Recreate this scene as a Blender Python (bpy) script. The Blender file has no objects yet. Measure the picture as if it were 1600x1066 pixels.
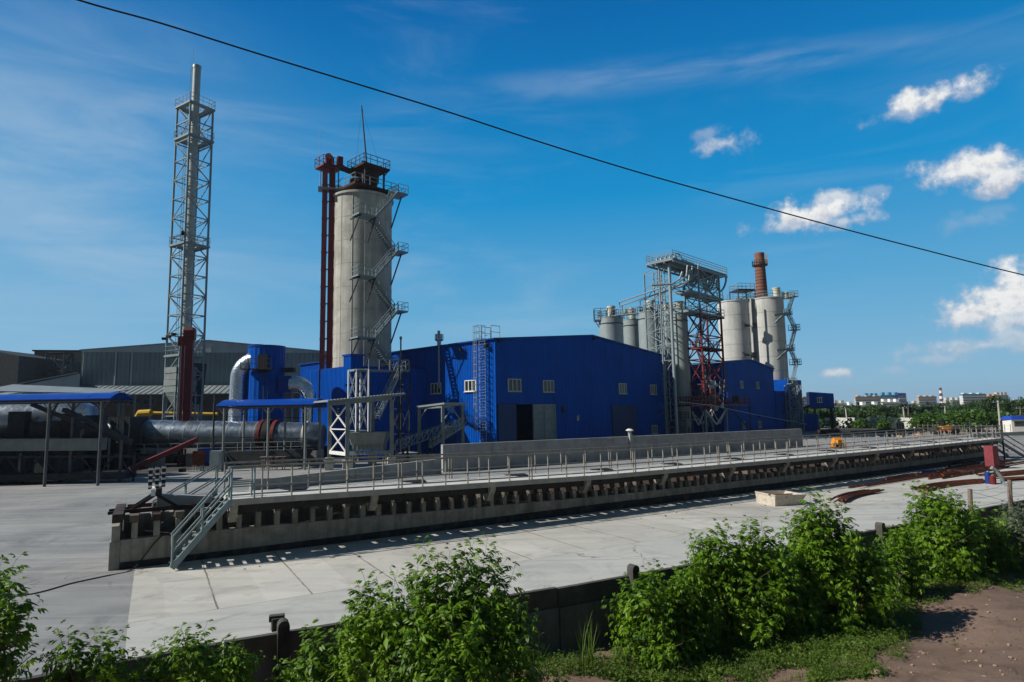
import bpy, math, random
import numpy as np
from mathutils import Vector, Matrix
R = math.radians
sc = bpy.context.scene
COL = sc.collection
random.seed(7)
rng = np.random.default_rng(7)

# ---------------------------------------------------------------- camera
F = 970.0; CH = 5.0
PITCH = math.atan(110.0/F); ROLL = R(1.03)
r0 = Vector((1, 0, 0)); u0 = Vector((0, -math.sin(PITCH), math.cos(PITCH))); fwd = Vector((0, math.cos(PITCH), math.sin(PITCH)))
RX = r0*math.cos(ROLL) - u0*math.sin(ROLL)
UY = u0*math.cos(ROLL) + r0*math.sin(ROLL)
cd = bpy.data.cameras.new('camera'); cam = bpy.data.objects.new('camera', cd); COL.objects.link(cam)
cd.sensor_width = 36; cd.lens = 36*F/1600; cd.clip_end = 6000; cd.clip_start = 0.1
m = Matrix.Identity(4)
for i in range(3):
    m[i][0] = RX[i]; m[i][1] = UY[i]; m[i][2] = -fwd[i]
m[2][3] = CH
cam.matrix_world = m
sc.camera = cam

def ray(px, py):
    return (fwd*F + RX*(px-800) + UY*(533-py)).normalized()
def A(px, py, Y):                       # point seen at a photo pixel, at world distance Y
    d = ray(px, py); return Vector((0, 0, CH)) + d*(Y/d.y)
def U(px, py, z=0.0):                   # point seen at a photo pixel, at world height z
    d = ray(px, py); return Vector((0, 0, CH)) + d*((z-CH)/d.z)
def S(Y): return F/Y

# ---------------------------------------------------------------- sun and sky
SAZ = R(11); SEL = R(38)
sund = Vector((-math.cos(SAZ)*math.cos(SEL), -math.sin(SAZ)*math.cos(SEL), math.sin(SEL)))
sl = bpy.data.lights.new('sun', 'SUN'); sl.energy = 5.0; sl.angle = R(0.5); sl.color = (1.0, 0.955, 0.88)
so = bpy.data.objects.new('sun', sl); COL.objects.link(so)
so.rotation_euler = (-sund).to_track_quat('-Z', 'Y').to_euler()
sc.view_settings.view_transform = 'Standard'; sc.view_settings.look = 'None'
sc.view_settings.exposure = 0.0; sc.view_settings.gamma = 1.0

w = bpy.data.worlds.new('World'); sc.world = w; w.use_nodes = True
nt = w.node_tree; N = nt.nodes; L = nt.links; N.clear()
def nd(t, **k):
    n = N.new(t)
    for a, b in k.items(): setattr(n, a, b)
    return n
def mth(op, a, b=None, c=None, clamp=False):
    n = nd('ShaderNodeMath', operation=op, use_clamp=clamp)
    for i, v in enumerate((a, b, c)):
        if v is None: continue
        if isinstance(v, (int, float)): n.inputs[i].default_value = v
        else: L.new(v, n.inputs[i])
    return n.outputs[0]
def dotv(a, vec):
    n = nd('ShaderNodeVectorMath', operation='DOT_PRODUCT'); L.new(a, n.inputs[0]); n.inputs[1].default_value = vec; return n.outputs['Value']
out = nd('ShaderNodeOutputWorld'); bg = nd('ShaderNodeBackground'); L.new(bg.outputs[0], out.inputs[0]); bg.inputs['Strength'].default_value = 0.085
sky = nd('ShaderNodeTexSky', sky_type='NISHITA'); sky.sun_disc = False
sky.sun_elevation = SEL; sky.sun_rotation = math.atan2(sund.x, sund.y); sky.air_density = 1.0; sky.dust_density = 0.4; sky.ozone_density = 3.0
hs = nd('ShaderNodeHueSaturation'); hs.inputs['Hue'].default_value = 0.492; hs.inputs['Saturation'].default_value = 1.22; hs.inputs['Value'].default_value = 0.92
L.new(sky.outputs[0], hs.inputs['Color'])
rampn = nd('ShaderNodeValToRGB'); RAMP = rampn.color_ramp
tc = nd('ShaderNodeTexCoord'); D = tc.outputs['Generated']
def noise(vec, scale, detail=6, rough=0.55, dist=0.0):
    n = nd('ShaderNodeTexNoise'); L.new(vec, n.inputs['Vector']); n.inputs['Scale'].default_value = scale
    n.inputs['Detail'].default_value = detail; n.inputs['Roughness'].default_value = rough; n.inputs['Distortion'].default_value = dist
    return n.outputs['Fac']
def mapr(v, a, b, c=0.0, d=1.0, smooth=True):
    n = nd('ShaderNodeMapRange'); n.interpolation_type = 'SMOOTHSTEP' if smooth else 'LINEAR'
    L.new(v, n.inputs['Value']); n.inputs['From Min'].default_value = a; n.inputs['From Max'].default_value = b
    n.inputs['To Min'].default_value = c; n.inputs['To Max'].default_value = d; return n.outputs[0]
def mixc(f, a, b):
    n = nd('ShaderNodeMix', data_type='RGBA')
    if isinstance(f, (int, float)): n.inputs[0].default_value = f
    else: L.new(f, n.inputs[0])
    for i, v in ((6, a), (7, b)):
        if isinstance(v, tuple): n.inputs[i].default_value = v
        else: L.new(v, n.inputs[i])
    return n.outputs[2]
# high thin cirrus, streaked along the wind
mp = nd('ShaderNodeMapping'); L.new(D, mp.inputs[0]); mp.inputs['Rotation'].default_value = (0, R(-8), 0); mp.inputs['Scale'].default_value = (1.1, 1.0, 5.5)
ci = noise(mp.outputs[0], 2.2, 9, 0.62, 0.6)
ci2 = noise(D, 1.6, 3, 0.5)
wisps = mth('MULTIPLY', mapr(ci, 0.47, 0.80), mapr(ci2, 0.36, 0.62))
def ell(px, py, hw, hh, rot=0.0):
    """radius-like value of an elliptical patch of sky seen in a given direction"""
    c = ray(px, py); t = Vector((c.y, -c.x, 0)).normalized(); up = t.cross(c)
    t2 = t*math.cos(rot)+up*math.sin(rot); u2 = up*math.cos(rot)-t*math.sin(rot)
    k = (c.dot(fwd))/F
    x = mth('DIVIDE', dotv(D, t2), hw*k); y = mth('DIVIDE', dotv(D, u2), hh*k)
    r = mth('SQRT', mth('ADD', mth('MULTIPLY', x, x), mth('MULTIPLY', y, y)))
    return r, y
r1, _ = ell(1060, 112, 560, 34, R(-3))
band = mth('MULTIPLY', mapr(r1, 0.1, 1.15, 1, 0), mapr(noise(mp.outputs[0], 5.0, 8, 0.6, 0.5), 0.30, 0.72))
r2, _ = ell(90, 330, 560, 380, R(10))
left = mth('MULTIPLY', mapr(r2, 0.05, 1.1, 1, 0), mapr(ci, 0.30, 0.72, 0.30, 1.0))
r3, _ = ell(700, 400, 330, 150, R(-25))
mid = mth('MULTIPLY', mapr(r3, 0.1, 1.1, 1, 0), mapr(ci, 0.40, 0.72))
cir = mth('ADD', mth('ADD', mth('MULTIPLY', wisps, 0.14), mth('MULTIPLY', band, 0.22)), mth('ADD', mth('MULTIPLY', left, 0.40), mth('MULTIPLY', mid, 0.16)), clamp=True)
zv = nd('ShaderNodeSeparateXYZ'); L.new(D, zv.inputs[0]); L.new(zv.outputs[2], rampn.inputs[0])
els = RAMP.elements
els[0].position = 0.0; els[0].color = (0.30, 0.51, 0.67, 1); els[1].position = 0.85; els[1].color = (0.002, 0.03, 0.13, 1)  # zenith out of view darkened to weaken the fill light
for p_, c_ in ((0.06, (0.225, 0.475, 0.685, 1)), (0.16, (0.115, 0.40, 0.67, 1)), (0.33, (0.006, 0.275, 0.61, 1)), (0.56, (0.0, 0.14, 0.43, 1))):
    e_ = els.new(p_); e_.color = c_
grad = nd('ShaderNodeVectorMath', operation='SCALE'); L.new(rampn.outputs[0], grad.inputs[0]); grad.inputs['Scale'].default_value = 11.8
base = mixc(0.95, hs.outputs[0], grad.outputs[0])
sy = nd('ShaderNodeSeparateXYZ'); L.new(D, sy.inputs[0])
rear = mapr(sy.outputs[1], -0.25, 0.35, 1, 0)
base = mixc(rear, base, (0.42, 0.88, 1.32, 1))       # unseen sky behind the camera, dimmed to deepen shade on near faces
c1 = mixc(cir, base, (6.2, 7.4, 8.6, 1))
# fair-weather cumulus
warp = noise(D, 26, 8, 0.58); warp2 = noise(D, 70, 6, 0.6)
tot = None; shade = None
for (px, py, hw, hh, dens) in [(1462, 152, 62, 20, 1), (1425, 172, 60, 12, .55), (1498, 150, 34, 13, .7), (1133, 224, 38, 17, .62), (1105, 210, 26, 10, .35), (1272, 335, 62, 22, 1), (1300, 312, 40, 17, .8), (1325, 345, 42, 12, .7), (1232, 350, 44, 14, .7),
                         (1362, 300, 18, 9, .35), (1520, 266, 66, 24, 1), (1540, 252, 30, 12, 1), (1590, 275, 60, 20, .95), (1535, 486, 62, 30, 1), (1510, 500, 36, 16, .8), (1560, 470, 62, 34, 1), (1595, 450, 55, 36, 1), (1575, 500, 80, 24, .8),
                         (1535, 540, 90, 17, .6), (1590, 525, 60, 22, .6), (1460, 562, 40, 9, .4), (1305, 583, 21, 8, .75), (1395, 578, 22, 8, .25), (1520, 345, 36, 13, .22), (1550, 330, 30, 8, .15)]:
    r, y = ell(px, py, hw*1.4, hh*1.4)
    v = mth('ADD', mth('SUBTRACT', 1.0, r), mth('ADD', mth('MULTIPLY', mth('SUBTRACT', warp, 0.5), 2.6), mth('MULTIPLY', mth('SUBTRACT', warp2, 0.5), 0.7)))
    mk = mth('MULTIPLY', mapr(v, 0.0, 0.85), dens)
    # a cloud stays inside its own patch
    mk = mth('MULTIPLY', mk, mapr(r, 1.25, 1.7, 1, 0))
    tot = mk if tot is None else mth('MAXIMUM', tot, mk)
    sh = mth('MULTIPLY', mk, mapr(mth('ADD', y, mth('MULTIPLY', mth('SUBTRACT', warp2, 0.5), 2.5)), -0.9, 0.4, 0, 1))
    shade = sh if shade is None else mth('MAXIMUM', shade, sh)
ccol = mixc(shade, (5.4, 5.8, 7.0, 1), (10.6, 10.6, 10.4, 1))
c2 = mixc(mth('MULTIPLY', tot, 0.97), c1, ccol)
L.new(c2, bg.inputs['Color'])

# ---------------------------------------------------------------- materials
def mat(name, col, rough=0.8, metal=0.0, var=0.25, scale=1.5, bump=0.0, bscale=30.0, streak=0.0, stain=None, stainamt=0.0, stainscale=0.8, spec=0.3):
    m = bpy.data.materials.new(name); m.use_nodes = True
    t = m.node_tree; n = t.nodes; l = t.links; b = n['Principled BSDF']
    b.inputs['Roughness'].default_value = rough; b.inputs['Metallic'].default_value = metal
    b.inputs['Specular IOR Level'].default_value = spec
    tcn = n.new('ShaderNodeTexCoord'); vec = tcn.outputs['Object']
    def nz(sv, sca, det=5, ro=0.6):
        mpn = n.new('ShaderNodeMapping'); l.new(vec, mpn.inputs[0]); mpn.inputs['Scale'].default_value = sv
        x = n.new('ShaderNodeTexNoise'); l.new(mpn.outputs[0], x.inputs['Vector']); x.inputs['Scale'].default_value = sca
        x.inputs['Detail'].default_value = det; x.inputs['Roughness'].default_value = ro; return x.outputs['Fac']
    def mr(v, a, b2, c, d):
        x = n.new('ShaderNodeMapRange'); l.new(v, x.inputs[0]); x.inputs[1].default_value = a; x.inputs[2].default_value = b2; x.inputs[3].default_value = c; x.inputs[4].default_value = d; return x.outputs[0]
    def mx(f, a, b2, mode='MIX'):
        x = n.new('ShaderNodeMix'); x.data_type = 'RGBA'; x.blend_type = mode
        if isinstance(f, float): x.inputs[0].default_value = f
        else: l.new(f, x.inputs[0])
        for i, v in ((6, a), (7, b2)):
            if isinstance(v, tuple): x.inputs[i].default_value = v
            else: l.new(v, x.inputs[i])
        return x.outputs[2]
    c = tuple(col)+(1,); lo = tuple(x*(1-var) for x in col)+(1,); hi = tuple(min(1, x*(1+var)) for x in col)+(1,)
    cc = mx(mr(nz((1, 1, 1), scale, 8, 0.65), 0.3, 0.7, 0, 1), lo, hi)
    if streak:
        f = mr(nz((1, 1, 0.06), scale*2.5, 6), 0.42, 0.72, 0, streak)
        cc = mx(f, cc, tuple(x*0.45 for x in col)+(1,))
    if stain:
        f = mr(nz((1, 1, 1), stainscale, 9, 0.68), 0.5, 0.62, 0, stainamt)
        cc = mx(f, cc, tuple(stain)+(1,))
    l.new(cc, b.inputs['Base Color'])
    rr = mr(nz((1, 1, 1), scale*3), 0.3, 0.7, max(0.02, rough-0.1), min(1, rough+0.1)); l.new(rr, b.inputs['Roughness'])
    if bump:
        bp = n.new('ShaderNodeBump'); bp.inputs['Strength'].default_value = bump; bp.inputs['Distance'].default_value = 0.02
        l.new(nz((1, 1, 1), bscale, 6), bp.inputs['Height']); l.new(bp.outputs[0], b.inputs['Normal'])
    return m
M = {}
M['blue'] = mat('blue_cladding', (0.0003, 0.080, 0.42), 0.45, 0, 0.14, 0.35, 0, streak=0.28, spec=0.08)
M['bluedoor'] = mat('dark_blue_door', (0.006, 0.03, 0.12), 0.5, 0, 0.12, 0.6)
M['bluetrim'] = mat('blue_trim', (0.003, 0.04, 0.26), 0.4, 0, 0.1, 1)
M['blueroof'] = mat('blue_canopy_roof', (0.005, 0.05, 0.33), 0.35, 0, 0.12, 0.5)
M['galv'] = mat('galvanised_steel', (0.31, 0.365, 0.375), 0.45, 0.3, 0.18, 3)
M['galvgreen'] = mat('grey_green_painted_steel', (0.21, 0.27, 0.28), 0.5, 0.0, 0.18, 3)
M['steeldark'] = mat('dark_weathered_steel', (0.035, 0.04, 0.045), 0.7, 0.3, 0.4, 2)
M['rust'] = mat('rusty_steel', (0.15, 0.05, 0.025), 0.9, 0.1, 0.45, 4, 0.3)
M['rustdark'] = mat('dark_rusty_steel', (0.06, 0.028, 0.02), 0.9, 0.1, 0.5, 4, 0.3)
M['red'] = mat('red_oxide_paint', (0.145, 0.018, 0.018), 0.55, 0, 0.25, 2, streak=0.2)
M['redfaded'] = mat('faded_red_paint', (0.24, 0.05, 0.06), 0.6, 0, 0.22, 2, streak=0.2)
M['railsteel'] = mat('railing_steel', (0.27, 0.25, 0.22), 0.6, 0.25, 0.3, 3)
M['flue'] = mat('pale_flue_paint', (0.36, 0.42, 0.42), 0.5, 0, 0.15, 1.5, streak=0.2)
M['postgrey'] = mat('dull_post_paint', (0.09, 0.10, 0.11), 0.6, 0, 0.3, 2)
M['alu'] = mat('bright_insulation_foil', (0.62, 0.68, 0.72), 0.3, 0.9, 0.15, 2.5, 0.8, 6)
M['drum'] = mat('steel_drum', (0.25, 0.30, 0.36), 0.33, 0.85, 0.25, 0.8, 0.2, 4)
M['siloc'] = mat('silo_concrete', (0.49, 0.48, 0.425), 0.9, 0, 0.18, 0.6, 0.25, 12, streak=0.6, stain=(0.30, 0.285, 0.24), stainamt=0.6, stainscale=0.55)
M['silor'] = mat('pale_silo_concrete', (0.55, 0.55, 0.51), 0.9, 0, 0.14, 0.5, 0.2, 10, streak=0.35)
M['silosteel'] = mat('grey_silo_steel', (0.30, 0.35, 0.34), 0.55, 0.2, 0.12, 0.6, streak=0.25)
M['wallc'] = mat('wall_concrete', (0.36, 0.36, 0.35), 0.92, 0, 0.2, 0.7, 0.3, 14, streak=0.3, stain=(0.12, 0.12, 0.12), stainamt=0.4)
M['rampc'] = mat('ramp_concrete', (0.33, 0.31, 0.26), 0.93, 0, 0.28, 1.6, 0.4, 14, streak=0.8, stain=(0.16, 0.14, 0.11), stainamt=0.5, stainscale=1.4)
M['tar'] = mat('tarred_plinth', (0.03, 0.03, 0.033), 0.85, 0, 0.5, 2.0, 0.3, stain=(0.12, 0.115, 0.10), stainamt=0.45, stainscale=3)
M['deckc'] = mat('deck_concrete', (0.55, 0.54, 0.50), 0.9, 0, 0.14, 1.2, 0.2)
M['deckedge'] = mat('deck_edge_concrete', (0.33, 0.31, 0.28), 0.9, 0, 0.2, 2, streak=0.3)
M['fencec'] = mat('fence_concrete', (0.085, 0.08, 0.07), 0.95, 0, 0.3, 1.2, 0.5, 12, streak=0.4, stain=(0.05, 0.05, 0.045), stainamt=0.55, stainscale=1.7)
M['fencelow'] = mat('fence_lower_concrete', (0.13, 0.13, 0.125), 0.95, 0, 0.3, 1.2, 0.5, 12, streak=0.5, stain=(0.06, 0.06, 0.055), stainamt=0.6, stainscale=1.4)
M['sleeper'] = mat('old_sleeper_wood', (0.048, 0.034, 0.029), 0.95, 0, 0.5, 3, 0.6, 20)
M['sleeperpale'] = mat('greyed_sleeper_wood', (0.13, 0.11, 0.09), 0.95, 0, 0.4, 3, 0.6, 20)
M['wood'] = mat('weathered_wood', (0.20, 0.15, 0.12), 0.95, 0, 0.35, 3, 0.5, 15)
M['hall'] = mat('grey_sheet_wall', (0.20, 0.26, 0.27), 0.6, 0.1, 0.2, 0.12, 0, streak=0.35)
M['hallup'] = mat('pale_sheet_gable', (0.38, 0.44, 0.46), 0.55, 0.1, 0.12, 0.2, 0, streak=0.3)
M['hallroof'] = mat('grey_sheet_roof', (0.27, 0.31, 0.32), 0.55, 0.2, 0.15, 0.3)
M['brickwall'] = mat('sooty_block_wall', (0.24, 0.20, 0.17), 0.95, 0, 0.3, 0.4, 0.2, streak=0.4)
M['brick'] = mat('red_brick', (0.24, 0.10, 0.065), 0.95, 0, 0.3, 0.8, 0.2, streak=0.2)
M['white'] = mat('white_paint', (0.75, 0.74, 0.70), 0.6, 0, 0.08, 2)
M['cream'] = mat('cream_filter_paint', (0.55, 0.53, 0.42), 0.6, 0, 0.12, 1)
M['glass'] = mat('window_glass', (0.02, 0.026, 0.035), 0.08, 0, 0.1, 1, spec=0.6)
M['palepane'] = mat('pale_window_glass', (0.045, 0.06, 0.06), 0.1, 0, 0.25, 0.6, spec=0.6)
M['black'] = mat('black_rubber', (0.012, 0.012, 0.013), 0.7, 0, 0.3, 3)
M['blackpaint'] = mat('black_paint', (0.02, 0.018, 0.018), 0.7, 0, 0.4, 3)
M['yellow'] = mat('yellow_pipe_paint', (0.62, 0.38, 0.02), 0.5, 0, 0.1, 2)
M['orange'] = mat('orange_machine_paint', (0.72, 0.27, 0.015), 0.45, 0, 0.12, 2)
M['tub'] = mat('whitewashed_steel', (0.55, 0.50, 0.42), 0.8, 0, 0.12, 3, stain=(0.28, 0.16, 0.10), stainamt=0.6, stainscale=3)
M['bluemach'] = mat('blue_machine_paint', (0.01, 0.04, 0.22), 0.5, 0, 0.2, 2)
M['bark'] = mat('shrub_bark', (0.10, 0.075, 0.05), 0.95, 0, 0.3, 8)
M['rock'] = mat('clay_rubble', (0.36, 0.26, 0.19), 0.95, 0, 0.25, 3, 0.5, 12)
M['greyhopper'] = mat('grey_hopper_steel', (0.22, 0.25, 0.24), 0.6, 0.1, 0.2, 1.2, streak=0.3)
M['cyan'] = mat('blue_glazed_facade', (0.08, 0.30, 0.46), 0.4, 0, 0.2, 0.1)
M['panelw'] = mat('pale_panel_facade', (0.50, 0.47, 0.42), 0.8, 0, 0.1, 0.05)
M['panelo'] = mat('ochre_facade', (0.50, 0.30, 0.14), 0.8, 0, 0.1, 0.05)
M['paneld'] = mat('window_band', (0.14, 0.15, 0.17), 0.5, 0, 0.3, 0.2)
M['tarp'] = mat('blue_tarpaulin', (0.015, 0.06, 0.38), 0.5, 0, 0.2, 3)

def groundmat(name, c1, c2, c3, sc1, sc2, bump, joints=None):
    m = bpy.data.materials.new(name); m.use_nodes = True; t = m.node_tree; n = t.nodes; l = t.links; b = n['Principled BSDF']
    b.inputs['Roughness'].default_value = 0.93; b.inputs['Specular IOR Level'].default_value = 0.2
    tcn = n.new('ShaderNodeTexCoord'); o = tcn.outputs['Object']
    def nz(s, d=8, r=0.62, vec=o, sv=(1, 1, 1), rot=0, dist=0):
        mpn = n.new('ShaderNodeMapping'); l.new(vec, mpn.inputs[0]); mpn.inputs['Scale'].default_value = sv; mpn.inputs['Rotation'].default_value = (0, 0, rot)
        x = n.new('ShaderNodeTexNoise'); l.new(mpn.outputs[0], x.inputs['Vector']); x.inputs['Scale'].default_value = s; x.inputs['Detail'].default_value = d; x.inputs['Roughness'].default_value = r; x.inputs['Distortion'].default_value = dist
        return x.outputs['Fac']
    def mr(v, a, b2, c=0, d=1):
        x = n.new('ShaderNodeMapRange'); l.new(v, x.inputs[0]); x.inputs[1].default_value = a; x.inputs[2].default_value = b2; x.inputs[3].default_value = c; x.inputs[4].default_value = d; return x.outputs[0]
    def mx(f, a, b2):
        x = n.new('ShaderNodeMix'); x.data_type = 'RGBA'; l.new(f, x.inputs[0])
        for i, v in ((6, a), (7, b2)):
            if isinstance(v, tuple): x.inputs[i].default_value = v+(1,)
            else: l.new(v, x.inputs[i])
        return x.outputs[2]
    def mm(op, a, b2):
        x = n.new('ShaderNodeMath'); x.operation = op
        for i, v in ((0, a), (1, b2)):
            if isinstance(v, (int, float)): x.inputs[i].default_value = v
            elif v is not None: l.new(v, x.inputs[i])
        return x.outputs[0]
    cc = mx(mr(nz(sc1), 0.35, 0.65), c1, c2)
    cc = mx(mr(nz(sc2, 9, 0.7, dist=1.0), 0.52, 0.68, 0, 0.75), cc, c3)
    # long swept tracks of vehicles and water
    cc = mx(mr(nz(0.35, 6, 0.6, sv=(0.25, 2.2, 1), rot=R(-33), dist=1.5), 0.50, 0.70, 0, 0.45), cc, c3)
    cc = mx(mr(nz(14, 4), 0.55, 0.8, 0, 0.35), cc, c3)
    # hairline cracks
    if name.endswith('concrete'):
        wv = n.new('ShaderNodeVectorMath'); wv.operation = 'ADD'; nn_ = n.new('ShaderNodeTexNoise'); l.new(o, nn_.inputs['Vector']); nn_.inputs['Scale'].default_value = 0.9; nn_.inputs['Detail'].default_value = 6
        l.new(o, wv.inputs[0]); sc_ = n.new('ShaderNodeVectorMath'); sc_.operation = 'SCALE'; l.new(nn_.outputs['Color'], sc_.inputs[0]); sc_.inputs['Scale'].default_value = 1.6; l.new(sc_.outputs[0], wv.inputs[1])
        vo = n.new('ShaderNodeTexVoronoi'); vo.feature = 'DISTANCE_TO_EDGE'; vo.inputs['Scale'].default_value = 0.17; l.new(wv.outputs[0], vo.inputs['Vector'])
        cr = mr(vo.outputs['Distance'], 0.0025, 0.006, 1, 0); cr = mm('MULTIPLY', cr, mr(nz(0.25, 3), 0.45, 0.6, 0, 0.7)); cc = mx(cr, cc, (0.11, 0.10, 0.09))
        # oil and damp stains, dusty wheel tracks
        cc = mx(mr(nz(0.8, 7, 0.65, dist=0.6), 0.62, 0.74, 0, 0.5), cc, (0.15, 0.145, 0.14))
        cc = mx(mr(nz(0.9, 8, 0.6, sv=(0.07, 2.6, 1), rot=R(-31)), 0.53, 0.72, 0, 0.40), cc, (0.50, 0.49, 0.455))
        cc = mx(mr(nz(0.6, 8, 0.6, sv=(0.06, 3.2, 1), rot=R(-36), dist=0.8), 0.55, 0.7, 0, 0.40), cc, (0.17, 0.165, 0.16))
    if joints:
        uv = tcn.outputs['UV']; sx = n.new('ShaderNodeSeparateXYZ'); l.new(uv, sx.inputs[0])
        wob = mm('MULTIPLY', mm('SUBTRACT', nz(1.3, 5), 0.5), 0.09)
        f = None
        for k, (sz, off) in enumerate(joints):
            u = mm('ADD', mm('ADD', sx.outputs[k], wob), off)
            q = mm('ABSOLUTE', mm('SUBTRACT', mm('FRACT', mm('DIVIDE', u, sz), None), 0.5), None)
            g = mr(q, 0.5-0.035/sz, 0.5-0.012/sz, 0, 1)
            f = g if f is None else mm('MAXIMUM', f, g)
        f = mm('MULTIPLY', f, mr(nz(0.7, 5), 0.3, 0.55, 0.25, 0.95))
        cc = mx(f, cc, (0.16, 0.12, 0.09))
        # every slab its own tone
        cell = n.new('ShaderNodeCombineXYZ')
        l.new(mm('FLOOR', mm('DIVIDE', mm('ADD', sx.outputs[0], joints[0][1]+joints[0][0]/2), joints[0][0]), None), cell.inputs[0])
        l.new(mm('FLOOR', mm('DIVIDE', mm('ADD', sx.outputs[1], joints[1][1]+joints[1][0]/2), joints[1][0]), None), cell.inputs[1])
        wn = n.new('ShaderNodeTexWhiteNoise'); wn.noise_dimensions = '3D'; l.new(cell.outputs[0], wn.inputs[0])
        hsv = n.new('ShaderNodeHueSaturation'); l.new(cc, hsv.inputs['Color']); l.new(mr(wn.outputs[0], 0, 1, 0.88, 1.1), hsv.inputs['Value']); cc = hsv.outputs[0]
    l.new(cc, b.inputs['Base Color'])
    bp = n.new('ShaderNodeBump'); bp.inputs['Strength'].default_value = bump; bp.inputs['Distance'].default_value = 0.03
    l.new(mm('ADD', nz(9, 8, 0.7), mm('MULTIPLY', nz(60, 3), 0.5)), bp.inputs['Height']); l.new(bp.outputs[0], b.inputs['Normal'])
    return m
M['yard'] = groundmat('yard_concrete', (0.22, 0.228, 0.23), (0.32, 0.32, 0.31), (0.13, 0.135, 0.14), 0.22, 0.30, 0.3)
M['apron'] = groundmat('apron_concrete', (0.42, 0.42, 0.39), (0.50, 0.495, 0.455), (0.30, 0.30, 0.285), 0.25, 0.4, 0.3)
M['slabs'] = groundmat('slab_concrete', (0.46, 0.45, 0.41), (0.54, 0.525, 0.47), (0.33, 0.31, 0.28), 0.4, 0.7, 0.35, joints=[(2.4, 0.4), (30.0, 23.4)])
M['dirt'] = groundmat('bare_clay', (0.185, 0.122, 0.092), (0.235, 0.16, 0.122), (0.10, 0.07, 0.052), 0.5, 1.2, 0.9)
M['earth'] = groundmat('dusty_earth', (0.24, 0.21, 0.17), (0.30, 0.27, 0.22), (0.16, 0.17, 0.10), 0.05, 0.08, 0.5)

def leafmat(name, dark, light, trans=0.35):
    m = bpy.data.materials.new(name); m.use_nodes = True; t = m.node_tree; n = t.nodes; l = t.links; n.clear()
    o = n.new('ShaderNodeOutputMaterial'); g = n.new('ShaderNodeNewGeometry'); tcn = n.new('ShaderNodeTexCoord')
    nz = n.new('ShaderNodeTexNoise'); l.new(tcn.outputs['Object'], nz.inputs['Vector']); nz.inputs['Scale'].default_value = 1.3; nz.inputs['Detail'].default_value = 4
    a = n.new('ShaderNodeMath'); a.operation = 'MULTIPLY_ADD'; l.new(g.outputs['Random Per Island'], a.inputs[0]); a.inputs[1].default_value = 0.5
    s = n.new('ShaderNodeMapRange'); l.new(nz.outputs['Fac'], s.inputs[0]); s.inputs[1].default_value = .35; s.inputs[2].default_value = .65; s.inputs[3].default_value = 0; s.inputs[4].default_value = .5
    l.new(s.outputs[0], a.inputs[2])
    mx = n.new('ShaderNodeMix'); mx.data_type = 'RGBA'; l.new(a.outputs[0], mx.inputs[0]); mx.inputs[6].default_value = tuple(dark)+(1,); mx.inputs[7].default_value = tuple(light)+(1,)
    p = n.new('ShaderNodeBsdfPrincipled'); p.inputs['Roughness'].default_value = 0.5; p.inputs['Specular IOR Level'].default_value = 0.3; l.new(mx.outputs[2], p.inputs['Base Color'])
    tr = n.new('ShaderNodeBsdfTranslucent'); hv = n.new('ShaderNodeHueSaturation'); hv.inputs['Value'].default_value = 1.5; hv.inputs['Hue'].default_value = 0.485; l.new(mx.outputs[2], hv.inputs['Color']); l.new(hv.outputs[0], tr.inputs['Color'])
    ms = n.new('ShaderNodeMixShader'); ms.inputs[0].default_value = trans; l.new(p.outputs[0], ms.inputs[1]); l.new(tr.outputs[0], ms.inputs[2]); l.new(ms.outputs[0], o.inputs[0])
    return m
M['leaf'] = leafmat('box_elder_leaf', (0.020, 0.070, 0.003), (0.18, 0.33, 0.012), 0.26)
M['leafdark'] = leafmat('dark_tree_leaf', (0.022, 0.055, 0.010), (0.06, 0.11, 0.022), 0.25)
M['leafmid'] = leafmat('bright_tree_leaf', (0.03, 0.085, 0.010), (0.09, 0.17, 0.02), 0.3)
M['leafgrey'] = leafmat('silvery_leaf', (0.07, 0.10, 0.055), (0.16, 0.20, 0.12), 0.25)
M['grass'] = leafmat('weeds', (0.05, 0.11, 0.01), (0.14, 0.22, 0.03), 0.3)

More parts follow.
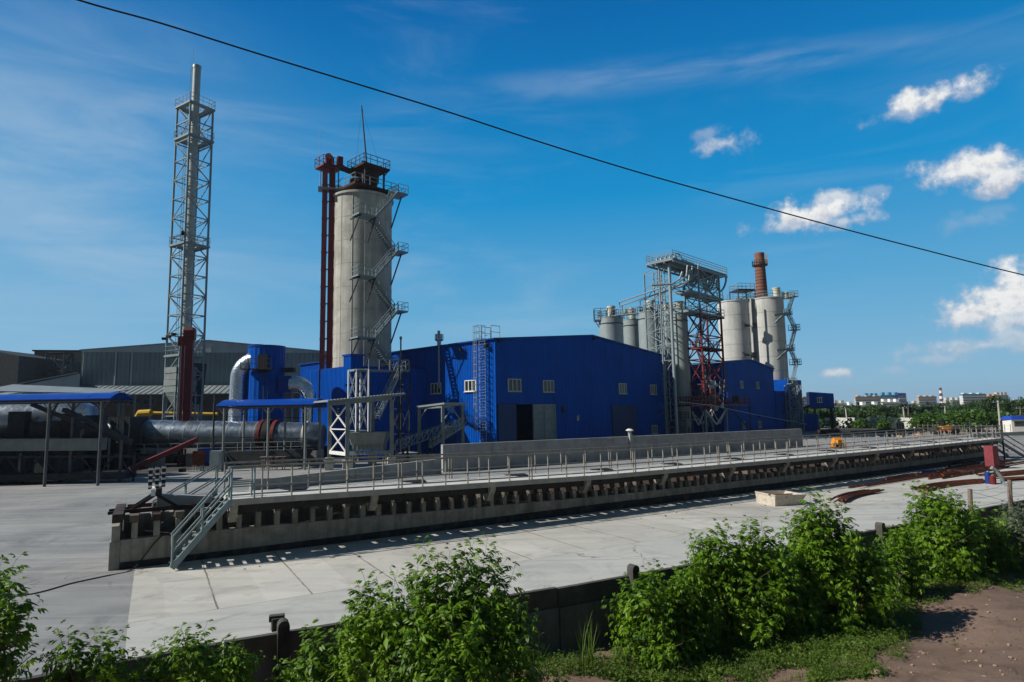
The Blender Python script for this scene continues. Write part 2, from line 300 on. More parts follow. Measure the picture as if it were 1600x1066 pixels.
# ---------------------------------------------------------------- mesh helpers
def woff(p):
    o = Vector((0, 0, 0))
    while p is not None:
        o += p.location; p = p.parent
    return o
class MB:
    def __init__(s): s.v = []; s.f = []
    def add(s, vs, fs):
        b = len(s.v); s.v += [tuple(v) for v in vs]; s.f += [tuple(i+b for i in f) for f in fs]; return s
    def box(s, c, sz, rz=0.0):
        hx, hy, hz = sz[0]/2, sz[1]/2, sz[2]/2; ca, sa = math.cos(rz), math.sin(rz); vs = []
        for z in (-hz, hz):
            for x, y in ((-hx, -hy), (hx, -hy), (hx, hy), (-hx, hy)):
                vs.append((c[0]+x*ca-y*sa, c[1]+x*sa+y*ca, c[2]+z))
        return s.add(vs, [(3, 2, 1, 0), (4, 5, 6, 7), (0, 1, 5, 4), (1, 2, 6, 5), (2, 3, 7, 6), (3, 0, 4, 7)])
    def bar(s, p, q, w, h=None):
        p = Vector(p); q = Vector(q); h = h or w; d = q-p
        if d.length < 1e-6: return s
        d.normalize(); up = Vector((0, 0, 1)) if abs(d.z) < 0.95 else Vector((0.7, 0.7, 0))
        a = d.cross(up).normalized()*(w/2); b = a.normalized().cross(d).normalized()*(h/2)
        vs = [p-a-b, p+a-b, p+a+b, p-a+b, q-a-b, q+a-b, q+a+b, q-a+b]
        return s.add(vs, [(0, 1, 2, 3), (7, 6, 5, 4), (4, 5, 1, 0), (5, 6, 2, 1), (6, 7, 3, 2), (7, 4, 0, 3)])
    def tube(s, pts, r, n=8, cap=True, r2=None):
        pts = [Vector(p) for p in pts]; k = len(pts); rings = []; prev = None
        for i, p in enumerate(pts):
            d = (pts[min(i+1, k-1)]-pts[max(i-1, 0)]).normalized()
            if prev is None:
                up = Vector((0, 0, 1)) if abs(d.z) < 0.9 else Vector((1, 0, 0)); a = d.cross(up).normalized()
            else: a = (prev-d*prev.dot(d)).normalized()
            prev = a; b = d.cross(a); rr = r if r2 is None else r+(r2-r)*i/(k-1)
            if isinstance(r, (list, tuple)): rr = r[i]
            rings.append([p+(a*math.cos(t)+b*math.sin(t))*rr for t in [2*math.pi*j/n for j in range(n)]])
        vs = [v for rg in rings for v in rg]; fs = []
        for i in range(k-1):
            for j in range(n):
                j2 = (j+1) % n; fs.append((i*n+j, i*n+j2, (i+1)*n+j2, (i+1)*n+j))
        if cap: fs.append(tuple(range(n-1, -1, -1))); fs.append(tuple((k-1)*n+j for j in range(n)))
        return s.add(vs, fs)
    def prism(s, poly, z0, z1):
        n = len(poly); z0l = z0 if isinstance(z0, (list, tuple)) else [z0]*n; z1l = z1 if isinstance(z1, (list, tuple)) else [z1]*n
        vs = [(p[0], p[1], z0l[i]) for i, p in enumerate(poly)]+[(p[0], p[1], z1l[i]) for i, p in enumerate(poly)]
        fs = [tuple(range(n-1, -1, -1)), tuple(range(n, 2*n))]+[(i, (i+1) % n, n+(i+1) % n, n+i) for i in range(n)]
        return s.add(vs, fs)
    def hexa(s, b, t):                  # general box from four bottom and four top points
        return s.add(list(b)+list(t), [(3, 2, 1, 0), (4, 5, 6, 7), (0, 1, 5, 4), (1, 2, 6, 5), (2, 3, 7, 6), (3, 0, 4, 7)])
    def build(s, name, m, parent=None, smooth=False, solid=None):
        o = woff(parent); me = bpy.data.meshes.new(name)
        me.from_pydata([(v[0]-o.x, v[1]-o.y, v[2]-o.z) for v in s.v], [], s.f); me.update()
        if smooth:
            me.shade_smooth()
            try: me.set_sharp_from_angle(angle=R(40))
            except Exception: pass
        ob = bpy.data.objects.new(name, me); COL.objects.link(ob); me.materials.append(M[m] if isinstance(m, str) else m)
        if parent is not None: ob.parent = parent
        return ob
def tag(o, label=None, cat=None, group=None, kind=None):
    if label: o['label'] = label
    if cat: o['category'] = cat
    if group: o['group'] = group
    if kind: o['kind'] = kind
    return o
def thing(name, loc, label, cat, group=None):
    o = bpy.data.objects.new(name, None); COL.objects.link(o); o.location = loc; o.empty_display_size = 0.2
    return tag(o, label, cat, group)
def copy_tree(o, parent=None):
    c = o.copy(); COL.objects.link(c)
    if parent is not None: c.parent = parent
    for ch in list(o.children): copy_tree(ch, c)
    return c
def flat(v, z=0.0): return Vector((v[0], v[1], z))
def lerp(a, b, t): return a+(b-a)*t

def railing(pts, h=1.1, sp=1.5, r=0.025, rails=2, toe=False, n=4):
    """posts and rails along a 3-D polyline, as one mesh builder"""
    mb = MB()
    for a, b in zip(pts[:-1], pts[1:]):
        a = Vector(a); b = Vector(b); k = max(1, round((b-a).length/sp))
        for i in range(k+1):
            p = lerp(a, b, i/k); mb.bar(p, p+Vector((0, 0, h)), r*2)
        for j in range(rails):
            z = Vector((0, 0, h*(j+1)/rails)); mb.bar(a+z, b+z, r*2)
        if toe: mb.bar(a+Vector((0, 0, .08)), b+Vector((0, 0, .08)), 0.02, 0.16)
    return mb
def flight(p, q, w, parent, m='galvgreen', nt=None, rail=True, sw=0.06, r=0.025, name='stair_flight'):
    """a straight stair from p up to q; w = vector across the stair. part with treads; its railings as sub-parts"""
    p = Vector(p); q = Vector(q); w = Vector(w); mb = MB(); nt = nt or max(3, int(abs(q.z-p.z)/0.24))
    for e in (Vector((0, 0, 0)), w): mb.bar(p+e, q+e, sw, 0.19 if sw < .08 else .25)
    for i in range(nt):
        c = lerp(p, q, (i+0.5)/nt); d = flat(q-p).normalized()*0.13
        mb.hexa([c-d, c-d+w, c+d+w, c+d], [v+Vector((0, 0, .035)) for v in (c-d, c-d+w, c+d+w, c+d)])
    f = mb.build(name, m, parent)
    if rail:
        for e in (Vector((0, 0, 0)), w):
            rb = MB(); k = max(1, round((q-p).length/1.6))
            for i in range(k+1):
                c = lerp(p, q, i/k)+e; rb.bar(c, c+Vector((0, 0, 1.0)), r*2)
            for z in (0.5, 1.0): rb.bar(p+e+Vector((0, 0, z)), q+e+Vector((0, 0, z)), r*2)
            rb.build('handrail', m, f)
    return f
def corrugated(p0, p1, z0, ztop, holes=(), pitch=0.30, depth=0.045, out=None):
    """profiled sheet wall standing from p0 to p1, real folds, real openings"""
    p0 = flat(p0); p1 = flat(p1); d = p1-p0; Lg = d.length; d.normalize()
    nrm = Vector((d.y, -d.x, 0)) if out is None else out
    xs = [0.0]; k = int(Lg/pitch); prof = []
    for i in range(k+1):
        b = i*pitch
        prof += [(b, 0), (b+pitch*.30, 0), (b+pitch*.42, depth), (b+pitch*.88, depth)]
    prof = [(min(x, Lg), o) for x, o in prof if x < Lg]+[(Lg, 0)]
    cuts = sorted(set([h[0] for h in holes]+[h[1] for h in holes]))
    def off(x):
        for (a, oa), (b, ob) in zip(prof[:-1], prof[1:]):
            if a <= x <= b: return oa+(ob-oa)*(x-a)/max(1e-6, b-a)
        return 0
    prof = sorted(set(prof+[(c, off(c)) for c in cuts]))
    mb = MB(); zt = ztop if callable(ztop) else (lambda t: ztop)
    def P(x, o, z): v = p0+d*x+nrm*o; return (v.x, v.y, z)
    for (a, oa), (b, ob) in zip(prof[:-1], prof[1:]):
        if b-a < 1e-5: continue
        mid = (a+b)/2; segs = [(z0, None)]
        for h in sorted([h for h in holes if h[0] < mid < h[1]], key=lambda h: h[2]):
            segs[-1] = (segs[-1][0], h[2]); segs.append((h[3], None))
        for lo, hi in segs:
            za = zt(a) if hi is None else hi; zb = zt(b) if hi is None else hi
            if za-lo < 0.01: continue
            mb.add([P(a, oa, lo), P(b, ob, lo), P(b, ob, zb), P(a, oa, za)], [(0, 1, 2, 3)])
    return mb
class Plane:
    """vertical wall plane p0->p1 ; hit(px,py) gives (distance along, z)"""
    def __init__(s, p0, p1):
        s.p0 = flat(p0); s.d = (flat(p1)-s.p0).normalized(); s.L = (flat(p1)-s.p0).length; s.n = Vector((s.d.y, -s.d.x, 0))
        if s.n.dot(-s.p0) < 0: s.n = -s.n
    def hit(s, px, py):
        d = ray(px, py); o = Vector((0, 0, CH)); t = (s.p0-o).dot(s.n)/d.dot(s.n); h = o+d*t
        return (flat(h)-s.p0).dot(s.d), h.z
    def at(s, u, z, o=0.0): v = s.p0+s.d*u+s.n*o; return Vector((v.x, v.y, z))
    def rz(s): return math.atan2(s.d.y, s.d.x)
def add_window(pl, u, z, wd, ht, parent, panes=3, frame='white', pane='glass'):
    """white framed window on a wall plane; u,z centre"""
    mb = MB(); t = 0.09; o = 0.10
    for zz in (z-ht/2, z+ht/2): mb.bar(pl.at(u-wd/2-t/2, zz, o), pl.at(u+wd/2+t/2, zz, o), 0.12, t)
    for i in range(panes+1):
        uu = u-wd/2+wd*i/panes; mb.bar(pl.at(uu, z-ht/2+t/2, o), pl.at(uu, z+ht/2-t/2, o), 0.10, t)
    mb.bar(pl.at(u-wd/2-.12, z-ht/2-.08, o+.05), pl.at(u+wd/2+.12, z-ht/2-.08, o+.05), 0.22, 0.05)
    w = mb.build('window', frame, parent)
    g = MB(); a, b = pl.at(u-wd/2, z-ht/2, 0.055), pl.at(u+wd/2, z+ht/2, 0.055)
    c0 = pl.at(u-wd/2, 0, .05); c1 = pl.at(u+wd/2, 0, .05); c2 = pl.at(u+wd/2, 0, .075); c3 = pl.at(u-wd/2, 0, .075)
    g.prism([c0, c1, c2, c3], z-ht/2, z+ht/2); g.build('pane', pane, w)
    return w
def ring(c, r, z, n=24): return [Vector((c[0]+r*math.cos(2*math.pi*i/n), c[1]+r*math.sin(2*math.pi*i/n), z)) for i in range(n)]
def cyl(mb, c, r, z0, z1, n=40, r2=None): return mb.tube([(c[0], c[1], z0), (c[0], c[1], z1)], r, n, True, r2)
def arc_rail(c, r, z, a0, a1, h=1.1, sp=1.0, t=0.025):
    k = max(3, int(abs(a1-a0)*r/sp)); pts = [Vector((c[0]+r*math.cos(a0+(a1-a0)*i/k), c[1]+r*math.sin(a0+(a1-a0)*i/k), z)) for i in range(k+1)]
    return railing(pts, h, 99, t)
def lattice(legs0, legs1, levels, rl=0.09, rb=0.05, style='x', closed=True, horiz=True):
    """legs0/legs1 bottom and top of legs; returns (legs mb, bracing mb)"""
    a = MB(); b = MB(); n = len(legs0)
    for p, q in zip(legs0, legs1): a.bar(p, q, rl*2)
    T = [i/levels for i in range(levels+1)]
    for i in range(n if closed else n-1):
        p0, p1 = Vector(legs0[i]), Vector(legs1[i]); q0, q1 = Vector(legs0[(i+1) % n]), Vector(legs1[(i+1) % n])
        for k in range(levels):
            A0, A1, B0, B1 = lerp(p0, p1, T[k]), lerp(p0, p1, T[k+1]), lerp(q0, q1, T[k]), lerp(q0, q1, T[k+1])
            if horiz: b.bar(A1, B1, rb*2)
            if style == 'x': b.bar(A0, B1, rb*1.6); b.bar(B0, A1, rb*1.6)
            elif style == 'z': (b.bar(A0, B1, rb*1.6) if (k+i) % 2 else b.bar(B0, A1, rb*1.6))
            elif style == 'k': mid = lerp(A1, B1, .5); b.bar(A0, mid, rb*1.6); b.bar(B0, mid, rb*1.6)
    return a, b
# ================================================================ THE SETTING
FZ = 0.35                               # height of the fence top above the yard
GZ = -1.25                              # ground on the near side of the fence
fp = [flat(U(px, py, FZ)) for px, py in [(70, 1052), (320, 1006), (815, 927), (1090, 878), (1368, 828), (1600, 781)]]
d0 = (fp[0]-fp[1]).normalized(); d1 = (fp[-1]-fp[-2]).normalized()
fence_line = [fp[0]+d0*25]+fp+[fp[-1]+d1*12]
def strip(n, inner, outer): pass
def sheet(name, poly, z, m, holes=None):
    me = MB(); me.add([(p[0], p[1], z) for p in poly], [tuple(range(len(poly)))])
    return tag(me.build(name, m), kind='structure')
far_l = fence_line[0]+Vector((-160, 90, 0)); far_r = fence_line[-1]+Vector((120, -10, 0))
sheet('terrain', [far_r+Vector((1500, -200, 0)), Vector((3500, 2800, 0)), Vector((-3500, 2800, 0)), far_l+Vector((-1500, -200, 0))]+fence_line, -0.06, 'earth')
sheet('yard', [fence_line[-1], Vector((75, 93, 0)), Vector((62, 112, 0)), Vector((10, 126, 0)), Vector((-60, 120, 0)), Vector((-110, 90, 0)), fence_line[0]+Vector((-60, 10, 0))]+fence_line[:-1], 0.0, 'yard')

# near-side ground: uneven clay bank
def gz(x, y):
    return GZ+0.10*math.sin(x*0.7+y*0.5)+0.06*math.sin(x*1.9-y*1.3)+0.04*math.sin(x*4.1+y*3.3)
gb = MB(); nx, ny = 150, 90
tt = np.linspace(0, 1, nx); seg = [0]
for a, b in zip(fence_line[:-1], fence_line[1:]): seg.append(seg[-1]+(b-a).length)
def fence_at(s):
    s = max(0, min(seg[-1], s))
    for i in range(len(seg)-1):
        if s <= seg[i+1]+1e-9: return lerp(fence_line[i], fence_line[i+1], (s-seg[i])/(seg[i+1]-seg[i]))
    return fence_line[-1]
vs = []
for i in range(nx):
    p = fence_at(tt[i]*seg[-1])
    q = Vector((p.x*1.3, -14, 0))
    for j in range(ny):
        t = (j/(ny-1))**1.3; v = lerp(p, q, t); vs.append((v.x, v.y, gz(v.x, v.y)+0.0))
fs = [(i*ny+j, i*ny+j+1, (i+1)*ny+j+1, (i+1)*ny+j) for i in range(nx-1) for j in range(ny-1)]
gb.add(vs, fs); tag(gb.build('ground', 'dirt', smooth=True), kind='structure')

# ================================================================ UNLOADING RAMP
base_px = [(196, 886), (330, 874), (500, 855), (650, 836), (800, 814), (1000, 790), (1200, 766), (1370, 744), (1500, 725), (1545, 718)]
bp = [U(x, y) for x, y in base_px]
cf = np.polyfit([p.x for p in bp], [p.y for p in bp], 3)
xs = np.linspace(bp[0].x, bp[-1].x, 800); ys = np.polyval(cf, xs)
sl_ = np.concatenate([[0], np.cumsum(np.hypot(np.diff(xs), np.diff(ys)))]); RL = float(sl_[-1])
def rp(s, off=0.0, z=0.0):
    """point on the ramp line at arc length s, off metres behind the near wall face"""
    if s < 0 or s > RL:
        e = 0.0 if s < 0 else RL; a = rp(e, off, z); b = rp(e+(0.3 if s < 0 else -0.3), off, z); return a+(a-b).normalized()*(abs(s-e))
    x = float(np.interp(s, sl_, xs)); y = float(np.interp(s, sl_, ys)); dy = float(np.polyval(np.polyder(cf), x))
    t = Vector((1, dy, 0)).normalized(); n = Vector((-t.y, t.x, 0)); v = Vector((x, y, z))+n*off; return v
def rt(s):
    return (rp(min(RL, s+.2))-rp(max(0, s-.2))).normalized()
def s_at_px(px, py=780):
    best = min(range(800), key=lambda i: abs((lambda v: 800+F*v.dot(RX)/v.dot(fwd))(Vector((xs[i], ys[i], 1.2-CH)))-px)); return float(sl_[best])
def prof(s, a, b):                      # heights settle over the first stretch of the ramp
    t = min(1, max(0, (s-4)/16)); return a+(b-a)*t
Zw = lambda s: prof(s, .95, .72)
Zs = lambda s: prof(s, 1.62, 1.22)      # sleeper centre
Zd = lambda s: prof(s, 2.13, 1.90)      # deck top
RW = 2.3
DN, DF, DI, DO = -1.05, 1.25, -.15, .42
ramp = thing('unloading_ramp', rp(0), 'long concrete unloading trestle with rusty sleepers, white deck and thin railings, crossing the whole yard', 'loading ramp')
def ribbon(mb, s0, s1, o0, o1, z0f, z1f, step=1.0):
    k = max(1, int((s1-s0)/step)); n0 = None; vs = []; fs = []
    for i in range(k+1):
        s = s0+(s1-s0)*i/k
        vs += [rp(s, o0, z0f(s)), rp(s, o1, z0f(s)), rp(s, o1, z1f(s)), rp(s, o0, z1f(s))]
    for i in range(k):
        a = i*4; b = a+4
        fs += [(a, a+3, b+3, b), (a+1, b+1, b+2, a+2), (a+3, a+2, b+2, b+3), (a, b, b+1, a+1)]
    fs += [(0, 1, 2, 3), (k*4+3, k*4+2, k*4+1, k*4)]
    mb.add(vs, fs)
z = lambda v: (lambda s: v)
mb = MB(); ribbon(mb, 0, RL, 0, .35, lambda s: 0.0, Zw); mb.build('base_wall', 'rampc', ramp)
mb = MB(); ribbon(mb, 0, RL, RW-.35, RW, lambda s: 0.0, lambda s: Zs(s)-.14); mb.build('rear_wall', 'rampc', ramp)
mb = MB(); ribbon(mb, 0.02, RL, .36, RW-.36, lambda s: 0.0, lambda s: Zw(s)-.25); mb.build('black_fill', 'blackpaint', ramp)  # black fill between the two walls, below the sleepers
mb = MB(); ribbon(mb, 0.02, RL, -0.035, -0.002, z(0), lambda s: prof(s, .22, .36), 0.4); mb.build('tarred_plinth', 'tar', ramp)
mb = MB(); mb.hexa([rp(-.3, -.03), rp(-.003, -.03), rp(-.003, RW), rp(-.3, RW)], [rp(-.3, -.03, .92), rp(-.003, -.03, .92), rp(-.003, RW, .92), rp(-.3, RW, .92)])
mb.hexa([rp(-.26, -.0, .923), rp(-.02, -.0, .923), rp(-.02, RW, .923), rp(-.26, RW, .923)], [rp(-.26, 0, 1.42), rp(-.02, 0, 1.42), rp(-.02, RW, 1.42), rp(-.26, RW, 1.42)])
mb.build('end_wall', 'rampc', ramp)
nS = 100; SP = RL/nS
rearc = MB()
for i in range(nS):
    s = (i+.6)*SP; t = rt(s); zc = Zs(s)-.14
    for o in (0.03,):
        mb = MB(); p = rp(s, o+.14, (Zw(s)+zc)/2); mb.box(p, (.15+.05*rng.random(), .28, zc-Zw(s)), math.atan2(t.y, t.x))
        mb.build('column', 'rampc', ramp)
    mb = MB(); j = rng.uniform(-.16, .16); dz = rng.uniform(-.03, .03); a = rp(s+rng.uniform(-.04, .04), -.30+j, Zs(s)+dz); b = rp(s+rng.uniform(-.04, .04), RW+.28+j, Zs(s)+dz)
    mb.bar(a, b, .25+rng.uniform(-.03, .03), .22); mb.build('sleeper', 'sleeperpale' if rng.random() < .22 else 'sleeper', ramp)
S0 = s_at_px(352)                       # the deck begins above the stair
for o in (.45, 1.85):
    mb = MB(); ribbon(mb, .1 if o > 1 else S0-3, RL, o-.05, o+.05, lambda s: Zs(s)+.13, lambda s: Zs(s)+.27); mb.build('rail', 'rustdark', ramp)
mb = MB(); ribbon(mb, S0, RL, -.42, -.28, lambda s: Zd(s)-.42, lambda s: Zd(s)-.225); mb.build('deck_beam', 'rustdark', ramp)
mb = MB(); ribbon(mb, S0, RL, -.78, -.66, lambda s: Zd(s)-.5, lambda s: Zd(s)-.225); mb.build('shade_strip', 'blackpaint', ramp)  # added black strip standing in for the shadow gap under the slab
mb = MB()
for i in range(int((RL-S0)/2.0)): s = S0+.5+2.0*i; mb.bar(rp(s, DN+.1, Zd(s)-.28), rp(s, DF-.05, Zd(s)-.28), .1, .1)
mb.build('cross_bearer', 'rustdark', ramp)

brk = [s_at_px(v) for v in (360, 575, 755, 900, 1020, 1125, 1210, 1285, 1350, 1405, 1452, 1495, 1530)]
joints = [S0]+[s for s in brk if s > S0+2]+[RL]
for a, b in zip(joints[:-1], joints[1:]):
    mb = MB(); ribbon(mb, a+.015, b-.015, DN, DI, lambda s: Zd(s)-.22, Zd, 0.9); mb.build('deck_slab', 'deckc', ramp)
    mb = MB(); ribbon(mb, a+.015, b-.015, DO, DF, lambda s: Zd(s)-.2, Zd, 0.9); mb.build('far_deck_slab', 'deckc', ramp)
mb = MB(); ribbon(mb, S0, RL, DN-.02, DN-.003, lambda s: Zd(s)-.215, lambda s: Zd(s)-.03); mb.build('edge_board', 'deckedge', ramp)
for s in brk:                            # wedge brackets
    t = rt(s)*.13; mb = MB(); zt = Zd(s)-.23
    def q(o, zz, k): return rp(s, o, zz)+t*k
    mb.add([q(-1.0, zt, -1), q(-.05, zt, -1), q(-.05, zt-.22, -1), q(-.42, zt-.62, -1), q(-.62, zt-.62, -1), q(-1.0, zt-.12, -1),
            q(-1.0, zt, 1), q(-.05, zt, 1), q(-.05, zt-.22, 1), q(-.42, zt-.62, 1), q(-.62, zt-.62, 1), q(-1.0, zt-.12, 1)],
           [(5, 4, 3, 2, 1, 0), (6, 7, 8, 9, 10, 11)]+[(i, (i+1) % 6, 6+(i+1) % 6, 6+i) for i in range(6)])
    mb.build('bracket', 'rampc', ramp)
for s in [b+2.4 for b in brk[:-1]]:  # black plates added in place of the dark notches cut in the slab
    mb = MB(); zt = Zd(s)+.004; mb.hexa([rp(s-.55, DF+.02, zt-.2), rp(s-.3, DF-.82, zt-.0), rp(s+.3, DF-.82, zt-.0), rp(s+.55, DF+.02, zt-.2)],
        [rp(s-.55, DF+.02, zt+.04), rp(s-.3, DF-.82, zt+.035), rp(s+.3, DF-.82, zt+.035), rp(s+.55, DF+.02, zt+.04)]); mb.build('notch_plate', 'blackpaint', ramp)
def ramp_rail(o, step, r, name, rails):
    mb = MB(); k = int((RL-S0)/1.5)
    for i in range(k):
        a = S0+(RL-S0)*i/k; b = S0+(RL-S0)*(i+1)/k
        for zz in rails: mb.bar(rp(a, o, Zd(a)+zz), rp(b, o, Zd(b)+zz), r*2.1 if zz > 1 else r*1.4)
    rr = mb.build(name, 'railsteel', ramp)
    n = int((RL-S0)/step)
    for i in range(n+1):
        s = S0+.04+(RL-S0-.1)*i/n; pb = MB(); pb.bar(rp(s, o, Zd(s)-.12), rp(s, o, Zd(s)+1.1), r*1.4)
        if i % 6 == 0 and i: pb.bar(rp(s+.14, o, Zd(s)-.12), rp(s+.14, o, Zd(s)+1.1), r*1.4)
        pb.build('post', 'railsteel', rr)
ramp_rail(DN+.03, 1.02, .032, 'railing', (.42, 1.1))
ramp_rail(DF-.03, 1.55, .032, 'railing', (.42, 1.1))
# bare left end: end beam, loose timbers
mb = MB(); mb.bar(rp(-.1, -.45, 1.72), rp(-.1, RW+.2, 1.72), .3, .28); mb.build('end_beam', 'sleeper', ramp)
# slack wire along the ramp
mb = MB(); hp = [S0-2.5]+[S0+4+7.3*i for i in range(7)]
for a, b in zip(hp[:-1], hp[1:]):
    pts = [rp(a+(b-a)*k/12, -.34, lerp(1.25, 1.05, min(1, a/20))-.38*(1-(2*k/12-1)**2)) for k in range(13)]; mb.tube(pts, .008, 4)
mb.build('slack_wire', 'railsteel', ramp)

# stair at the left end
t0 = rt(S0)
sb = U(268, 893); st = rp(S0+.05, DN-.0, Zd(S0)); stair = thing('steel_stair', sb, 'grey steel stair with two handrails leaning on the left end of the trestle', 'stairs')
w_ = Vector((-t0.y, t0.x, 0))*.72
p_ = Vector((sb.x, sb.y, 0.1)); q_ = Vector((st.x, st.y, Zd(S0)-.05))
flight(p_, q_, w_, stair, 'galvgreen', 10, True, 0.07, 0.026)
mb = MB()
for e in (Vector((0, 0, 0)), w_):
    mb.bar(q_+e, q_+e+Vector((0, 0, 1.12)), .06); mb.bar(q_+e+t0*.75, q_+e+t0*.75+Vector((0, 0, 1.12)), .05)
    for zz in (.55, 1.1): mb.bar(q_+e+Vector((0, 0, zz)), q_+e+t0*.75+Vector((0, 0, zz)), .05)
mb.build('landing_rail', 'galvgreen', stair)
# second short stair rail seen behind it
st2 = thing('steel_stair', rp(S0-.5, 2.6), 'second grey steel stair, descending on the far side behind the leaning stair', 'stairs')
a_ = rp(S0-2.3, 1.45, .9); b_ = rp(S0-.2, 1.45, Zd(S0)); flight(a_, b_, Vector((-t0.y, t0.x, 0))*.7, st2, 'galvgreen', 6, True, .06, .024)

# buffer stop painted black and white
bs = rp(s_at_px(235)+.1, .9, 1.75); tb = rt(.5); nb = Vector((-tb.y, tb.x, 0))
buf = thing('buffer_stop', bs, 'black and white striped railway buffer stop at the left end of the trestle', 'buffer stop')
for k, o in enumerate((-.26, .02, .30)):
    mb = MB(); c = bs+tb*o+nb*(-.3+.35*k)+Vector((0, 0, 1.42)); mb.box(c, (.17, .2, .95), math.atan2(tb.y, tb.x)); u_ = mb.build('upright', 'blackpaint', buf)
    mb = MB()
    for j in range(4): mb.box(c+Vector((0, 0, -.36+j*.25)), (.185, .215, .085), math.atan2(tb.y, tb.x))
    mb.build('white_stripe', 'white', u_)
mb = MB(); mb.bar(bs-tb*.12-nb*.75+Vector((0, 0, .82)), bs-tb*.12+nb*.75+Vector((0, 0, .82)), .18, .30); bm = mb.build('buffer_beam', 'white', buf)
mb = MB(); mb.bar(bs+tb*.12-nb*.72+Vector((0, 0, .82)), bs+tb*.12+nb*.75+Vector((0, 0, .82)), .25, .26); mb.build('backing_timber', 'blackpaint', buf)
for o in (-.5, .45):
    mb = MB(); mb.bar(bs+nb*o+Vector((0, 0, .72)), bs+nb*o-tb*1.0+Vector((0, 0, .1)), .13); mb.bar(bs+nb*o-tb*1.0+Vector((0, 0, .1)), bs+nb*o-tb*1.9+Vector((0, 0, .06)), .13)
    mb.bar(bs+nb*o+Vector((0, 0, .72)), bs+nb*o+tb*1.1+Vector((0, 0, .0)), .13); mb.build('strut', 'blackpaint', buf)
buf.scale = (.74, .74, .8)
blk = rp(s_at_px(290), 1.2, 1.75); bl = MB()
bl.hexa([blk+tb*x*.9+nb*y*.32 for x, y in ((-1, -1), (1, -1), (1, 1), (-1, 1))], [blk+tb*x*.9+nb*y*.30+Vector((0, 0, .5 if x < 0 else .32)) for x, y in ((-1, -1), (1, -1), (1, 1), (-1, 1))])
tag(bl.build('rubble_block', 'wallc'), 'pale broken concrete block lying on the sleepers beside the buffer stop', 'concrete block')

# yard slabs: cast strips beside the ramp, 4 mm proud
me = bpy.data.meshes.new('slab_strip'); k = 60; V = []; Fc = []; UVs = []
sa, sb2 = s_at_px(300)-1.7, RL
edge = 6.6
for i in range(k+1):
    s = sa+(sb2-sa)*i/k
    for o in (-.02, -edge): V.append(tuple(rp(s, o, .004))); UVs.append((s-sa, -o))
for i in range(k): Fc.append((i*2, i*2+1, i*2+3, i*2+2))
me.from_pydata(V, [], Fc); uvl = me.uv_layers.new(name='UVMap')
for lp in me.loops: uvl.data[lp.index].uv = UVs[lp.vertex_index]
me.update(); so_ = bpy.data.objects.new('slab_strip', me); COL.objects.link(so_); me.materials.append(M['slabs']); tag(so_, kind='structure')
mb = MB(); ap1 = [flat(rp(sa+(sb2-sa)*i/40, -edge)) for i in range(41)]; ap2 = [fence_at(0)]; ss = [p for p in [fence_at(seg[-1]*i/80) for i in range(81)] if p.x > ap1[0].x+1.1]
vs_ = []
for i in range(41): q = ss[int(i*(len(ss)-1)/40)]; vs_ += [flat(ap1[i], .004), flat(q, .004)]
mb.add(vs_, [(2*i, 2*i+1, 2*i+3, 2*i+2) for i in range(40)]); tag(mb.build('apron', 'apron'), kind='structure')
mb = MB(); q1 = U(240, 905); mb.add([U(236, 896, .009), U(268, 893.5, .009), U(318, 903, .009), U(250, 911, .009)], [(3, 2, 1, 0)]); tag(mb.build('patch_slab', 'apron'), kind='structure')
mb = MB()
for i in range(30):                     # crumbs of concrete along the shadow edge
    s = rng.uniform(1, RL-6); o = -rng.uniform(2.1, 3.0) if i % 3 else -rng.uniform(.2, 6.5); r_ = rng.uniform(.02, .055); c = rp(s, o, r_*.6); mb.box(c, (r_*2, r_*1.4, r_*1.2), rng.uniform(0, 3))
tag(mb.build('crumbs', 'wallc'), 'small crumbs of broken concrete scattered on the slabs below the trestle', 'debris', kind='stuff')
# cable lying on the yard
mb = MB(); pts = [U(-30, 937, .02), U(50, 928, .02), U(110, 912, .02), U(160, 901, .02), rp(.35, -.5, .03), rp(.7, -.12, .35), rp(1.0, -.06, .75), rp(1.3, -.05, 1.0), rp(1.6, -.06, .9), rp(1.45, -.05, 1.2)]
fine = []
for i in range(len(pts)-1):
    for j in range(5):
        t = j/5; a = pts[max(i-1, 0)]; b = pts[i]; c = pts[i+1]; d = pts[min(i+2, len(pts)-1)]
        fine.append(0.5*((2*b)+(c-a)*t+(2*a-5*b+4*c-d)*t*t+(3*b-a-3*c+d)*t**3))
mb.tube(fine, .018, 6); tag(mb.build('power_cable', 'blackpaint'), 'dark electric cable trailing across the concrete from the left end of the trestle', 'cable')

# ================================================================ WALLS BEHIND THE RAMP
def wall(name, a, b, za, zb, th, m, label, caps=True, cat='wall', joints=0):
    a = flat(a); b = flat(b); d = (b-a).normalized(); n = Vector((-d.y, d.x, 0))*th
    root = thing(name, a, label, cat)
    L_ = (b-a).length; k = max(1, joints)
    for i in range(k):
        p = lerp(a, b, i/k)+d*.012; q = lerp(a, b, (i+1)/k)-d*.012; z1 = lerp(za, zb, i/k); z2 = lerp(za, zb, (i+1)/k)
        mb = MB(); mb.hexa([p, q, q+n, p+n], [flat(p, z1), flat(q, z2), flat(q+n, z2), flat(p+n, z1)]); mb.build('wall_section', m, root)
    return root
w1a, w1b = U(391, 767), U(690, 741); w2a, w2b = U(692, 738), U(1255, 698)
wall('retaining_wall', w1a, w1b, A(391, 751, w1a.y).z, A(690, 717, w1b.y).z, .35, 'wallc', 'low grey concrete retaining wall rising to the right, behind the left half of the trestle', joints=4)
wl = wall('bunker_wall', w2a, w2b, A(692, 695, w2a.y).z, A(1255, 670, w2b.y).z, .4, 'wallc', 'tall plain grey concrete wall in front of the large blue hall', joints=6)
